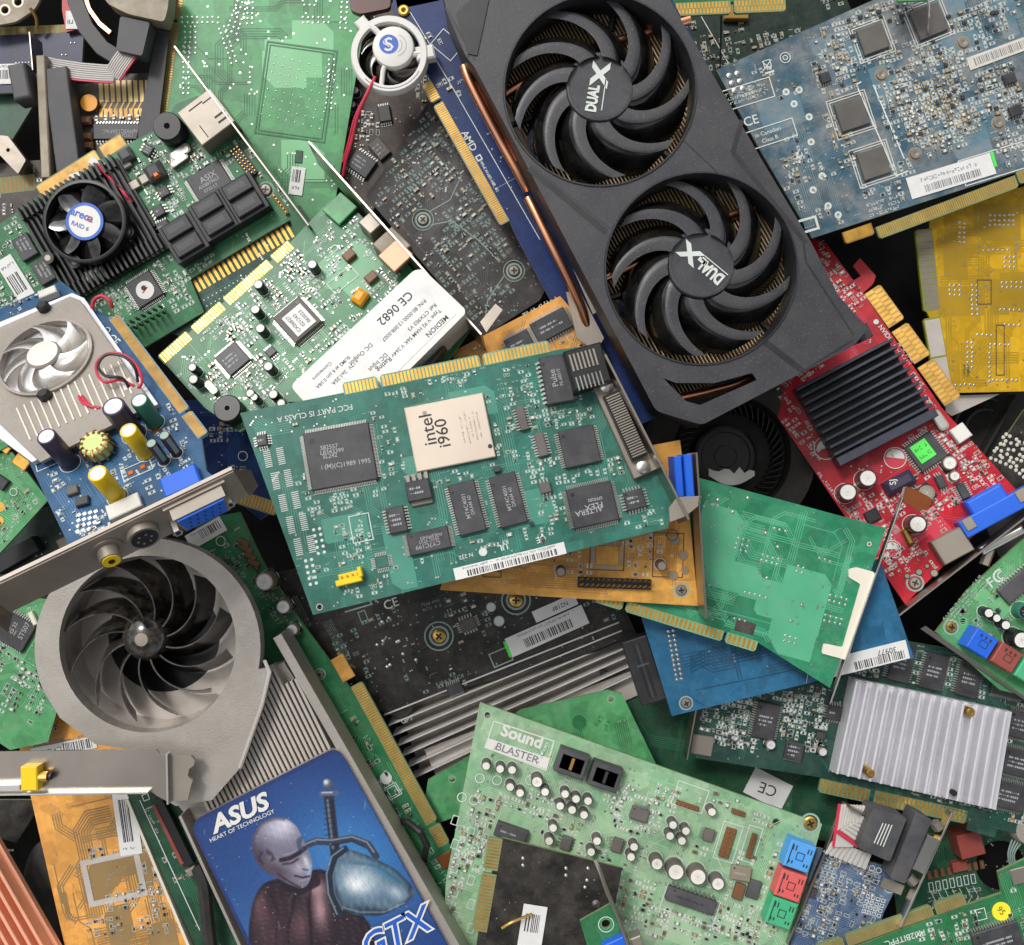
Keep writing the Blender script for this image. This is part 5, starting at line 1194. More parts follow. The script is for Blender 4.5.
T.part('strut', mb, parent=ring); mb = MB(); mb.cyl(0, 0, 1, R_-6.6, 1, 'void', 40); T.part('interior_shade_disc', mb, parent=ring)  # black disc added behind the blades to darken the fan interior
mb = MB(); mb.lathe(4, 6, [(19, 3), (20, 14), (19, 16.4), (17, 17), (.3, 17)], 'white', 36); hub = T.part('hub', mb, smooth=True)
for i in range(7): fan_blade(T, hub, 2, 3, 16, R_-7.5, i*2*math.pi/7, .5, 22, 9, 2, 'blade_black', flat=.1)
mb = MB(); pts = [(6*math.cos(t)*(1 if s_ else -1)+4, 0, 0) for t in (0,) for s_ in (1,)]
mb.disc(0, 8, 17.15, 9.2, 'ink_blue', 24)
S1 = [(3, 12.5), (0, 13.6), (-3, 12), (-2, 9.2), (1.5, 7.8), (3.4, 5.4), (1.5, 2.8), (-1.5, 2.4), (-4, 3.8)]; mb.line(S1, 2.0, 17.3, 'white'); mb.line([(-5, 11), (-4.6, 8.6), (-1, 6.8), (.5, 5.4)], 1.1, 17.35, 'white'); T.part('swirl_emblem', mb, parent=hub)
mb = MB()
for i in range(16):
    a = -1.3+i*.17; mb.flat(7+9.5*math.cos(a), 7+10*math.sin(a), 17.2, 1.3, .5, 'ink_grey', math.degrees(a)+90)
    if i < 11: mb.flat(6+6.5*math.cos(a+.3), 7+7*math.sin(a+.3), 17.2, 1.1, .45, 'ink_red' if i % 3 == 0 else 'ink_grey', math.degrees(a)+90)
T.part('round_print', mb, parent=hub)
mb = MB()
for i in range(30):
    a = -2.3+i*.06; mb.flat((R_-3.5)*math.cos(a), (R_-3.5)*math.sin(a), 15.2, 1.0, 1.6, 'ink_grey', math.degrees(a))
T.part('moulded_print', mb, parent=ring)
wire([(375, 77, 12), (368, 92, 16), (358, 115, 8), (352, 140, -4), (346, 160, -14), (343, 176, -22)], 1.6, 'red_wire', 'wire', T); wire([(374, 80, 11), (366, 95, 12), (355, 118, 4), (349, 142, -8), (343, 162, -18)], 1.4, 'red_wire', 'wire', T)

# ================================================================== top right
T = Board('expansion_board', 'bright green board edge with gold contacts crossing the top beside the shroud', 'circuit board', [(655, -40), (790, -60), (788, -2), (672, 6)], 28, A=(672, 10), B=(785, 2), mask='pcb_green', seed=81)
T.edge((676, 16), (786, 11), 13, segs=((0, .5), (.53, 1)), pitch=3.4, stagger=True); T.traces(10); T.fin()
T = Board('shaded_board', 'very dark green board in shadow above the blue grey card', 'circuit board', [(660, 0), (830, -40), (860, 30), (740, 100), (700, 80)], -90, mask='pcb_deep_shaded', seed=82)
T.fill(16, (20, 40), p=.8, pop=.6); T.silkline([(700, 15), (735, 75)]); T.traces(20); T.block('connector', 735, 15, 24, 14, 8, 'gold_gap', 0); T.fin()
wire([(722, -10, 80), (721, 30, 70), (720, 73, 62)], .9, 'black', 'wire', T)

T = Board('graphics_card', 'dusty blue grey graphics card seen from its back with dark square chips', 'graphics card',
          [(716, 70), (882, -4), (960, -60), (1080, -60), (1080, 150), (1016, 172), (812, 238), (760, 150)], 8, A=(812, 238), B=(1016, 172), mask='pcb_slate', seed=83)
T.edge((846, 244), (875, 234), 12, segs=((0, 1),), pitch=60, gold='gold', fillr=.97, sub='gold_dull'); T.edge((880, 239), (1019, 187), 12.5, segs=((0, 1),), pitch=2.2)
T.edge((1020, 184), (1060, 170), 12.5, segs=((0, 1),), pitch=2.2)
for (a, b, w_, an) in ((872, 40, 26, 20), (851, 115, 29, 18), (873, 164, 28, 18), (928, 22, 30, 22)):
    T.chip(a, b, w_, w_, an, pins='', marks=0, dot=False, mat='ic_grey', th=2.5, name='flat_chip')
    for rr_ in (w_+6, w_+11): T.silkrect(a, b, rr_, rr_, an, lw=1, mat='paper_dirty')
T.sticker(951, 176, 88, 22, 17, bar=(.18, .85, .12, .45), lines=[(.5, .7, .7, .3)], imat='ink_grey'); T.block('green_label_end', 993, 160, 5, 16, .8, 'sticker_green', 17)
T.sticker(1002, 52, 72, 13, 20, mat='paper_dirty', bar=(.1, .9, .2, .8), lines=False, imat='ink_grey')
for (a, b) in ((963, 43), (881, 75), (998, 123), (915, 154)):
    x, y = T.P(a, b); mb = MB(); mb.ring(x, y, .3, 3, 7, 'beige', 20); mb.lathe(x, y, [(5.5, .3), (5, 2), (2.4, 2.2), (.3, 1.2)], 'nickel', 14); T.part('screw', mb, smooth=True); T.reserve(x, y, 14, 14)
T.silkline([(861, 82), (856, 85), (896, 176), (908, 171)], 1.4); T.silkline([(873, 85), (904, 159)], 1.4); T.silkrect(1000, 162, 80, 26, 17, lw=1)
T.silkrect(745, 95, 56, 20, 17, lw=1); T.marks(744, 95, 46, 14, 17, lines=3); T.silkrect(766, 136, 60, 18, 18, lw=1); T.text('in Canadian', 768, 132, 4, 18, 'silk', bold=5); T.text('Class B', 770, 139, 4, 18, 'silk', bold=5)
T.text('CE', 751, 121, 9, 17, 'silk', bold=10); T.silkcircle(785, 58, 5.5); T.silkcircle(785, 58, 2.6)
T.silkline([(762, 62), (771, 70)], 1); T.silkline([(771, 60), (763, 71)], 1); T.silkrect(767, 64, 7, 7, 17, lw=.8); T.silkline([(765, 74), (774, 71)], 2)
for i in range(3):
    for j in range(2): q = T.P(729+j*8+i*2.6, 76-j*2+i*7.5); T.mb.lathe(q[0], q[1], [(3.2, .1), (2.6, 1.4), (.8, 1.8)], 'solder', 12)
T.silkrect(808, 225, 18, 12, 16, lw=2.4, mat='silk'); T.marks(884, 206, 34, 16, 17, lines=3)
for (a, b, w_, h_) in ((885, 10, 60, 40), (845, 45, 40, 50), (835, 75, 40, 40), (895, 105, 30, 50), (925, 90, 60, 60), (935, 118, 60, 50), (970, 100, 50, 60), (980, 30, 60, 50), (1000, 90, 40, 60), (940, 140, 50, 30), (840, 140, 20, 60), (905, 180, 26, 40), (960, 60, 40, 30), (1010, 130, 40, 40), (785, 195, 30, 40), (795, 170, 20, 30), (893, 60, 20, 50), (925, 50, 40, 26), (905, 135, 30, 20), (1000, 5, 40, 30), (1015, 155, 26, 20)):
    T.cluster(a, b, w_, h_, 18, p=.95, pop=.45, kinds='wwtts', texts=.35, pad='paper_dirty', cell=(6.5, 5))
for (a, b) in ((794, 104), (811, 142), (799, 155), (822, 176), (813, 190), (828, 206), (838, 215), (809, 117), (799, 90), (786, 92)):
    x, y = T.P(a, b); T.mb.ring(x, y, .3, 1.6, 3.6, 'silk', 14); T.mb.disc(x, y, .25, 1.6, 'solder', 10)
T.chip(824, 79, 10, 10, 20, pins='d', npin=4, marks=0); T.chip(1008, 80, 12, 10, 20, pins='d', npin=4, marks=0); T.chip(1014, 112, 12, 10, 20, pins='d', npin=4, marks=0)
T.grid_dots(936, 95, 9, 9, 4, r=1, ang=18, mat='brass'); T.grid_dots(965, 125, 8, 6, 4, r=1, ang=18, mat='brass')
T.enrich(70, pad='paper_dirty', sz=.85, pop=.25); T.pours(24, (16, 50)); T.traces(60); T.vias(240, r=1.1); T.fin()
wire([(927, -10, 30), (929, 12, 24), (928, 33, 4)], 1.3, 'steel_bright', 'wire', T)
T = Board('dark_board_edge', 'narrow green board piece at the top edge above the blue grey card', 'circuit board', [(896, -30), (930, -30), (928, 0), (898, 1)], 40, mask='pcb_lime', seed=84); T.fin()

# yellow board
T = Board('yellow_circuit_board', 'bright yellow circuit board seen from its soldered back with grey edge contacts', 'circuit board',
          [(930, 214), (1080, 170), (1080, 390), (948, 393), (940, 340), (926, 310)], -30, A=(948, 393), B=(1080, 390), mask='pcb_gold', seed=85)
T.edge((915, 230), (924, 312), 17, segs=((0, 1),), pitch=6, gold='nickel', fillr=.8); T.edge((923, 319), (937, 398), 17, segs=((0, 1),), pitch=30, gold='alu_dim', fillr=.95)
mb = MB(); mb.prism([T.P(*p, -8) for p in [(944, 396), (1000, 394), (952, 416), (946, 412)]], -10, -8, 'alu_dim'); T.part('metal_plate', mb)
T.pours(6, (20, 50), mat='pcb_gold_t'); T.traces(45, w=1.1, pitch=2.6, kmax=5)
for (a, b, nx, ny, an) in ((975, 300, 2, 7, 0), (970, 355, 2, 6, 0), (996, 250, 6, 1, 0), (1012, 285, 5, 2, 0), (1010, 310, 5, 1, 0), (1012, 325, 4, 1, 0), (990, 365, 1, 8, 0), (962, 232, 2, 5, 0), (985, 335, 4, 1, 0), (1000, 345, 5, 1, 0), (955, 290, 3, 3, 0), (1005, 380, 6, 1, 0), (965, 385, 5, 1, 0), (1010, 262, 3, 3, 0), (1002, 220, 6, 3, 0)): T.grid_dots(a, b, nx, ny, 4.8, r=1.3, ang=an, jitter=.5)
T.silkrect(984, 292, 14, 24, 0, mat='pcb_umber'); T.silkrect(1000, 350, 8, 50, 0, mat='pcb_umber'); T.marks(966, 370, 14, 8, 90, mat='pcb_umber', lines=2); T.vias(70, r=1.1, mat='solder'); T.fin()

# ================================================================== red card
T = Board('graphics_card', 'red graphics card with a black finned heatsink, a blue video plug and white topped capacitors', 'graphics card',
          [(812, 238), (826, 243), (868, 300), (942, 408), (1018, 492), (905, 604), (766, 400)], -12, A=(942, 408), B=(1014, 494), tilt=(.2, .08), mask='pcb_red', seed=91)
T.edge((880, 284), (961, 396), -18, segs=((0, .31), (.345, .63), (.665, 1)), pitch=4.6, stagger=True, sub='gold_dull')
mb = MB(); mb.prism(rpoly([T.P(*p) for p in [(850, 272), (860, 262), (853, 262), (852, 266)] and [(846, 285), (861, 276), (853, 266), (860, 258), (876, 276), (873, 284), (862, 294)]], 1.5), -3.6, 0, 'pcb_red'); T.part('locking_tab', mb)
x, y = T.P(863, 403, 10); r = T.rl(31); mb = MB(); W_, H_ = 106, 92; mb.box(x, y, 1, W_, H_, 5, 'black', r); hsx = T.part('heatsink', mb); T.reserve(x, y, W_+2, H_+2, r); mb = MB()
for i in range(11):
    q = rot2(0, -H_/2+4+i*(H_-8)/10, math.radians(r)); mb.box(x+q[0], y+q[1], 6, W_, 3.2 if i else 9, 22, 'shroud_dark' if 0 else 'navy_fin', r, c=.6)
T.part('heatsink_fins', mb, parent=hsx)
q = T.P(858, 452, 10); mb = MB(); mb.cyl(q[0], q[1], 8, 7, 4, 'plug_grey', 16, c=1); mb.cyl(q[0], q[1], 12, 3.4, 3, 'black', 10); T.part('push_pin', mb)
T.can(868, 478, 9, 26, 'maroon_cap', top='white'); T.can(848, 492, 9, 26, 'maroon_cap', top='white'); T.can(918, 524, 9, 26, 'maroon_cap', top='white')
T.can(950, 463, 7, 11, 'nickel', top='white', base='black'); T.can(955, 476, 5, 10, 'nickel', top='white', base='smd_white'); T.can(927, 493, 8, 12, 'nickel', top='nickel', base='black')
T.chip(925, 452, 30, 30, 38, pins='q', npin=11, marks=1, dot=False); T.sticker(923, 451, 17, 20, 38, mat='sticker_green', h0=5.4, lines=[(.5, .7, .8, .3), (.5, .3, .8, .3)])
T.block('inductor_coil', 898, 483, 30, 15, 11, 'purple_cap', 32, c=4); T.text('SJ', 893, 482, 6, 100, 'silk', h=11.6, bold=14)
T.crystal(938, 421, 22, 10, -55, th=8); T.block('white_plug', 959, 434, 16, 15, 9, 'white', -52, c=1); T.chip(940, 482, 13, 8, -65, pins='v', npin=3, marks=0); T.chip(962, 491, 16, 8, -62, pins='d', npin=7, marks=0)
T.block('power_chip', 872, 516, 14, 12, 4, 'black', 30); T.block('brass_resistor', 907, 537, 17, 7, 6, 'brass', -62, c=2); T.block('video_jack', 949, 546, 32, 26, 16, 'alu_dim' if 0 else 'nickel', 33, c=1)
T.silkcircle(895, 458, 11, fill='pcb_red_t'); T.silkcircle(892, 549, 9); T.silkcircle(826, 448, 12)
mb = MB(); x, y = T.P(826, 448); mb.add([(x+9*math.cos(a/10*math.pi+1.2), y+9*math.sin(a/10*math.pi+1.2), 1.1) for a in range(11)], [list(range(11))], 'silk'); x, y = T.P(895, 458); mb.add([(x+9*math.cos(a/10*math.pi+.8), y+9*math.sin(a/10*math.pi+.8), 1.1) for a in range(11)], [list(range(11))], 'silk')
x, y = T.P(892, 549); mb.add([(x+7*math.cos(a/10*math.pi+1), y+7*math.sin(a/10*math.pi+1), 1.1) for a in range(11)], [list(range(11))], 'silk'); T.part('printed_marks', mb)
for (a, b, r_) in ((915, 583, 6),): T.screw(a, b, r_)
for (a, b, r_) in ((927, 566, 2.6), (934, 573, 4), (919, 572, 3.6), (907, 576, 3)): T.silkcircle(a, b, r_, fill='nickel', mat='black')
# blue D plug with bracket
x, y = T.P(995, 512, 10); r = T.rl(33); mb = MB(); mb.box(x, y, .5, 74, 18, 20, 'blue_plug', r, c=1); q = rot2(-2, 8, math.radians(r)); mb.box(x+q[0], y+q[1], .5, 38, 30, 19, 'blue_plug', r, c=2); T.part('video_plug', mb, bevel=.6); T.reserve(x, y, 80, 44, r); mb = MB()
for u in (-29, 27): q = rot2(u, 3, math.radians(r)); mb.box(x+q[0], y+q[1], 20.5, 10, 12, 1.4, 'nickel', r, c=.4)
T.part('plug_clips', mb)
T.strip('slot_bracket', (893, 614), (1040, 500), 2, -4, 30, 'steel'); x, y = T.P(1000, 540, 10); mb = MB(); mb.box(x, y, 4, 46, 9, 16, 'steel_bright', r, c=2); T.part('plug_shell', mb, bevel=1)
x, y = T.P(987, 556, 10); mb = MB(); mb.tube([(x-4, y+6, 12), (x+5, y-8, 12)], 5, 'nickel', 6); T.part('hex_post', mb)
T.marks(835, 495, 60, 5, -52); T.text('NVIDIA', 886, 334, 4.5, -52, bold=12); T.marks(904, 354, 26, 8, -52, lines=2); T.silkcircle(876, 322, 2.6, fill='silk')
for (a, b, w_, h_) in ((800, 420, 50, 22), (830, 250, 18, 40), (846, 290, 22, 50), (945, 440, 40, 40), (975, 480, 50, 40), (935, 500, 40, 30), (865, 500, 40, 40), (955, 510, 50, 26), (925, 405, 20, 50), (970, 450, 30, 40), (890, 515, 30, 40), (895, 440, 24, 20), (925, 475, 40, 14), (945, 425, 30, 20), (890, 560, 24, 20), (805, 440, 30, 20), (915, 430, 40, 14), (980, 465, 36, 20)):
    T.cluster(a, b, w_, h_, 38, p=.95, pop=.5, kinds='wwrtb', texts=.45, pad='silk')
T.enrich(90, pop=.4); T.pours(12, (16, 36)); T.traces(60, kmax=5); T.vias(130); T.fin()

# black blower fan under the shroud
T = Thing('blower_fan', 'black blower fan with fine radial blades and a torn white label, below the shroud', 'fan', (728, 455), (800, 455), -62)
mb = MB(); n = 60
vs = [(r_*math.cos(2*math.pi*i/n), r_*math.sin(2*math.pi*i/n), z) for r_, z in ((90, -10), (88, 18), (62, 19), (61, -2), (0.5, -3)) for i in range(n)]
mb.add(vs, [(l*n+i, l*n+(i+1) % n, l*n+n+(i+1) % n, l*n+n+i) for l in range(4) for i in range(n)], 'black_rough'); T.part('fan_housing', mb, smooth=True)
mb = MB(); mb.lathe(-6, -2, [(34, -2), (33, 14), (30, 17), (26, 17.4), (25, 16), (12, 15.6), (11, 16.4), (.3, 16.4)], 'black', 40); f_ = T.part('fan', mb, smooth=True)
for i in range(44):
    a = i*2*math.pi/44; mb = MB(); pts = [(44+j*3.2, a+.05*j) for j in range(5)]
    vs = [(r_*math.cos(t+d), r_*math.sin(t+d), z) for r_, t in pts for d, z in ((-.012, 12), (.012, 12), (.03, -1), (0, -1))]
    mb.add(vs, [(q*4+k, q*4+(k+1) % 4, q*4+4+(k+1) % 4, q*4+4+k) for q in range(4) for k in range(4)], 'black'); T.part('blade', mb, parent=f_)
rnd = random.Random(9)
mb = MB(); pts = [(-24+48*i/12, -22-10*math.sin(math.pi*i/12)) for i in range(13)]+[(24-48*i/9, -17+rnd.uniform(-3, 3)+2*(i % 2)) for i in range(10)]; mb.prism(pts, 17.6, 18, 'white'); T.part('torn_label', mb)
T.text('B', -0+724, 447, 9, 0, 'ink_grey', h=17, parent=f_) if 0 else None

T = Board('power_board', 'black dusty board with pale solder blobs at the far right edge beside the red card', 'circuit board', [(1040, 400), (1024, 410), (985, 468), (1040, 520)], -50, mask='pcb_black', seed=93)
T.grid_dots(1015, 455, 6, 8, 5.5, r=1.8, mat='paper_dirty', ang=60, jitter=1.4); T.traces(10); T.fin()
T = Thing('plastic_housing', 'black plastic housing with curved ribs in the gap right of the red card', 'plastic part', (985, 430), (1020, 380), -95)
mb = MB(); mb.prism(rpoly([T.P(*p) for p in [(948, 440), (1010, 380), (1060, 380), (1060, 560), (1000, 560)]], 8), -10, 0, 'black_rough'); T.part('shell', mb, bevel=2); mb = MB()
for r_ in (22, 34): 
    pts = [(r_*math.cos(a/8), r_*math.sin(a/8), 2) for a in range(2, 18)]; mb.tube(pts, 1.5, 'plug_grey', 6)
mb.wall(T.P(968, 470), T.P(1010, 396), 0, 16, 3, 'black_rough'); T.part('rib', mb)
# ================================================================== orange boards
T = Board('orange_circuit_board', 'narrow orange board piece with square black chips between the modem box and the shroud', 'circuit board', [(452, 352), (560, 296), (590, 330), (600, 360), (560, 420), (470, 420)], 44, A=(452, 352), B=(560, 296), mask='pcb_tan', seed=101)
T.chip(551, 326, 38, 22, 28, pins='q', npin=12, marks=2); T.chip(520, 345, 26, 22, 28, pins='q', npin=10, marks=2); T.marks(540, 306, 40, 5, 28, mat='silk'); T.edge((500, 350), (462, 372), 8, pitch=3) if 0 else None
T.fill(10, (14, 26), p=.8); T.pours(6, (12, 30)); T.traces(24); T.fin()
T = Board('orange_circuit_board', 'amber orange card with a double row pin header, tucked under the teal card', 'expansion card', [(440, 590), (470, 480), (680, 440), (690, 520), (698, 606)], 62, A=(440, 590), B=(698, 606), tilt=(.02, -.02), mask='pcb_orange', seed=102)
T.header(614, 583, 14, 2, 5.2, -2, mat='black', pin='brass', h=10, bend=2); T.can(561, 572, 5, 16, 'brown_cap', top='nickel'); T.can(662, 566, 5, 16, 'brown_cap', top='nickel'); T.screw(681, 590, 5.5)
T.chip(607, 555, 24, 20, -2, pins='q', npin=9, mat='pcb_orange', marks=0, dot=False, th=.6); T.silkrect(607, 555, 34, 30, -2, mat='pcb_umber')
T.silk = 'smd_white'
for (a, b, w_, h_) in ((580, 560, 30, 30), (640, 550, 30, 34), (600, 538, 60, 14), (655, 545, 20, 20), (560, 555, 20, 30), (640, 570, 20, 16)): T.cluster(a, b, w_, h_, -2, p=.95, pop=.4, kinds='rrtb', texts=.5, pad='silk')
T.silkcircle(672, 535, 6, mat='pcb_umber'); T.silkrect(668, 555, 30, 44, -2, mat='pcb_umber')
for (a, b, z_) in ((675, 540, 5), (683, 555, 5), (673, 575, 5), (685, 570, 4)): T.silkcircle(a, b, z_, mat='pcb_orange_t', fill='nickel')
T.silkrect(492, 574, 18, 6, -2, mat='pcb_umber'); T.marks(500, 582, 20, 3, 178, mat='silk'); T.pours(8, (20, 60)); T.traces(40); T.vias(80, mat='tin')
mb = MB(); mb.wall(T.P(690, 470), T.P(699, 612), -8, 40, 2, 'copper_dull' if 0 else 'steel'); T.part('slot_bracket', mb); T.fin()
T = Thing('video_socket', 'bright blue socket with a silver surround beside the end of the teal card', 'socket', (680, 456), (683, 500), 112)
mb = MB(); mb.box(18, 3, -16, 38, 7, 40, 'blue_plug', 0, c=1); mb.box(18, -5, -16, 36, 7, 34, 'blue_plug', 0, c=1); T.part('plug_body', mb); mb = MB(); mb.box(20, 10, -18, 44, 1.6, 44, 'steel', 0); T.part('silver_frame', mb)

# ================================================================== green back board with bracket
T = Board('sound_card', 'green sound card seen from its back, a thin bracket along its right end', 'expansion card', [(700, 478), (886, 528), (830, 688), (757, 642), (597, 594), (620, 560), (690, 500)], 58, A=(700, 478), B=(886, 528), mask='pcb_mint', seed=111)
T.edge((752, 650), (590, 598), -13 if 0 else -12, segs=((0, .2), (.22, .8), (.82, 1)), pitch=4.6) if 0 else None
T.edge((594, 602), (755, 652), 11, segs=((0, .17), (.19, .79), (.81, 1)), pitch=4.4)
mb = MB(); q = [T.P(*p) for p in [(848, 569), (856, 567), (874, 572), (847, 660), (821, 653), (823, 643), (842, 647), (860, 584), (848, 577)]]; mb.prism(rpoly(q, 2), .2, 1.8, 'cream'); bt = T.part('bracket_tabs', mb)
mb = MB(); mb.wall(T.P(905, 487), T.P(829, 702), -2, 5, 1.4, 'steel_bright'); T.part('slot_bracket', mb)
mb = MB(); mb.prism(rpoly([T.P(*p, 20) for p in [(906, 486), (920, 492), (932, 499), (930, 506), (918, 512), (902, 500)]], 3), 20, 21.5, 'copper_dull'); T.part('bracket_foot', mb)
T.pours(14, (25, 60)); T.traces(70, w=.8, kmax=4)
for (a, b, nx, ny, an) in ((742, 545, 3, 3, -15), (838, 600, 2, 4, 75), (833, 620, 2, 4, 75), (755, 595, 5, 1, -15), (800, 570, 2, 2, -15), (715, 505, 2, 1, -15), (770, 560, 4, 2, -15), (790, 640, 3, 2, -15), (780, 530, 3, 1, -15), (825, 560, 3, 1, -15), (740, 620, 3, 1, -15)): T.grid_dots(a, b, nx, ny, 5.4, r=1.3, ang=an, jitter=.4)
T.joints([(718, 500), (748, 498), (733, 512), (778, 547), (767, 578), (802, 605), (791, 621), (766, 533)], r=2); T.vias(80, r=1.1, mat='solder')
T.block('dark_print', 745, 627, 20, 12, .15, 'pcb_umber', -15); T.text('X2', 731, 619, 6, -15, 'pcb_deep'); T.silkcircle(869, 544, 2.4, fill='brass'); T.fin()
# blue board with label
T = Board('blue_circuit_board', 'plain bright blue board with a white barcode label reading 30977', 'circuit board', [(640, 612), (700, 560), (880, 560), (914, 658), (672, 716)], 34, A=(672, 716), B=(914, 664), mask='pcb_azure', seed=112, th=4)
T.grid_dots(675, 655, 2, 11, 4.9, r=1.9, ang=100-90+0, h=1); T.screw(686, 703, 5)
T.sticker(863, 660, 92, 19, 14, bar=(.4, .95, .08, .5), lines=False, text=[('30977', 5.5, 24, -9, 192)]); T.silkline([(808, 672), (806, 683)], .5)
q = MB(); x, y = T.P(822, 668); q.ring(x, y+1, .95, 4, 5.6, 'ink', 20); x2, y2 = T.P(835, 665); q.ring(x2, y2, .95, 4, 5.4, 'ink', 18); q.rectline(x-3, y, 7, 9, .8, .98, 'ink', 0); T.part('printed_symbols', q)
T.traces(10, w=1.2, kmax=5, pitch=3, rect=(730, 660, 120, 50), mat='pcb_azure_t')
for i in range(5): T.silkline([(690, 658+i*3.6), (705, 650+i*3.6), (770, 640+i*3)], 1.1, mat='pcb_azure_t')
T.silkline([(695, 700), (706, 706)], .6, mat='pcb_azure_t'); T.silkline([(801, 655), (806, 682)], .9, mat='pcb_azure_t'); T.silkline([(695, 690), (803, 668)], .6, mat='pcb_azure_t')
T.vias(60, r=.8, mat='pcb_azure_t'); T.fin()
T = Thing('slot_connector', 'long black slot connector standing against the left edge of the blue board', 'connector', (634, 638), (652, 694), 8)
mb = MB(); mb.box(30, -1, 0, 66, 26, 18, 'shroud_dark', 0, c=1.2); o_ = T.part('connector_body', mb, bevel=.6); mb = MB()
for v in (-3, 3): mb.flat(30, v-1, 18.3, 54, 2, 'black'); 
mb.flat(30, -1, 18.35, 54, .6, 'plug_grey'); mb.flat(24, -1, 18.4, 2, 12, 'plug_grey'); T.part('slot_grooves', mb, parent=o_)

# ================================================================== right: bright green, silver heatsink
T = Board('sound_card', 'bright green sound card with blue and red jack blocks at the right edge', 'expansion card', [(1040, 524), (1040, 700), (1000, 690), (936, 632), (968, 590)], 22, A=(936, 632), B=(1040, 524), mask='pcb_lime', seed=121, holes=[(963, 612, 3), (963, 621, 3)])
for (a, b, m_, nm) in ((973, 640, 'azure_plug', 'blue_jack'), (997, 654, 'red_plug', 'red_jack'), (1020, 668, 'green_plug', 'green_jack')):
    def ex(mb, x, y, w_, h_, r_):
        for u, v in ((-5, 6), (0, 6), (5, 6)): q = rot2(u, v, math.radians(r_)); mb.flat(x+q[0], y+q[1], 20.6, 2, 3, 'ink', r_)
        mb.rectline(x, y-1, 8, 6, .7, 20.6, 'ink', r_)
    T.block(nm, a, b, 24, 22, 20, 'blue_plug' if nm[0] == 'b' else 'relay' if nm[0] == 'r' else m_, -32, c=1, extra=ex)
T.screw(951, 627, 5.5, mat='brass'); T.chip(1018, 583, 18, 44, -50, pins='v', npin=12, marks=0, mat='plug_grey'); T.text('F', 991, 583, 10, 38, bold=14); T.text('C', 999, 577, 13, 38, bold=10); T.text('C', 1001, 576, 8, 38, bold=10)
T.can(989, 613, 5, 14, 'black', top='white'); T.can(997, 618, 4.5, 12, 'black', top='white'); T.can(1006, 625, 5, 14, 'black', top='white'); T.can(1022, 640, 9, 20, 'black', top='white'); T.can(1026, 612, 8, 14, 'green_cap', top='black')
T.cluster(1010, 640, 50, 40, 40, p=.95); T.cluster(1000, 600, 24, 40, 40, p=.7); T.cluster(975, 620, 24, 20, 40); T.marks(966, 600, 60, 14, 50, lines=4, dens=.7); T.pours(6, (16, 36)); T.traces(24); T.vias(60); T.fin()
mb = MB(); mb.prism([T.P(*p, 4) for p in [(921, 629), (926, 626), (1030, 700), (1028, 702)]], 0, 3, 'steel'); T.part('slot_bracket', mb)

T = Board('graphics_card', 'dark green card with a big silver ribbed heatsink and rows of black memory chips', 'graphics card',
          [(690, 700), (760, 690), (840, 680), (900, 640), (1040, 664), (1040, 838), (1000, 830), (862, 800), (824, 778), (696, 758)], -2, A=(824, 778), B=(1000, 822), mask='pcb_dark', seed=122, holes=[(820, 745, 3), (751, 745, 3)])
T.edge((818, 792), (965, 824), 14 if 0 else 14, segs=((0, .34), (.37, 1)), pitch=4.2, stagger=True)
mb = MB(); mb.prism([T.P(*p) for p in [(970, 798), (994, 804), (993, 820), (986, 820), (985, 826), (997, 830), (995, 838), (967, 830)]], -3.6, .04, 'pcb_dark'); T.part('locking_tab', mb)
W_, H_ = 168, 96; x, y = T.P(922, 744, 24); r = T.rl(-11); kx = .99; hq = [(852, 678), (1012, 712), (996, 810), (832, 772)]
mb = MB(); mb.prism([T.P(*p, 10) for p in hq], .5, 10, 'alu'); hsx = T.part('heatsink', mb); T.reserve(x, y, 172, 100, r); mb = MB()
for i in range(15):
    t = (i+.5)/15; a_ = (852+160*t, 680+33*t); b_ = (832+164*t, 773+37*t)
    mb.wall(T.P(*a_, 24), T.P(*b_, 24), 10, 24, 2.2, 'alu')
T.part('heatsink_fins', mb, parent=hsx)
for (a, b) in ((970, 712), (870, 773)):
    x, y = T.P(a, b, 24); mb = MB(); mb.lathe(x, y, [(4.2, 10), (4.2, 26), (3.4, 27), (2, 27), (1.6, 26), (.3, 26)], 'brass', 18); T.part('push_pin', mb, smooth=True)
x, y = T.P(954, 793, 24); mb = MB(); mb.cyl(x, y, 20, 3, 4.6, 'black', 14); T.part('rubber_foot', mb)
for (a, b, an) in ((900, 663, -14), (933, 671, -14), (968, 678, -14), (1008, 683, -14), (1022, 725, -14), (1017, 762, -14), (1008, 795, -14), (765, 720, -12)):
    T.chip(a, b, 22 if a < 1000 else 34, 36 if a < 1000 else 26, an, pins='d' if a > 1000 else 'v', npin=14, marks=3, name='memory_chip')
T.chip(793, 750, 18, 18, -12, pins='', marks=3, mat='ic'); T.block('heat_tab', 792, 759, 17, 4, 2, 'nickel', -12); T.block('silver_pad', 702, 745, 22, 20, 1.6, 'nickel', -10); T.chip(820, 735, 9, 7, -10, pins='', marks=0)
T.can(771, 745, 5, 7, 'nickel', base='black'); T.can(823, 752, 4.5, 7, 'nickel', base='black'); T.chip(833, 712, 14, 14, -10, pins='q', npin=5, marks=1)
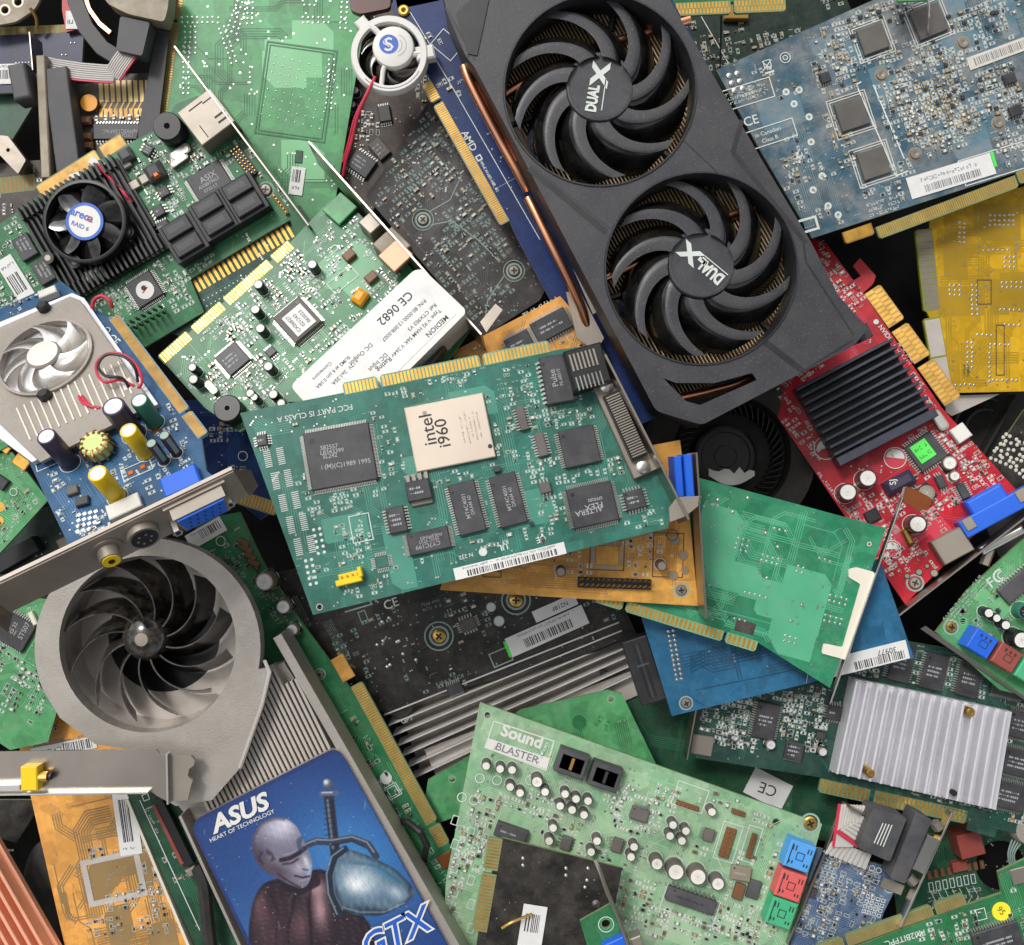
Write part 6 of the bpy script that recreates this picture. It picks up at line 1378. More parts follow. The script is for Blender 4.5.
for (a, b, w_, h_) in ((730, 722, 60, 50), (770, 710, 50, 40), (805, 705, 50, 40), (800, 735, 40, 30), (830, 730, 30, 60), (850, 668, 60, 20), (885, 660, 10, 40), (917, 665, 8, 40), (950, 672, 8, 40), (985, 680, 10, 40), (1020, 705, 30, 14), (1015, 745, 34, 10), (1010, 780, 34, 10), (735, 735, 30, 20), (880, 795, 70, 12), (960, 800, 60, 10), (1022, 815, 26, 20)):
    T.cluster(a, b, w_, h_, -12, p=.97, pop=.4, kinds='rwtsr', texts=.5, pad='silk', cell=(6, 4.6))
T.traces(60); T.vias(160, mat='silk_dim'); T.fin()
mb = MB(); mb.wall(T.P(684, 755), T.P(694, 700), -4, 18, 1.5, 'steel'); T.part('slot_bracket', mb)

# dark green board behind with CE label, and light green board
T = Board('dark_green_board', 'plain dark green board in the shade between blue board and sound card', 'circuit board', [(600, 670), (720, 690), (840, 770), (860, 850), (780, 830), (600, 760)], -46, mask='pcb_deep', seed=123)
T.traces(14); T.sticker(768, 789, 42, 28, -27, lines=False, text=[('CE', 11, 0, 0, 160)]); T.fin()
T = Board('light_green_board', 'light green board corner with a hole and round emblem behind the sound card', 'circuit board', [(520, 710), (608, 690), (622, 694), (658, 768), (500, 800), (420, 830), (428, 780), (470, 756)], -12, A=(520, 710), B=(608, 690), mask='pcb_lime', seed=124, holes=[(611, 699, 3), (452, 779, 3)])
T.silkcircle(579, 722, 8, fill='pcb_green', mat='pcb_green_t'); T.text('98', 579, 722, 5, 190, 'pcb_lime', bold=8); T.marks(604, 722, 16, 18, 60, lines=2, mat='pcb_green'); T.traces(14, mat='pcb_green'); T.fin()
for T_ in (): pass

# ================================================================== black card with long fins (centre)
T = Board('graphics_card', 'black graphics card seen from its back with long silver heatsink fins along one side', 'graphics card', [(270, 575), (330, 560), (600, 560), (640, 640), (420, 700), (404, 720), (350, 700)], -26, A=(400, 712), B=(640, 625), mask='pcb_black', seed=131)
T.silk = 'silk_dim'; T.screw(439, 636, 7, mat='brass'); T.screw(516, 600, 7, mat='brass'); T.silkcircle(439, 636, 15, lw=1.6); T.silkcircle(516, 600, 15, lw=1.6)
mb = MB()
for i, (o_, h_) in enumerate(((0, 4), (8, 3), (16, 2), (24, 1), (32, 0), (41, -2), (50, -3))):
    p0 = (385+o_*.55, 705+o_*1.3+8); p1 = (618+o_*.35, 617+o_*1.05+4)
    mb.wall(T.P(*p0, -8), T.P(*p1, -8), -30, h_-2, 1.5, 'fin_light'); 
T.part('heatsink_fins', mb)
mb = MB(); mb.prism([T.P(*p, -20) for p in [(395, 700), (625, 612), (650, 665), (440, 770), (420, 775)]], -34, -30, 'steel_dark'); mb.prism([T.P(*p, -14) for p in [(424, 750), (640, 668), (650, 690), (440, 786)]], -28, -16, 'alu_dim'); T.part('heatsink_plate', mb)
T.sticker(555, 608, 46, 12, 24, lines=False); T.sticker(547, 631, 84, 20, 24, bar=(.2, .82, .15, .6), lines=[(.5, .85, .7, .2)]); T.block('green_label_end', 508, 649, 4, 17, .9, 'sticker_green', 23); T.text('N218F', 560, 606, 4.5, 203, 'ink', h=1.2, bold=5)
T.text('CE', 391, 604, 9, 20, 'silk', bold=10); T.silkline([(345, 612), (372, 604), (368, 598)], 1.4); T.silkrect(501, 657, 20, 14, 23, lw=1.2); T.silkcircle(491, 607, 5, fill='silk'); T.silkcircle(499, 621, 5.5, fill='silk'); T.silkrect(363, 616, 7, 10, 20)
for i in range(5): T.marks(312+i*4, 620+i*8 if 0 else 615, .1, .1)
T.marks(300, 612, 34, 10, -62, lines=5, dens=1); T.marks(337, 640, 44, 10, -62, lines=5, dens=1); T.marks(432, 605, 22, 10, 15, lines=2); T.marks(630-180, 680, 30, 6, 20); T.text('GP1', 407, 720, 5, 20)
T.chip(455, 688, 16, 10, 22, pins='d', npin=7, marks=0); T.chip(468, 624, 16, 12, 22, pins='q', npin=5, marks=0, mat='ic_grey')
for (a, b, w_, h_) in ((350, 650, 30, 40), (360, 680, 26, 20), (455, 680, 40, 30), (470, 620, 40, 40), (455, 605, 30, 20), (405, 675, 14, 14), (430, 690, 16, 10), (380, 620, 40, 14), (610, 600, 30, 40), (590, 590, 40, 30), (325, 600, 24, 30)): T.cluster(a, b, w_, h_, 22, p=.8, pop=.3, kinds='rwt', pad='silk_dim', texts=.3)
T.joints([(382, 622), (389, 618), (377, 645), (383, 641), (403, 654), (416, 660), (397, 642), (399, 641), (324, 578), (390, 665), (387, 667)], r=2); T.vias(220, r=.7, mat='silk_dim'); T.traces(40); T.fin()

# ================================================================== large pale green sound board
T = Board('sound_card', 'pale green sound card with many small capacitors and three stacked coloured audio jacks', 'expansion card',
          [(480, 702), (822, 824), (812, 860), (792, 930), (780, 990), (440, 990), (446, 880)], 22, A=(480, 702), B=(822, 824), mask='pcb_pale', seed=141, holes=[(487.5, 715, 3), (776, 822, 3)])
mb = MB(); q = [T.P(*p) for p in [(494, 721), (554, 741), (546, 770), (485, 747)]]; T.silkline([(494, 721), (554, 741), (546, 770), (485, 747), (494, 721)], 1.2, mat='white')
mb.poly([T.P(*p) for p in [(488, 738), (549, 758), (546, 769), (485, 747)]], .3, 'white'); T.part('name_panel', mb)
T.text('Sound', 522, 737, 11.5, -19, 'white', h=.4, bold=40, sx=1.05); T.text('BLASTER', 517, 753.5, 7.6, -19, 'ink_grey', h=.6, bold=6, sx=1.08)
for (a, b) in ((571, 760), (604, 773)):
    def ex(mb, x, y, w_, h_, r_):
        mb.flat(x, y, 14.3, w_*.75, h_*.6, 'black', r_); mb.flat(x, y, 14.5, 3, h_*.5, 'brass' if a < 600 else 'ink', r_)
    T.block('audio_header', a, b, 30, 24, 14, 'plug_grey', -19, c=1, extra=ex)
small = [(486, 766), (500, 769), (510, 787), (520, 793), (536, 783), (502, 775) if 0 else (512, 770), (560, 812) if 0 else (565, 794), (576, 799), (588, 801), (560, 806), (572, 810), (584, 815), (553, 828), (549, 841), (597, 841), (591, 852), (634, 847), (631, 857), (673, 825), (686, 831), (670, 836), (682, 841), (712, 812), (497, 793) if 0 else (545, 792)]
for i, (a, b) in enumerate(small): T.can(a, b, 4.6, 13, 'ic_grey', top='smd_white')
for (a, b, r_) in ((657, 864, 6.5), (676, 872, 9), (698, 877, 9), (718, 884, 7), (537, 782, 6)): T.can(a, b, r_, 15, 'ic_grey', top='smd_white', stripe='black')
T.chip(690, 898, 50, 14, -19, pins='d', npin=10, marks=1, th=7, mat='plug_grey', name='chip', tmat='ink'); T.chip(639, 813, 18, 12, -19, pins='d', npin=7, marks=0, mat='ic_grey'); T.chip(566, 842, 10, 14, -17, pins='v', npin=4, marks=0, mat='ic_grey'); T.chip(617, 844, 10, 14, -17, pins='v', npin=4, marks=0, mat='ic_grey'); T.chip(708, 834, 10, 12, -17, pins='v', npin=4, marks=0, mat='ic_grey')
T.chip(511, 831, 32, 14, -19, pins='', marks=1, mat='plug_grey', th=8); T.chip(740, 872, 20, 14, -10, pins='', mat='beige', marks=1)
T.header(727, 842, 2, 6, 5, -17, mat='smd_brown', pin='brass', h=6); T.header(751, 845, 1, 5, 5, -17, mat='smd_brown', pin='brass', h=6); T.header(687, 805, 5, 1, 4.6, -18, mat='smd_brown', pin='brass', h=6); T.header(738, 812, 3, 1, 4.6, -18, mat='smd_brown', pin='brass', h=6)
T.silkrect(690, 797, 32, 24, -19); T.silkrect(728, 842, 20, 38, -17); T.silkrect(751, 844, 14, 36, -17); T.silkrect(690, 905, 56, 26, -19)
T.chip(738, 890, 10, 16, -17, pins='', marks=0, mat='smd_brown', name='power_chip'); T.chip(753, 888, 12, 18, -17, pins='', marks=0, mat='plug_grey', name='power_chip'); T.screw(810, 823, 7, mat='brass')
for (a, b, m_, nm) in ((795, 850, 'azure_plug', 'blue_jack'), (786, 879, 'red_plug', 'red_jack'), (777, 906, 'green_plug', 'green_jack')):
    def ex(mb, x, y, w_, h_, r_):
        for v in (-9, -6, 6, 9):
            q = rot2(v, 7, math.radians(r_)); mb.flat(x+q[0], y+q[1], 17.6, 1.2, 5, 'ink', r_); q = rot2(v, -7, math.radians(r_)); mb.flat(x+q[0], y+q[1], 17.6, 1.4, 3, 'ink', r_)
        mb.rectline(x, y, 7, 7, .8, 17.6, 'ink', r_); q = rot2(-w_*.3, 0, math.radians(r_)); mb.flat(x+q[0]*1.3, y+q[1]*1.3, 17.65, 1, h_*.8, 'ink', r_)
    T.block(nm, a, b, 26, 27, 17, m_, -19, c=1.2, extra=ex)
for i in range(12): q = T.P(600+0*i, 0+0*i) if 0 else None
for (a, b, w_, h_) in ((520, 805, 50, 14), (540, 800, 30, 16), (615, 795, 20, 30), (640, 800, 40, 20), (650, 820, 26, 24), (630, 825, 40, 16), (665, 812, 20, 20), (560, 830, 40, 30), (580, 845, 20, 20), (605, 850, 20, 30), (640, 890, 30, 26), (620, 900, 30, 50), (650, 920, 40, 30), (725, 800, 30, 14), (745, 862, 20, 20), (740, 920, 50, 40), (770, 870, 10, 60), (480, 820, 30, 60), (470, 850, 40, 40), (455, 880, 20, 60), (500, 845, 20, 14), (700, 850, 16, 12), (765, 820, 20, 14), (690, 925, 60, 20), (545, 815, 30, 10), (760, 930, 30, 20), (520, 860, 40, 10)):
    T.cluster(a, b, w_, h_, -19, p=.95, pop=.45, kinds='wwbrt', texts=.5, pad='smd_white', cell=(6.5, 4.8))
for (a, b) in ((480, 778), (497, 780), (462, 797), (474, 800), (530, 780)): T.silkcircle(a, b, 5, lw=1)
for i in range(10): T.silkrect(455+2*(i % 2)*8, 820+i*12, 6, 9, -19)
T.enrich(80, pad='smd_white', pop=.5, kinds='wwbrt'); T.pours(16, (20, 70)); T.traces(70, w=.7, kmax=6); T.vias(260, r=.8); T.fin()

# black board on top
T = Board('black_circuit_board', 'small black card with gold contacts and a barcode sticker lying on the sound card', 'circuit board', [(502, 838), (622, 868), (600, 990), (470, 990), (482, 906)], 58, A=(502, 838), B=(622, 868), mask='pcb_black', seed=142)
T.edge((487, 836), (475, 925), 16, segs=((0, .35), (.4, 1)), pitch=3.0, gold='gold') if 0 else None
T.edge((488, 837), (472, 930), 15, segs=((0, .34), (.38, 1)), pitch=3.2, gold='gold_dull')
for (a, b) in ((523, 858), (523, 865), (566, 868), (566, 875), (588, 868), (587, 880), (585, 887)):
    x, y = T.P(a, b); T.mb.lathe(x, y, [(1.9, .1), (1.5, 1.2), (.4, 1.6)], 'solder', 10)
x, y = T.P(596, 904); T.mb.lathe(x, y, [(4, .1), (3, 1.6), (.4, 2)], 'solder', 14)
T.sticker(531, 935, 24, 60, -9, bar=(.2, .8, .55, .85), lines=[(.3, .4, .15, .6)]); T.text('PC00', 525, 932, 5, 82, 'ink', h=1, bold=5); T.vias(30, r=.5, mat='silk_dim'); T.fin()
wire([(502, 928, 10), (512, 922, 12), (532, 914, 6)], 1.4, 'brass', 'wire', T)
T = Board('small_green_board', 'small green board corner with a black hole, blue socket and bent steel bracket', 'circuit board', [(580, 921), (612, 903), (628, 936), (640, 990), (600, 990)], 74, mask='pcb_green', seed=143, holes=[(606, 924, 4.5)])
T.block('blue_socket', 617, 945, 26, 20, 10, 'blue_plug', 25, c=1); T.silkcircle(606, 924, 8); T.fin()
wire([(595, 860, 10), (600, 872, 14), (607, 892, 16), (617, 915, 18), (630, 950, 20)], 2, 'steel', 'slot_bracket', T); T.block('silver_nut', 635, 935, 11, 10, 14, 'nickel', 20, c=1)

# ================================================================== ribbon card and bottom right
T = Board('blue_circuit_board', 'greyish blue card joined to a grey plug with a folded ribbon cable', 'expansion card', [(818, 848), (892, 868), (900, 880), (884, 912), (860, 990), (780, 990), (796, 920)], 20, A=(818, 848), B=(900, 880), mask='pcb_smoke', seed=151)
for (a, b, w_, h_) in ((825, 860, 30, 20), (845, 880, 50, 40), (850, 905, 60, 40), (820, 900, 30, 60), (870, 880, 20, 20), (815, 930, 40, 30)): T.cluster(a, b, w_, h_, -20, p=.9, pop=.35, kinds='wrt', texts=.5)
for i in range(4):
    for j in range(4): T.silkrect(868+i*5-j*1.5, 896+j*5+i*1.5, 3.4, 3, -15, lw=.6)
for i in range(8): T.silkcircle(832+i*6.6, 856+i*2, 3, lw=.7)
T.chip(811, 891, 9, 9, -20, pins='v', npin=4, marks=0); T.vias(60); T.traces(30); T.screw(890, 886, 5); T.fin()
mb = MB(); mb.box(*T.P(892, 886, 2), 1, 22, 10, 2, 'nickel', T.rl(-22)); T.part('bracket_tab', mb)
mb = MB(); mb.wall(T.P(944, 806), T.P(893, 918), 8, 20, 2, 'steel_bright'); mb.wall(T.P(842, 800), T.P(785, 940), 4, 10, 1.8, 'steel'); mb.wall(T.P(842, 800), T.P(870, 812), 10, 24, 1.8, 'steel'); T.part('slot_bracket', mb)
mb = MB(); mb.box(*T.P(921, 850, 10), 2, 36, 14, 20, 'steel_bright', T.rl(65), c=1); mb.tube([(*T.P(934, 822, 14), 14), (*T.P(939, 829, 14), 14)], 5, 'nickel', 6); mb.tube([(*T.P(908, 876, 14), 14), (*T.P(914, 883, 14), 14)], 5, 'nickel', 6); T.part('plug_shell', mb)
mb = MB(); mb.prism(rpoly([T.P(*p, 26) for p in [(916, 812), (932, 820), (905, 884), (890, 878)]], 2), 2, 26, 'plug_grey'); T.part('grey_plug', mb, bevel=1)
mb = MB(); mb.prism(rpoly([T.P(*p, 30) for p in [(873, 808), (907, 818), (890, 862), (858, 848)]], 3), 4, 30, 'plug_grey'); hood = T.part('plug_hood', mb, bevel=1); mb = MB()
for i in range(4): q0, q1 = T.P(883+i*3, 823+i*.6, 30), T.P(874+i*3, 843+i*1.2, 30); mb.line([q0, q1], 1, 30.3, 'silk')
T.part('printed_lines', mb, parent=hood)
def ribbon(T, path, w, n, name='ribbon_cable', edge='red_wire'):
    mb = MB(); mid = [Vector((*T.P(a, b, h), h)) for a, b, h in path]; m = len(mid)
    for i in range(n):
        o = (i-(n-1)/2)*w/n; pts = []
        for j in range(m):
            d = (mid[min(j+1, m-1)]-mid[max(j-1, 0)]); d.z = 0; d.normalize(); pts.append(mid[j]+Vector((-d.y, d.x, 0))*o)
        mb.tube(pts, w/n*.52, edge if i == 0 else 'ribbon', 6)
    return T.part(name, mb, smooth=True)
def flatribbon(T, quad, h, n, edge_first=True, name='ribbon_cable'):
    mb = MB(); a, b, c, d = [Vector(T.P(x, y, h)) for x, y in quad]      # a-b one end, d-c the other
    for i in range(n):
        t = (i+.5)/n; p = a.lerp(b, t); q = d.lerp(c, t); mb.tube([(p.x, p.y, h), (q.x, q.y, h+1.5)], (b-a).length/n*.52, 'red_wire' if (i == 0 and edge_first) else 'ribbon', 6)
    return T.part(name, mb, smooth=True)
flatribbon(T, [(833, 840), (871, 853), (866, 869), (823, 852)][::-1], 8, 9, False); flatribbon(T, [(838, 804), (872, 806), (852, 846), (832, 846)], 12, 11); flatribbon(T, [(857, 848), (872, 808), (870, 812), (836, 832)], 16, 9, True)

T = Board('relay_board', 'dark green board with a red brown relay and a row of tiny resistors', 'circuit board', [(890, 850), (940, 790), (1040, 810), (1040, 930), (900, 930)], -60, mask='pcb_deep', seed=152)
T.block('relay', 960, 836, 24, 24, 26, 'relay', 15, c=1); T.block('brown_component', 957, 864, 15, 10, 8, 'relay', 12, c=1)
for i in range(9): T.block('resistor', 928+i*6.6, 874-i*1.3, 4, 8, 4, 'smd_brown', 10) if i not in (4, 5) else None
for i in range(7): T.silkrect(931+i*7, 887-i*1.4, 4, 9, 10); T.silkline([(931+i*7, 892-i), (936+i*7, 902-i), (930+i*7, 912-i)], .6)
T.cluster(960, 895, 60, 20, 10); T.vias(60); T.traces(20); x, y = T.P(1000, 865); T.mb.disc(x, y, .3, 26, 'void', 24); T.fin()
T = Thing('clear_plug', 'frosted clear plastic plug with pale wires at the right edge', 'plug', (1020, 828), (1040, 828), -10)
mb = MB(); mb.lathe(6, 0, [(16, -10), (17, 0), (14, 8), (.3, 9)], 'clear', 16); T.part('plug_body', mb, smooth=True)
for i in range(4): wire([(1012+i*3, 840+i, 0), (1008+i*2, 855, -6), (1012+i*2, 872, -14)], .8, 'silk_dim', 'wire', T)
T = Board('expansion_card', 'green card with worn gold contacts and a round yellow sticker, bottom right corner', 'expansion card', [(820, 960), (962, 907), (1002, 893), (998, 872), (1040, 852), (1040, 990), (820, 990)], 34, A=(820, 960), B=(962, 907), mask='pcb_green', seed=153)
T.edge((812, 945), (962, 893), -14 if 0 else -13, segs=((0, .01), (.01, .56), (.575, .96), (.975, 1.0)), pitch=3) if 0 else None
T.edge((815, 946), (963, 893), -12, segs=((0, .18), (.2, .78), (.8, 1)), pitch=2.6, gold='gold_dull')
x, y = T.P(1001, 911); mb = MB(); mb.cyl(x, y, .3, 9, .5, 'sticker_yellow', 24); yl = T.part('round_sticker', mb); T.text('95', 1001, 911, 6, -50, 'ink', h=.9, parent=yl, bold=3)
T.chip(996, 940, 48, 30, 17, pins='d', npin=16, marks=2); T.text('PM2BITPPC', 905, 938, 6, 197, bold=6); T.block('silver_pad', 1020, 875, 18, 16, 1.5, 'nickel', 15); T.silkrect(981, 914, 9, 11, 15); T.marks(981, 914, 7, 9, 15, lines=1)
for (a, b, w_, h_) in ((965, 920, 30, 30), (950, 935, 40, 20), (1010, 895, 20, 16), (1018, 925, 20, 30), (985, 895, 16, 14), (930, 930, 30, 20)): T.cluster(a, b, w_, h_, 15, p=.95, pop=.3, texts=.5, pad='silk')
T.traces(30); T.vias(60); T.fin()

# ================================================================== bottom left
T = Board('orange_circuit_board', 'tan orange board seen from the back with a tall white barcode label', 'circuit board', [(14, 724), (60, 706), (150, 760), (190, 945), (200, 990), (75, 990)], -26, A=(14, 724), B=(75, 990), mask='pcb_tan', seed=161)
T.block('metal_tab', 30, 728, 26, 12, 1.6, 'nickel', 30, c=.4); T.marks(68, 741, 50, 12, 10, mat='ink_grey'); T.sticker(64, 748, 66, 12, 11, bar=(.5, .95, .1, .9), lines=[(.3, .5, .4, .6)]); T.sticker(127, 822, 22, 66, 8, bar=(.25, .75, .2, .85), lines=[(.5, .1, .7, .06)])
T.silkrect(114, 878, 54, 42, 12, lw=6, mat='alu_dim'); mb = MB(); mb.poly([T.P(*p) for p in [(92, 870), (105, 869), (122, 878), (118, 886), (98, 892), (92, 885)]], .3, 'pcb_tan_t'); T.part('dark_print', mb)
for (a, b, w_, h_) in ((110, 850, 40, 12), (150, 870, 20, 50), (155, 910, 26, 60), (125, 900, 40, 20), (115, 925, 60, 20), (95, 852, 20, 14), (150, 850, 20, 20)): T.cluster(a, b, w_, h_, 10, p=.9, pop=.5, kinds='wrtr', texts=.5)
T.pours(12, (16, 40), mat='pcb_tan_t'); T.traces(50, w=1.2, pitch=2.6); T.vias(60); T.silkcircle(56, 729, 2, fill='black'); T.fin()
mb = MB(); mb.wall(T.P(132, 795), T.P(195, 945), -4, 14, 3, 'cream'); T.part('white_edge_strip', mb)
T = Board('slot_board', 'narrow green board with a long brown and black slot connector beside the picture sticker card', 'circuit board', [(125, 790), (150, 780), (182, 810), (262, 990), (215, 990)], -14, A=(140, 790), B=(220, 990), mask='pcb_deep', seed=162)
x0_, y0_ = T.P(173, 832, 8); r = T.rl(-64); mb = MB(); mb.box(x0_, y0_, .3, 74, 11, 9, 'void' if 0 else 'black', r, c=.5); q = rot2(0, -5, math.radians(r)); mb.box(x0_+q[0], y0_+q[1], .3, 66, 4, 10, 'relay', r, c=.5); T.part('slot_connector', mb)
T.marks(153, 822, 30, 4, -64); T.cluster(175, 880, 14, 40, -64); T.silkline([(140, 800), (200, 930)]); T.traces(16); T.cluster(165, 860, 14, 40, -64); T.silkrect(146, 797, 6, 6, 20)
wire([(198, 868, 8), (204, 885, 16), (207, 915, 18), (212, 960, 18)], 7, 'black_rough', 'cable', T); T.block('silver_tip', 194, 869, 9, 11, 9, 'nickel', -60, c=2); T.fin()
T = Thing('heatsink', 'peach orange anodised heatsink with long parallel fins in the lower left corner', 'heatsink', (0, 875), (40, 945), -10)
mb = MB(); mb.box(20, -18, -12, 150, 60, 6, 'peach'); T.part('heatsink_base', mb); mb = MB()
for i in range(6): mb.box(20, -44+i*10, -6, 150, 3.4, 14, 'peach', 0, c=.4)
T.part('heatsink_fins', mb)
T = Board('dark_corner_board', 'black board corner with a brown edge in the dark left of the orange board', 'circuit board', [(-20, 800), (34, 800), (36, 812), (16, 843), (-20, 832)], -70, mask='pcb_black', seed=163); T.marks(10, 850, 10, 4); T.fin()
T = Thing('plastic_roll', 'rounded dark grey plastic piece in the shadow near the peach heatsink', 'plastic part', (45, 895), (60, 895), -60)
mb = MB(); mb.lathe(0, 0, [(34, -20), (34, 2), (28, 8), (.3, 9)], 'black_rough', 30, sy=1.7, sx=.7); T.part('plastic_body', mb, smooth=True)

# horizontal bracket with gold connector
T = Thing('slot_bracket', 'wide polished silver bracket lying flat with a small yellow coaxial connector at its left', 'metal bracket', (0, 752), (150, 749), 84)
mb = MB(); mb.prism([T.P(*p) for p in [(-20, 752), (156, 749), (160, 754), (168, 755), (168, 802), (157, 796), (150, 790), (66, 792), (0, 794), (-20, 794)]], -2, 0, 'steel'); T.part('bracket_plate', mb, bevel=.4)
mb = MB(); mb.wall(T.P(-20, 793), T.P(150, 791), -3, 6, 2, 'steel_bright'); mb.wall(T.P(-20, 786), T.P(24, 785), 0, 8, 5, 'steel_bright'); T.part('bracket_flange', mb)
mb = MB(); mb.prism([T.P(*p) for p in [(168, 755), (190, 756), (194, 761), (193, 766), (188, 770), (187, 777), (192, 781), (190, 787), (187, 801), (168, 802)]], -6, -2.2, 'nickel'); mb.box(*T.P(168.5, 778), -4, 1.6, 46, 8, 'steel_bright'); T.part('bracket_foot', mb)
mb = MB(); x, y = T.P(35, 775); mb.box(x, y, 0, 15, 22, 12, 'yellow', 0, c=1); mb.tube([(x+7, y, 6), (x+15, y, 6)], 5, 'brass', 12); mb.tube([(x+15, y, 6), (x+18, y, 6)], 3, 'black', 10); T.part('coaxial_connector', mb)
mb = MB(); mb.prism([T.P(*p) for p in [(-20, 757), (18, 756), (18, 762), (-20, 764)]], .05, .4, 'black'); T.part('label_strip', mb) if 0 else None

# left edge green boards
T = Board('green_circuit_board', 'green board at the left edge with a black memory chip beside the round blower', 'circuit board', [(-20, 590), (50, 600), (60, 700), (48, 742), (10, 750), (-20, 730)], -8, A=(-20, 700), B=(40, 735), mask='pcb_lime', seed=171)
T.chip(17, 631, 32, 30, -30, pins='d', npin=12, text=[('ST507', 5, 7, 0, 62), ('32', 4, -2, -6, 62), ('107', 5, -5, 0, 150)], bold=8); T.block('cream_connector', 35, 618, 5, 14, 5, 'cream', 25); T.block('cream_connector', -2, 622, 4, 30, 5, 'cream', -30)
for (a, b, w_, h_) in ((15, 668, 50, 24), (30, 680, 30, 20), (8, 700, 24, 30), (35, 705, 20, 40), (-5, 650, 20, 30)): T.cluster(a, b, w_, h_, -30, p=.95, pop=.5, kinds='wrr', pad='silk'); 
T.pours(4, (20, 40)); T.traces(20); T.vias(40); T.fin()
T = Board('green_circuit_board', 'green board corner with gold dots at the left edge below the clear fan card', 'circuit board', [(-20, 455), (12, 452), (48, 500), (30, 520), (-20, 575)], -4, A=(-20, 455), B=(48, 500), mask='pcb_lime', seed=172)
for (a, b) in ((0, 507), (-1, 521)): x, y = T.P(a, b); T.mb.disc(x, y, .4, 5, 'gold', 16)
T.block('gold_contact', 5, 448, 12, 8, 2, 'gold', -35); T.block('gold_contact', 22, 462, 16, 12, 2, 'gold', -35); T.cluster(15, 510, 50, 20, 40, p=.8); T.cluster(5, 540, 40, 20, 40); T.chip(2, 482, 14, 12, -35, pins='', marks=1); T.silkcircle(14, 492, 4); T.traces(30, kmax=6); T.vias(30); T.fin()
T = Board('green_board_corner', 'small light green board corner just left of the clear fan card', 'circuit board', [(-20, 395), (0, 400), (32, 432), (-20, 462)], 0, mask='pcb_lime', seed=173); T.cluster(5, 425, 40, 30, 30, p=.95); T.traces(8); T.fin()
T = Board('shaded_board', 'dark green board with a black connector in shadow below the left bracket', 'circuit board', [(-20, 540), (60, 500), (110, 560), (60, 620), (-20, 620)], -60, mask='pcb_deep_shaded', seed=174)
T.block('black_connector', 20, 555, 50, 16, 14, 'black', 30); T.fill(8, (18, 30)); T.block('cream_connector', 70, 540, 20, 9, 8, 'beige', 28); T.traces(20); T.fin()
T = Board('dark_blue_board', 'dark blue densely printed board corner behind the modem card and teal card', 'circuit board', [(150, 400), (240, 400), (290, 500), (260, 520), (200, 470)], -30, mask='pcb_navy', seed=175)
T.edge((225, 500), (275, 516), 14, pitch=3.2, gold='gold'); T.fill(20, (16, 30), p=.95, pop=.5, pad='silk'); T.silkcircle(243, 456, 5); T.traces(20); T.fin()

# ================================================================== top left clutter
T = Board('blue_circuit_board', 'blue board coloured dark for shadow with a barcode label in the top left corner', 'circuit board', [(-20, 32), (84, 26), (82, 62), (30, 92), (-20, 94)], -40, A=(-20, 32), B=(84, 26), mask='pcb_navy_shaded', seed=181)
T.edge((-20, 28), (80, 24), -8, pitch=10, gold='gold_gap'); T.sticker(5, 74, 40, 20, 2, bar=(.3, .9, .25, .7), lines=[(.5, .88, .8, .2)]); T.grid_dots(40, 62, 16, 1, 3.2, r=.8, ang=2); T.joints([(71, 43), (75, 43), (62, 55), (66, 55)], r=1.2); T.fin()
T = Thing('socket_plate', 'beige metal plate with two round holes in the very top left corner', 'metal plate', (0, 0), (40, 0), -20)
mb = MB(); mb.prism(rpoly([T.P(*p) for p in [(-20, -20), (44, -20), (40, 0), (34, 10), (16, 22), (-20, 28)]], 5), -4, 0, 'beige', holes=[circle(*T.P(18, 2), 4, 16), circle(*T.P(5, 10), 3.6, 16)]); T.part('plate_body', mb, bevel=.8)
mb = MB(); 
for (a, b) in ((18, 2), (5, 10)): x, y = T.P(a, b); mb.ring(x, y, .3, 4, 6, 'steel_dark', 20)
T.part('hole_rims', mb)
wire([(30, 8, 2), (36, 18, -4), (37, 28, -10)], 1.6, 'gold_gap', 'wire', T)
T = Board('red_circuit_board', 'small strip of red board with a white sticker at the top left', 'circuit board', [(62, -20), (80, -20), (82, 28), (66, 32), (62, 10)], -34, mask='pcb_red', seed=182); T.sticker(72, 20, 12, 18, 0, lines=[(.5, .4, .8, .4)]); T.fin()
T = Thing('black_cable_duct', 'curved dark grey plastic frame with a copper band at the top left', 'plastic part', (90, 0), (120, 60), -14)
def curvewall(T, pts, w, z0, z1, mat, name):
    mb = MB(); P_ = [Vector(T.P(a, b)) for a, b in pts]; L_ = []; R_ = []
    for i in range(len(P_)):
        d = (P_[min(i+1, len(P_)-1)]-P_[max(i-1, 0)]).normalized(); n_ = Vector((-d.y, d.x))*w/2; L_.append(tuple(P_[i]+n_)); R_.append(tuple(P_[i]-n_))
    mb.prism(L_+R_[::-1], z0, z1, mat); return T.part(name, mb, bevel=.8)
curvewall(T, [(74, -20), (78, 5), (88, 30), (104, 50), (124, 62)], 16, -10, 6, 'plug_grey', 'frame_body'); curvewall(T, [(84, -10), (90, 10), (100, 24), (112, 34)], 5, -2, 3, 'copper', 'copper_band')
T = Thing('ribbon_cable', 'white flat ribbon cable with a pink edge joined to a grey plug, top left', 'cable', (60, 65), (110, 72), -8)
ribbon(T, [(46, 66, 2), (54, 68, 6), (80, 72, 8), (104, 74, 8), (114, 74, 8)], 19, 9); ribbon(T, [(113, 76, 8), (119, 66, 10), (126, 56, 10), (132, 50, 6)], 20, 9)
mb = MB(); mb.prism(rpoly([T.P(*p, 16) for p in [(120, 16), (150, 22), (142, 56), (116, 50)]], 3), -2, 16, 'plug_grey'); T.part('plug_hood', mb, bevel=1)
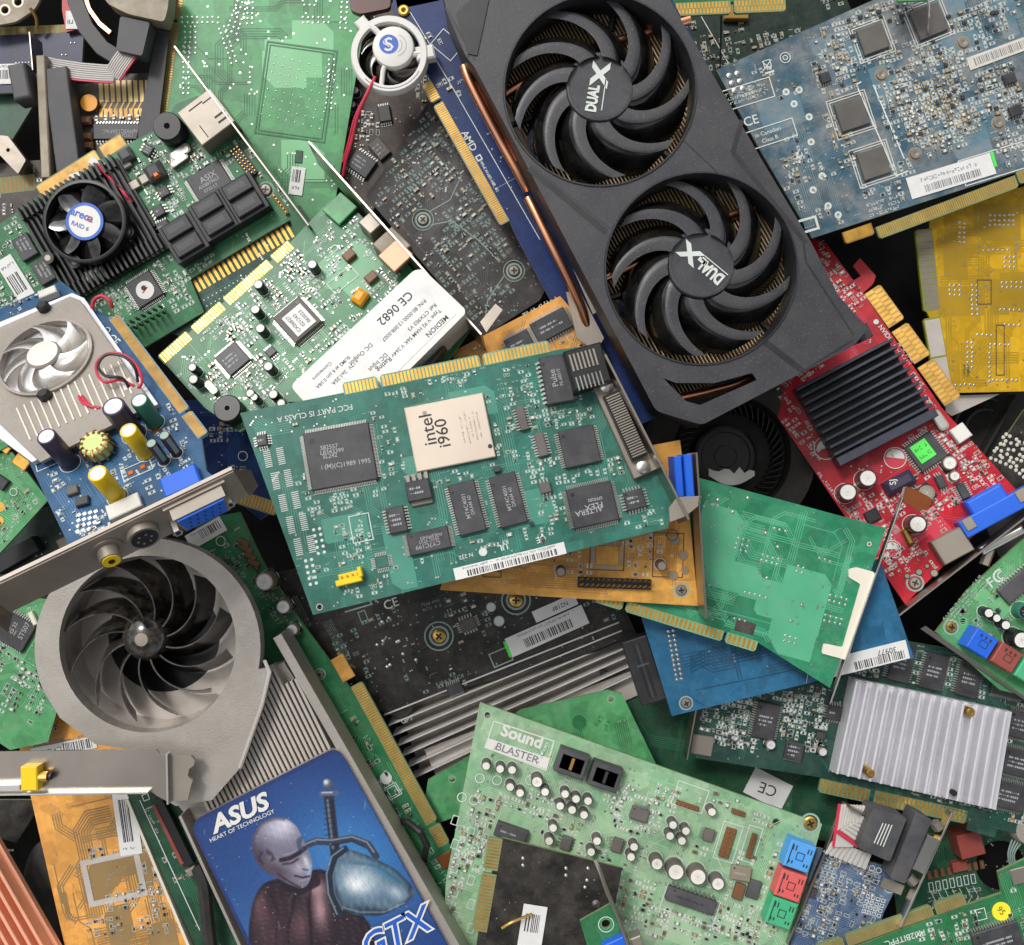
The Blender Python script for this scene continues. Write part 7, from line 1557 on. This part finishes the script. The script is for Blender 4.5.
mb = MB(); mb.prism(rpoly([T.P(*p, 20) for p in [(92, -20), (170, -20), (168, 8), (164, 22), (128, 14), (108, 4)]], 4), 0, 20, 'beige'); T.part('plug_body', mb, bevel=1.5)
T = Thing('port_connector', 'long dark grey connector block with a pale metal shell, standing beside the gold contacts', 'connector', (36, 62), (49, 175), 0)
mb = MB(); mb.box(62, 21, -16, 104, 24, 22, 'plug_grey', 1, c=1); T.part('connector_body', mb, bevel=.8); mb = MB(); mb.box(58, 4, -14, 122, 9, 22, 'beige', -4, c=1); mb.wall((-26, 1), (12, 0), -16, 10, 1.4, 'steel'); T.part('metal_shell', mb)
mb = MB(); mb.box(22, -14, -12, 36, 18, 24, 'plug_grey', 4, c=2); T.part('plug_hood', mb, bevel=1)
T = Board('interface_board', 'olive board with wide gold contacts and an orange round sticker at the upper left', 'circuit board', [(76, 84), (150, 80), (146, 150), (80, 170)], -20, A=(76, 84), B=(150, 80), mask='pcb_umber', seed=183)
mb = MB()
for i in range(9): q = T.P(101+i*5.8, 91); mb.flat(q[0], q[1], .3, 4, 22, 'gold_pale', 0); q0 = T.P(101+i*5.8, 102); q1 = T.P(96+i*5.8, 112); mb.line([q0, q1], 1.4, .3, 'gold_dull'); q = T.P(101+i*5, 113); mb.flat(q[0], q[1], .35, 3.4, 9, 'gold_dull', 0)
mb.box(*T.P(122, 88), .02, 54, 28, .1, 'pcb_umber'); T.part('edge_contacts', mb)
x, y = T.P(88, 102, 8); mb = MB(); mb.cyl(x, y, 5, 8.6, 1.2, 'orange', 24); T.part('round_sticker', mb)
T.chip(118, 133, 46, 16, 0, pins='d', npin=14, marks=0, text=[('NM93C12APAC', 3.6, 2, -2, 181), ('CFQPC2', 3.4, 6, 2, 181)]); 
for (a, b) in ((87, 122), (88, 138), (89, 147)): T.block('inductor', a, b, 12, 8, 6, 'smd_brown', 0, c=2)
T.cluster(118, 118, 50, 10, 0, p=1, kinds='t'); T.fin()
T = Board('green_board_corner', 'plain teal green board corner left of the grey connector block', 'circuit board', [(-20, 95), (20, 92), (34, 104), (12, 140), (-20, 134)], -52, mask='pcb_deep', seed=184); T.traces(6); T.fin()
T = Thing('metal_clip', 'bent steel clip at the left edge above the controller card', 'metal clip', (0, 135), (26, 165), -30)
mb = MB(); mb.prism(rpoly([T.P(*p) for p in [(-15, 134), (8, 136), (26, 160), (18, 174), (-5, 150), (-15, 160)]], 2), -8, 0, 'steel_dark', holes=[circle(*T.P(8, 150), 2, 10)]); T.part('clip_plate', mb, bevel=.6)
T = Board('shaded_board', 'dark olive board with dull gold contacts in shadow above the controller card', 'circuit board', [(-20, 165), (40, 160), (45, 195), (20, 235), (-20, 235)], -46, mask='pcb_brown', seed=185)
T.edge((-20, 196), (36, 190), 16, pitch=4, gold='gold_gap'); T.fill(8, (14, 24), p=.8); T.fin()
T = Thing('brass_connector', 'dusty brass and black metal connector at the top edge beside the shroud', 'connector', (350, 5), (450, 5), 20)
mb = MB(); mb.prism(rpoly([T.P(*p) for p in [(348, -20), (392, -20), (390, 8), (360, 14), (350, 10)]], 4), -8, 0, 'brown_cap'); T.part('brown_hood', mb, bevel=1.5)
mb = MB(); mb.box(*T.P(418, 2), -6, 46, 20, 16, 'beige', 12, c=1.5); x, y = T.P(405, 16); mb.lathe(x, y, [(6, 0), (6, 12), (4, 13), (2, 13), (1.5, 10), (.3, 10)], 'brass', 16); T.part('brass_body', mb, bevel=.8)
bpy.context.view_layer.update()
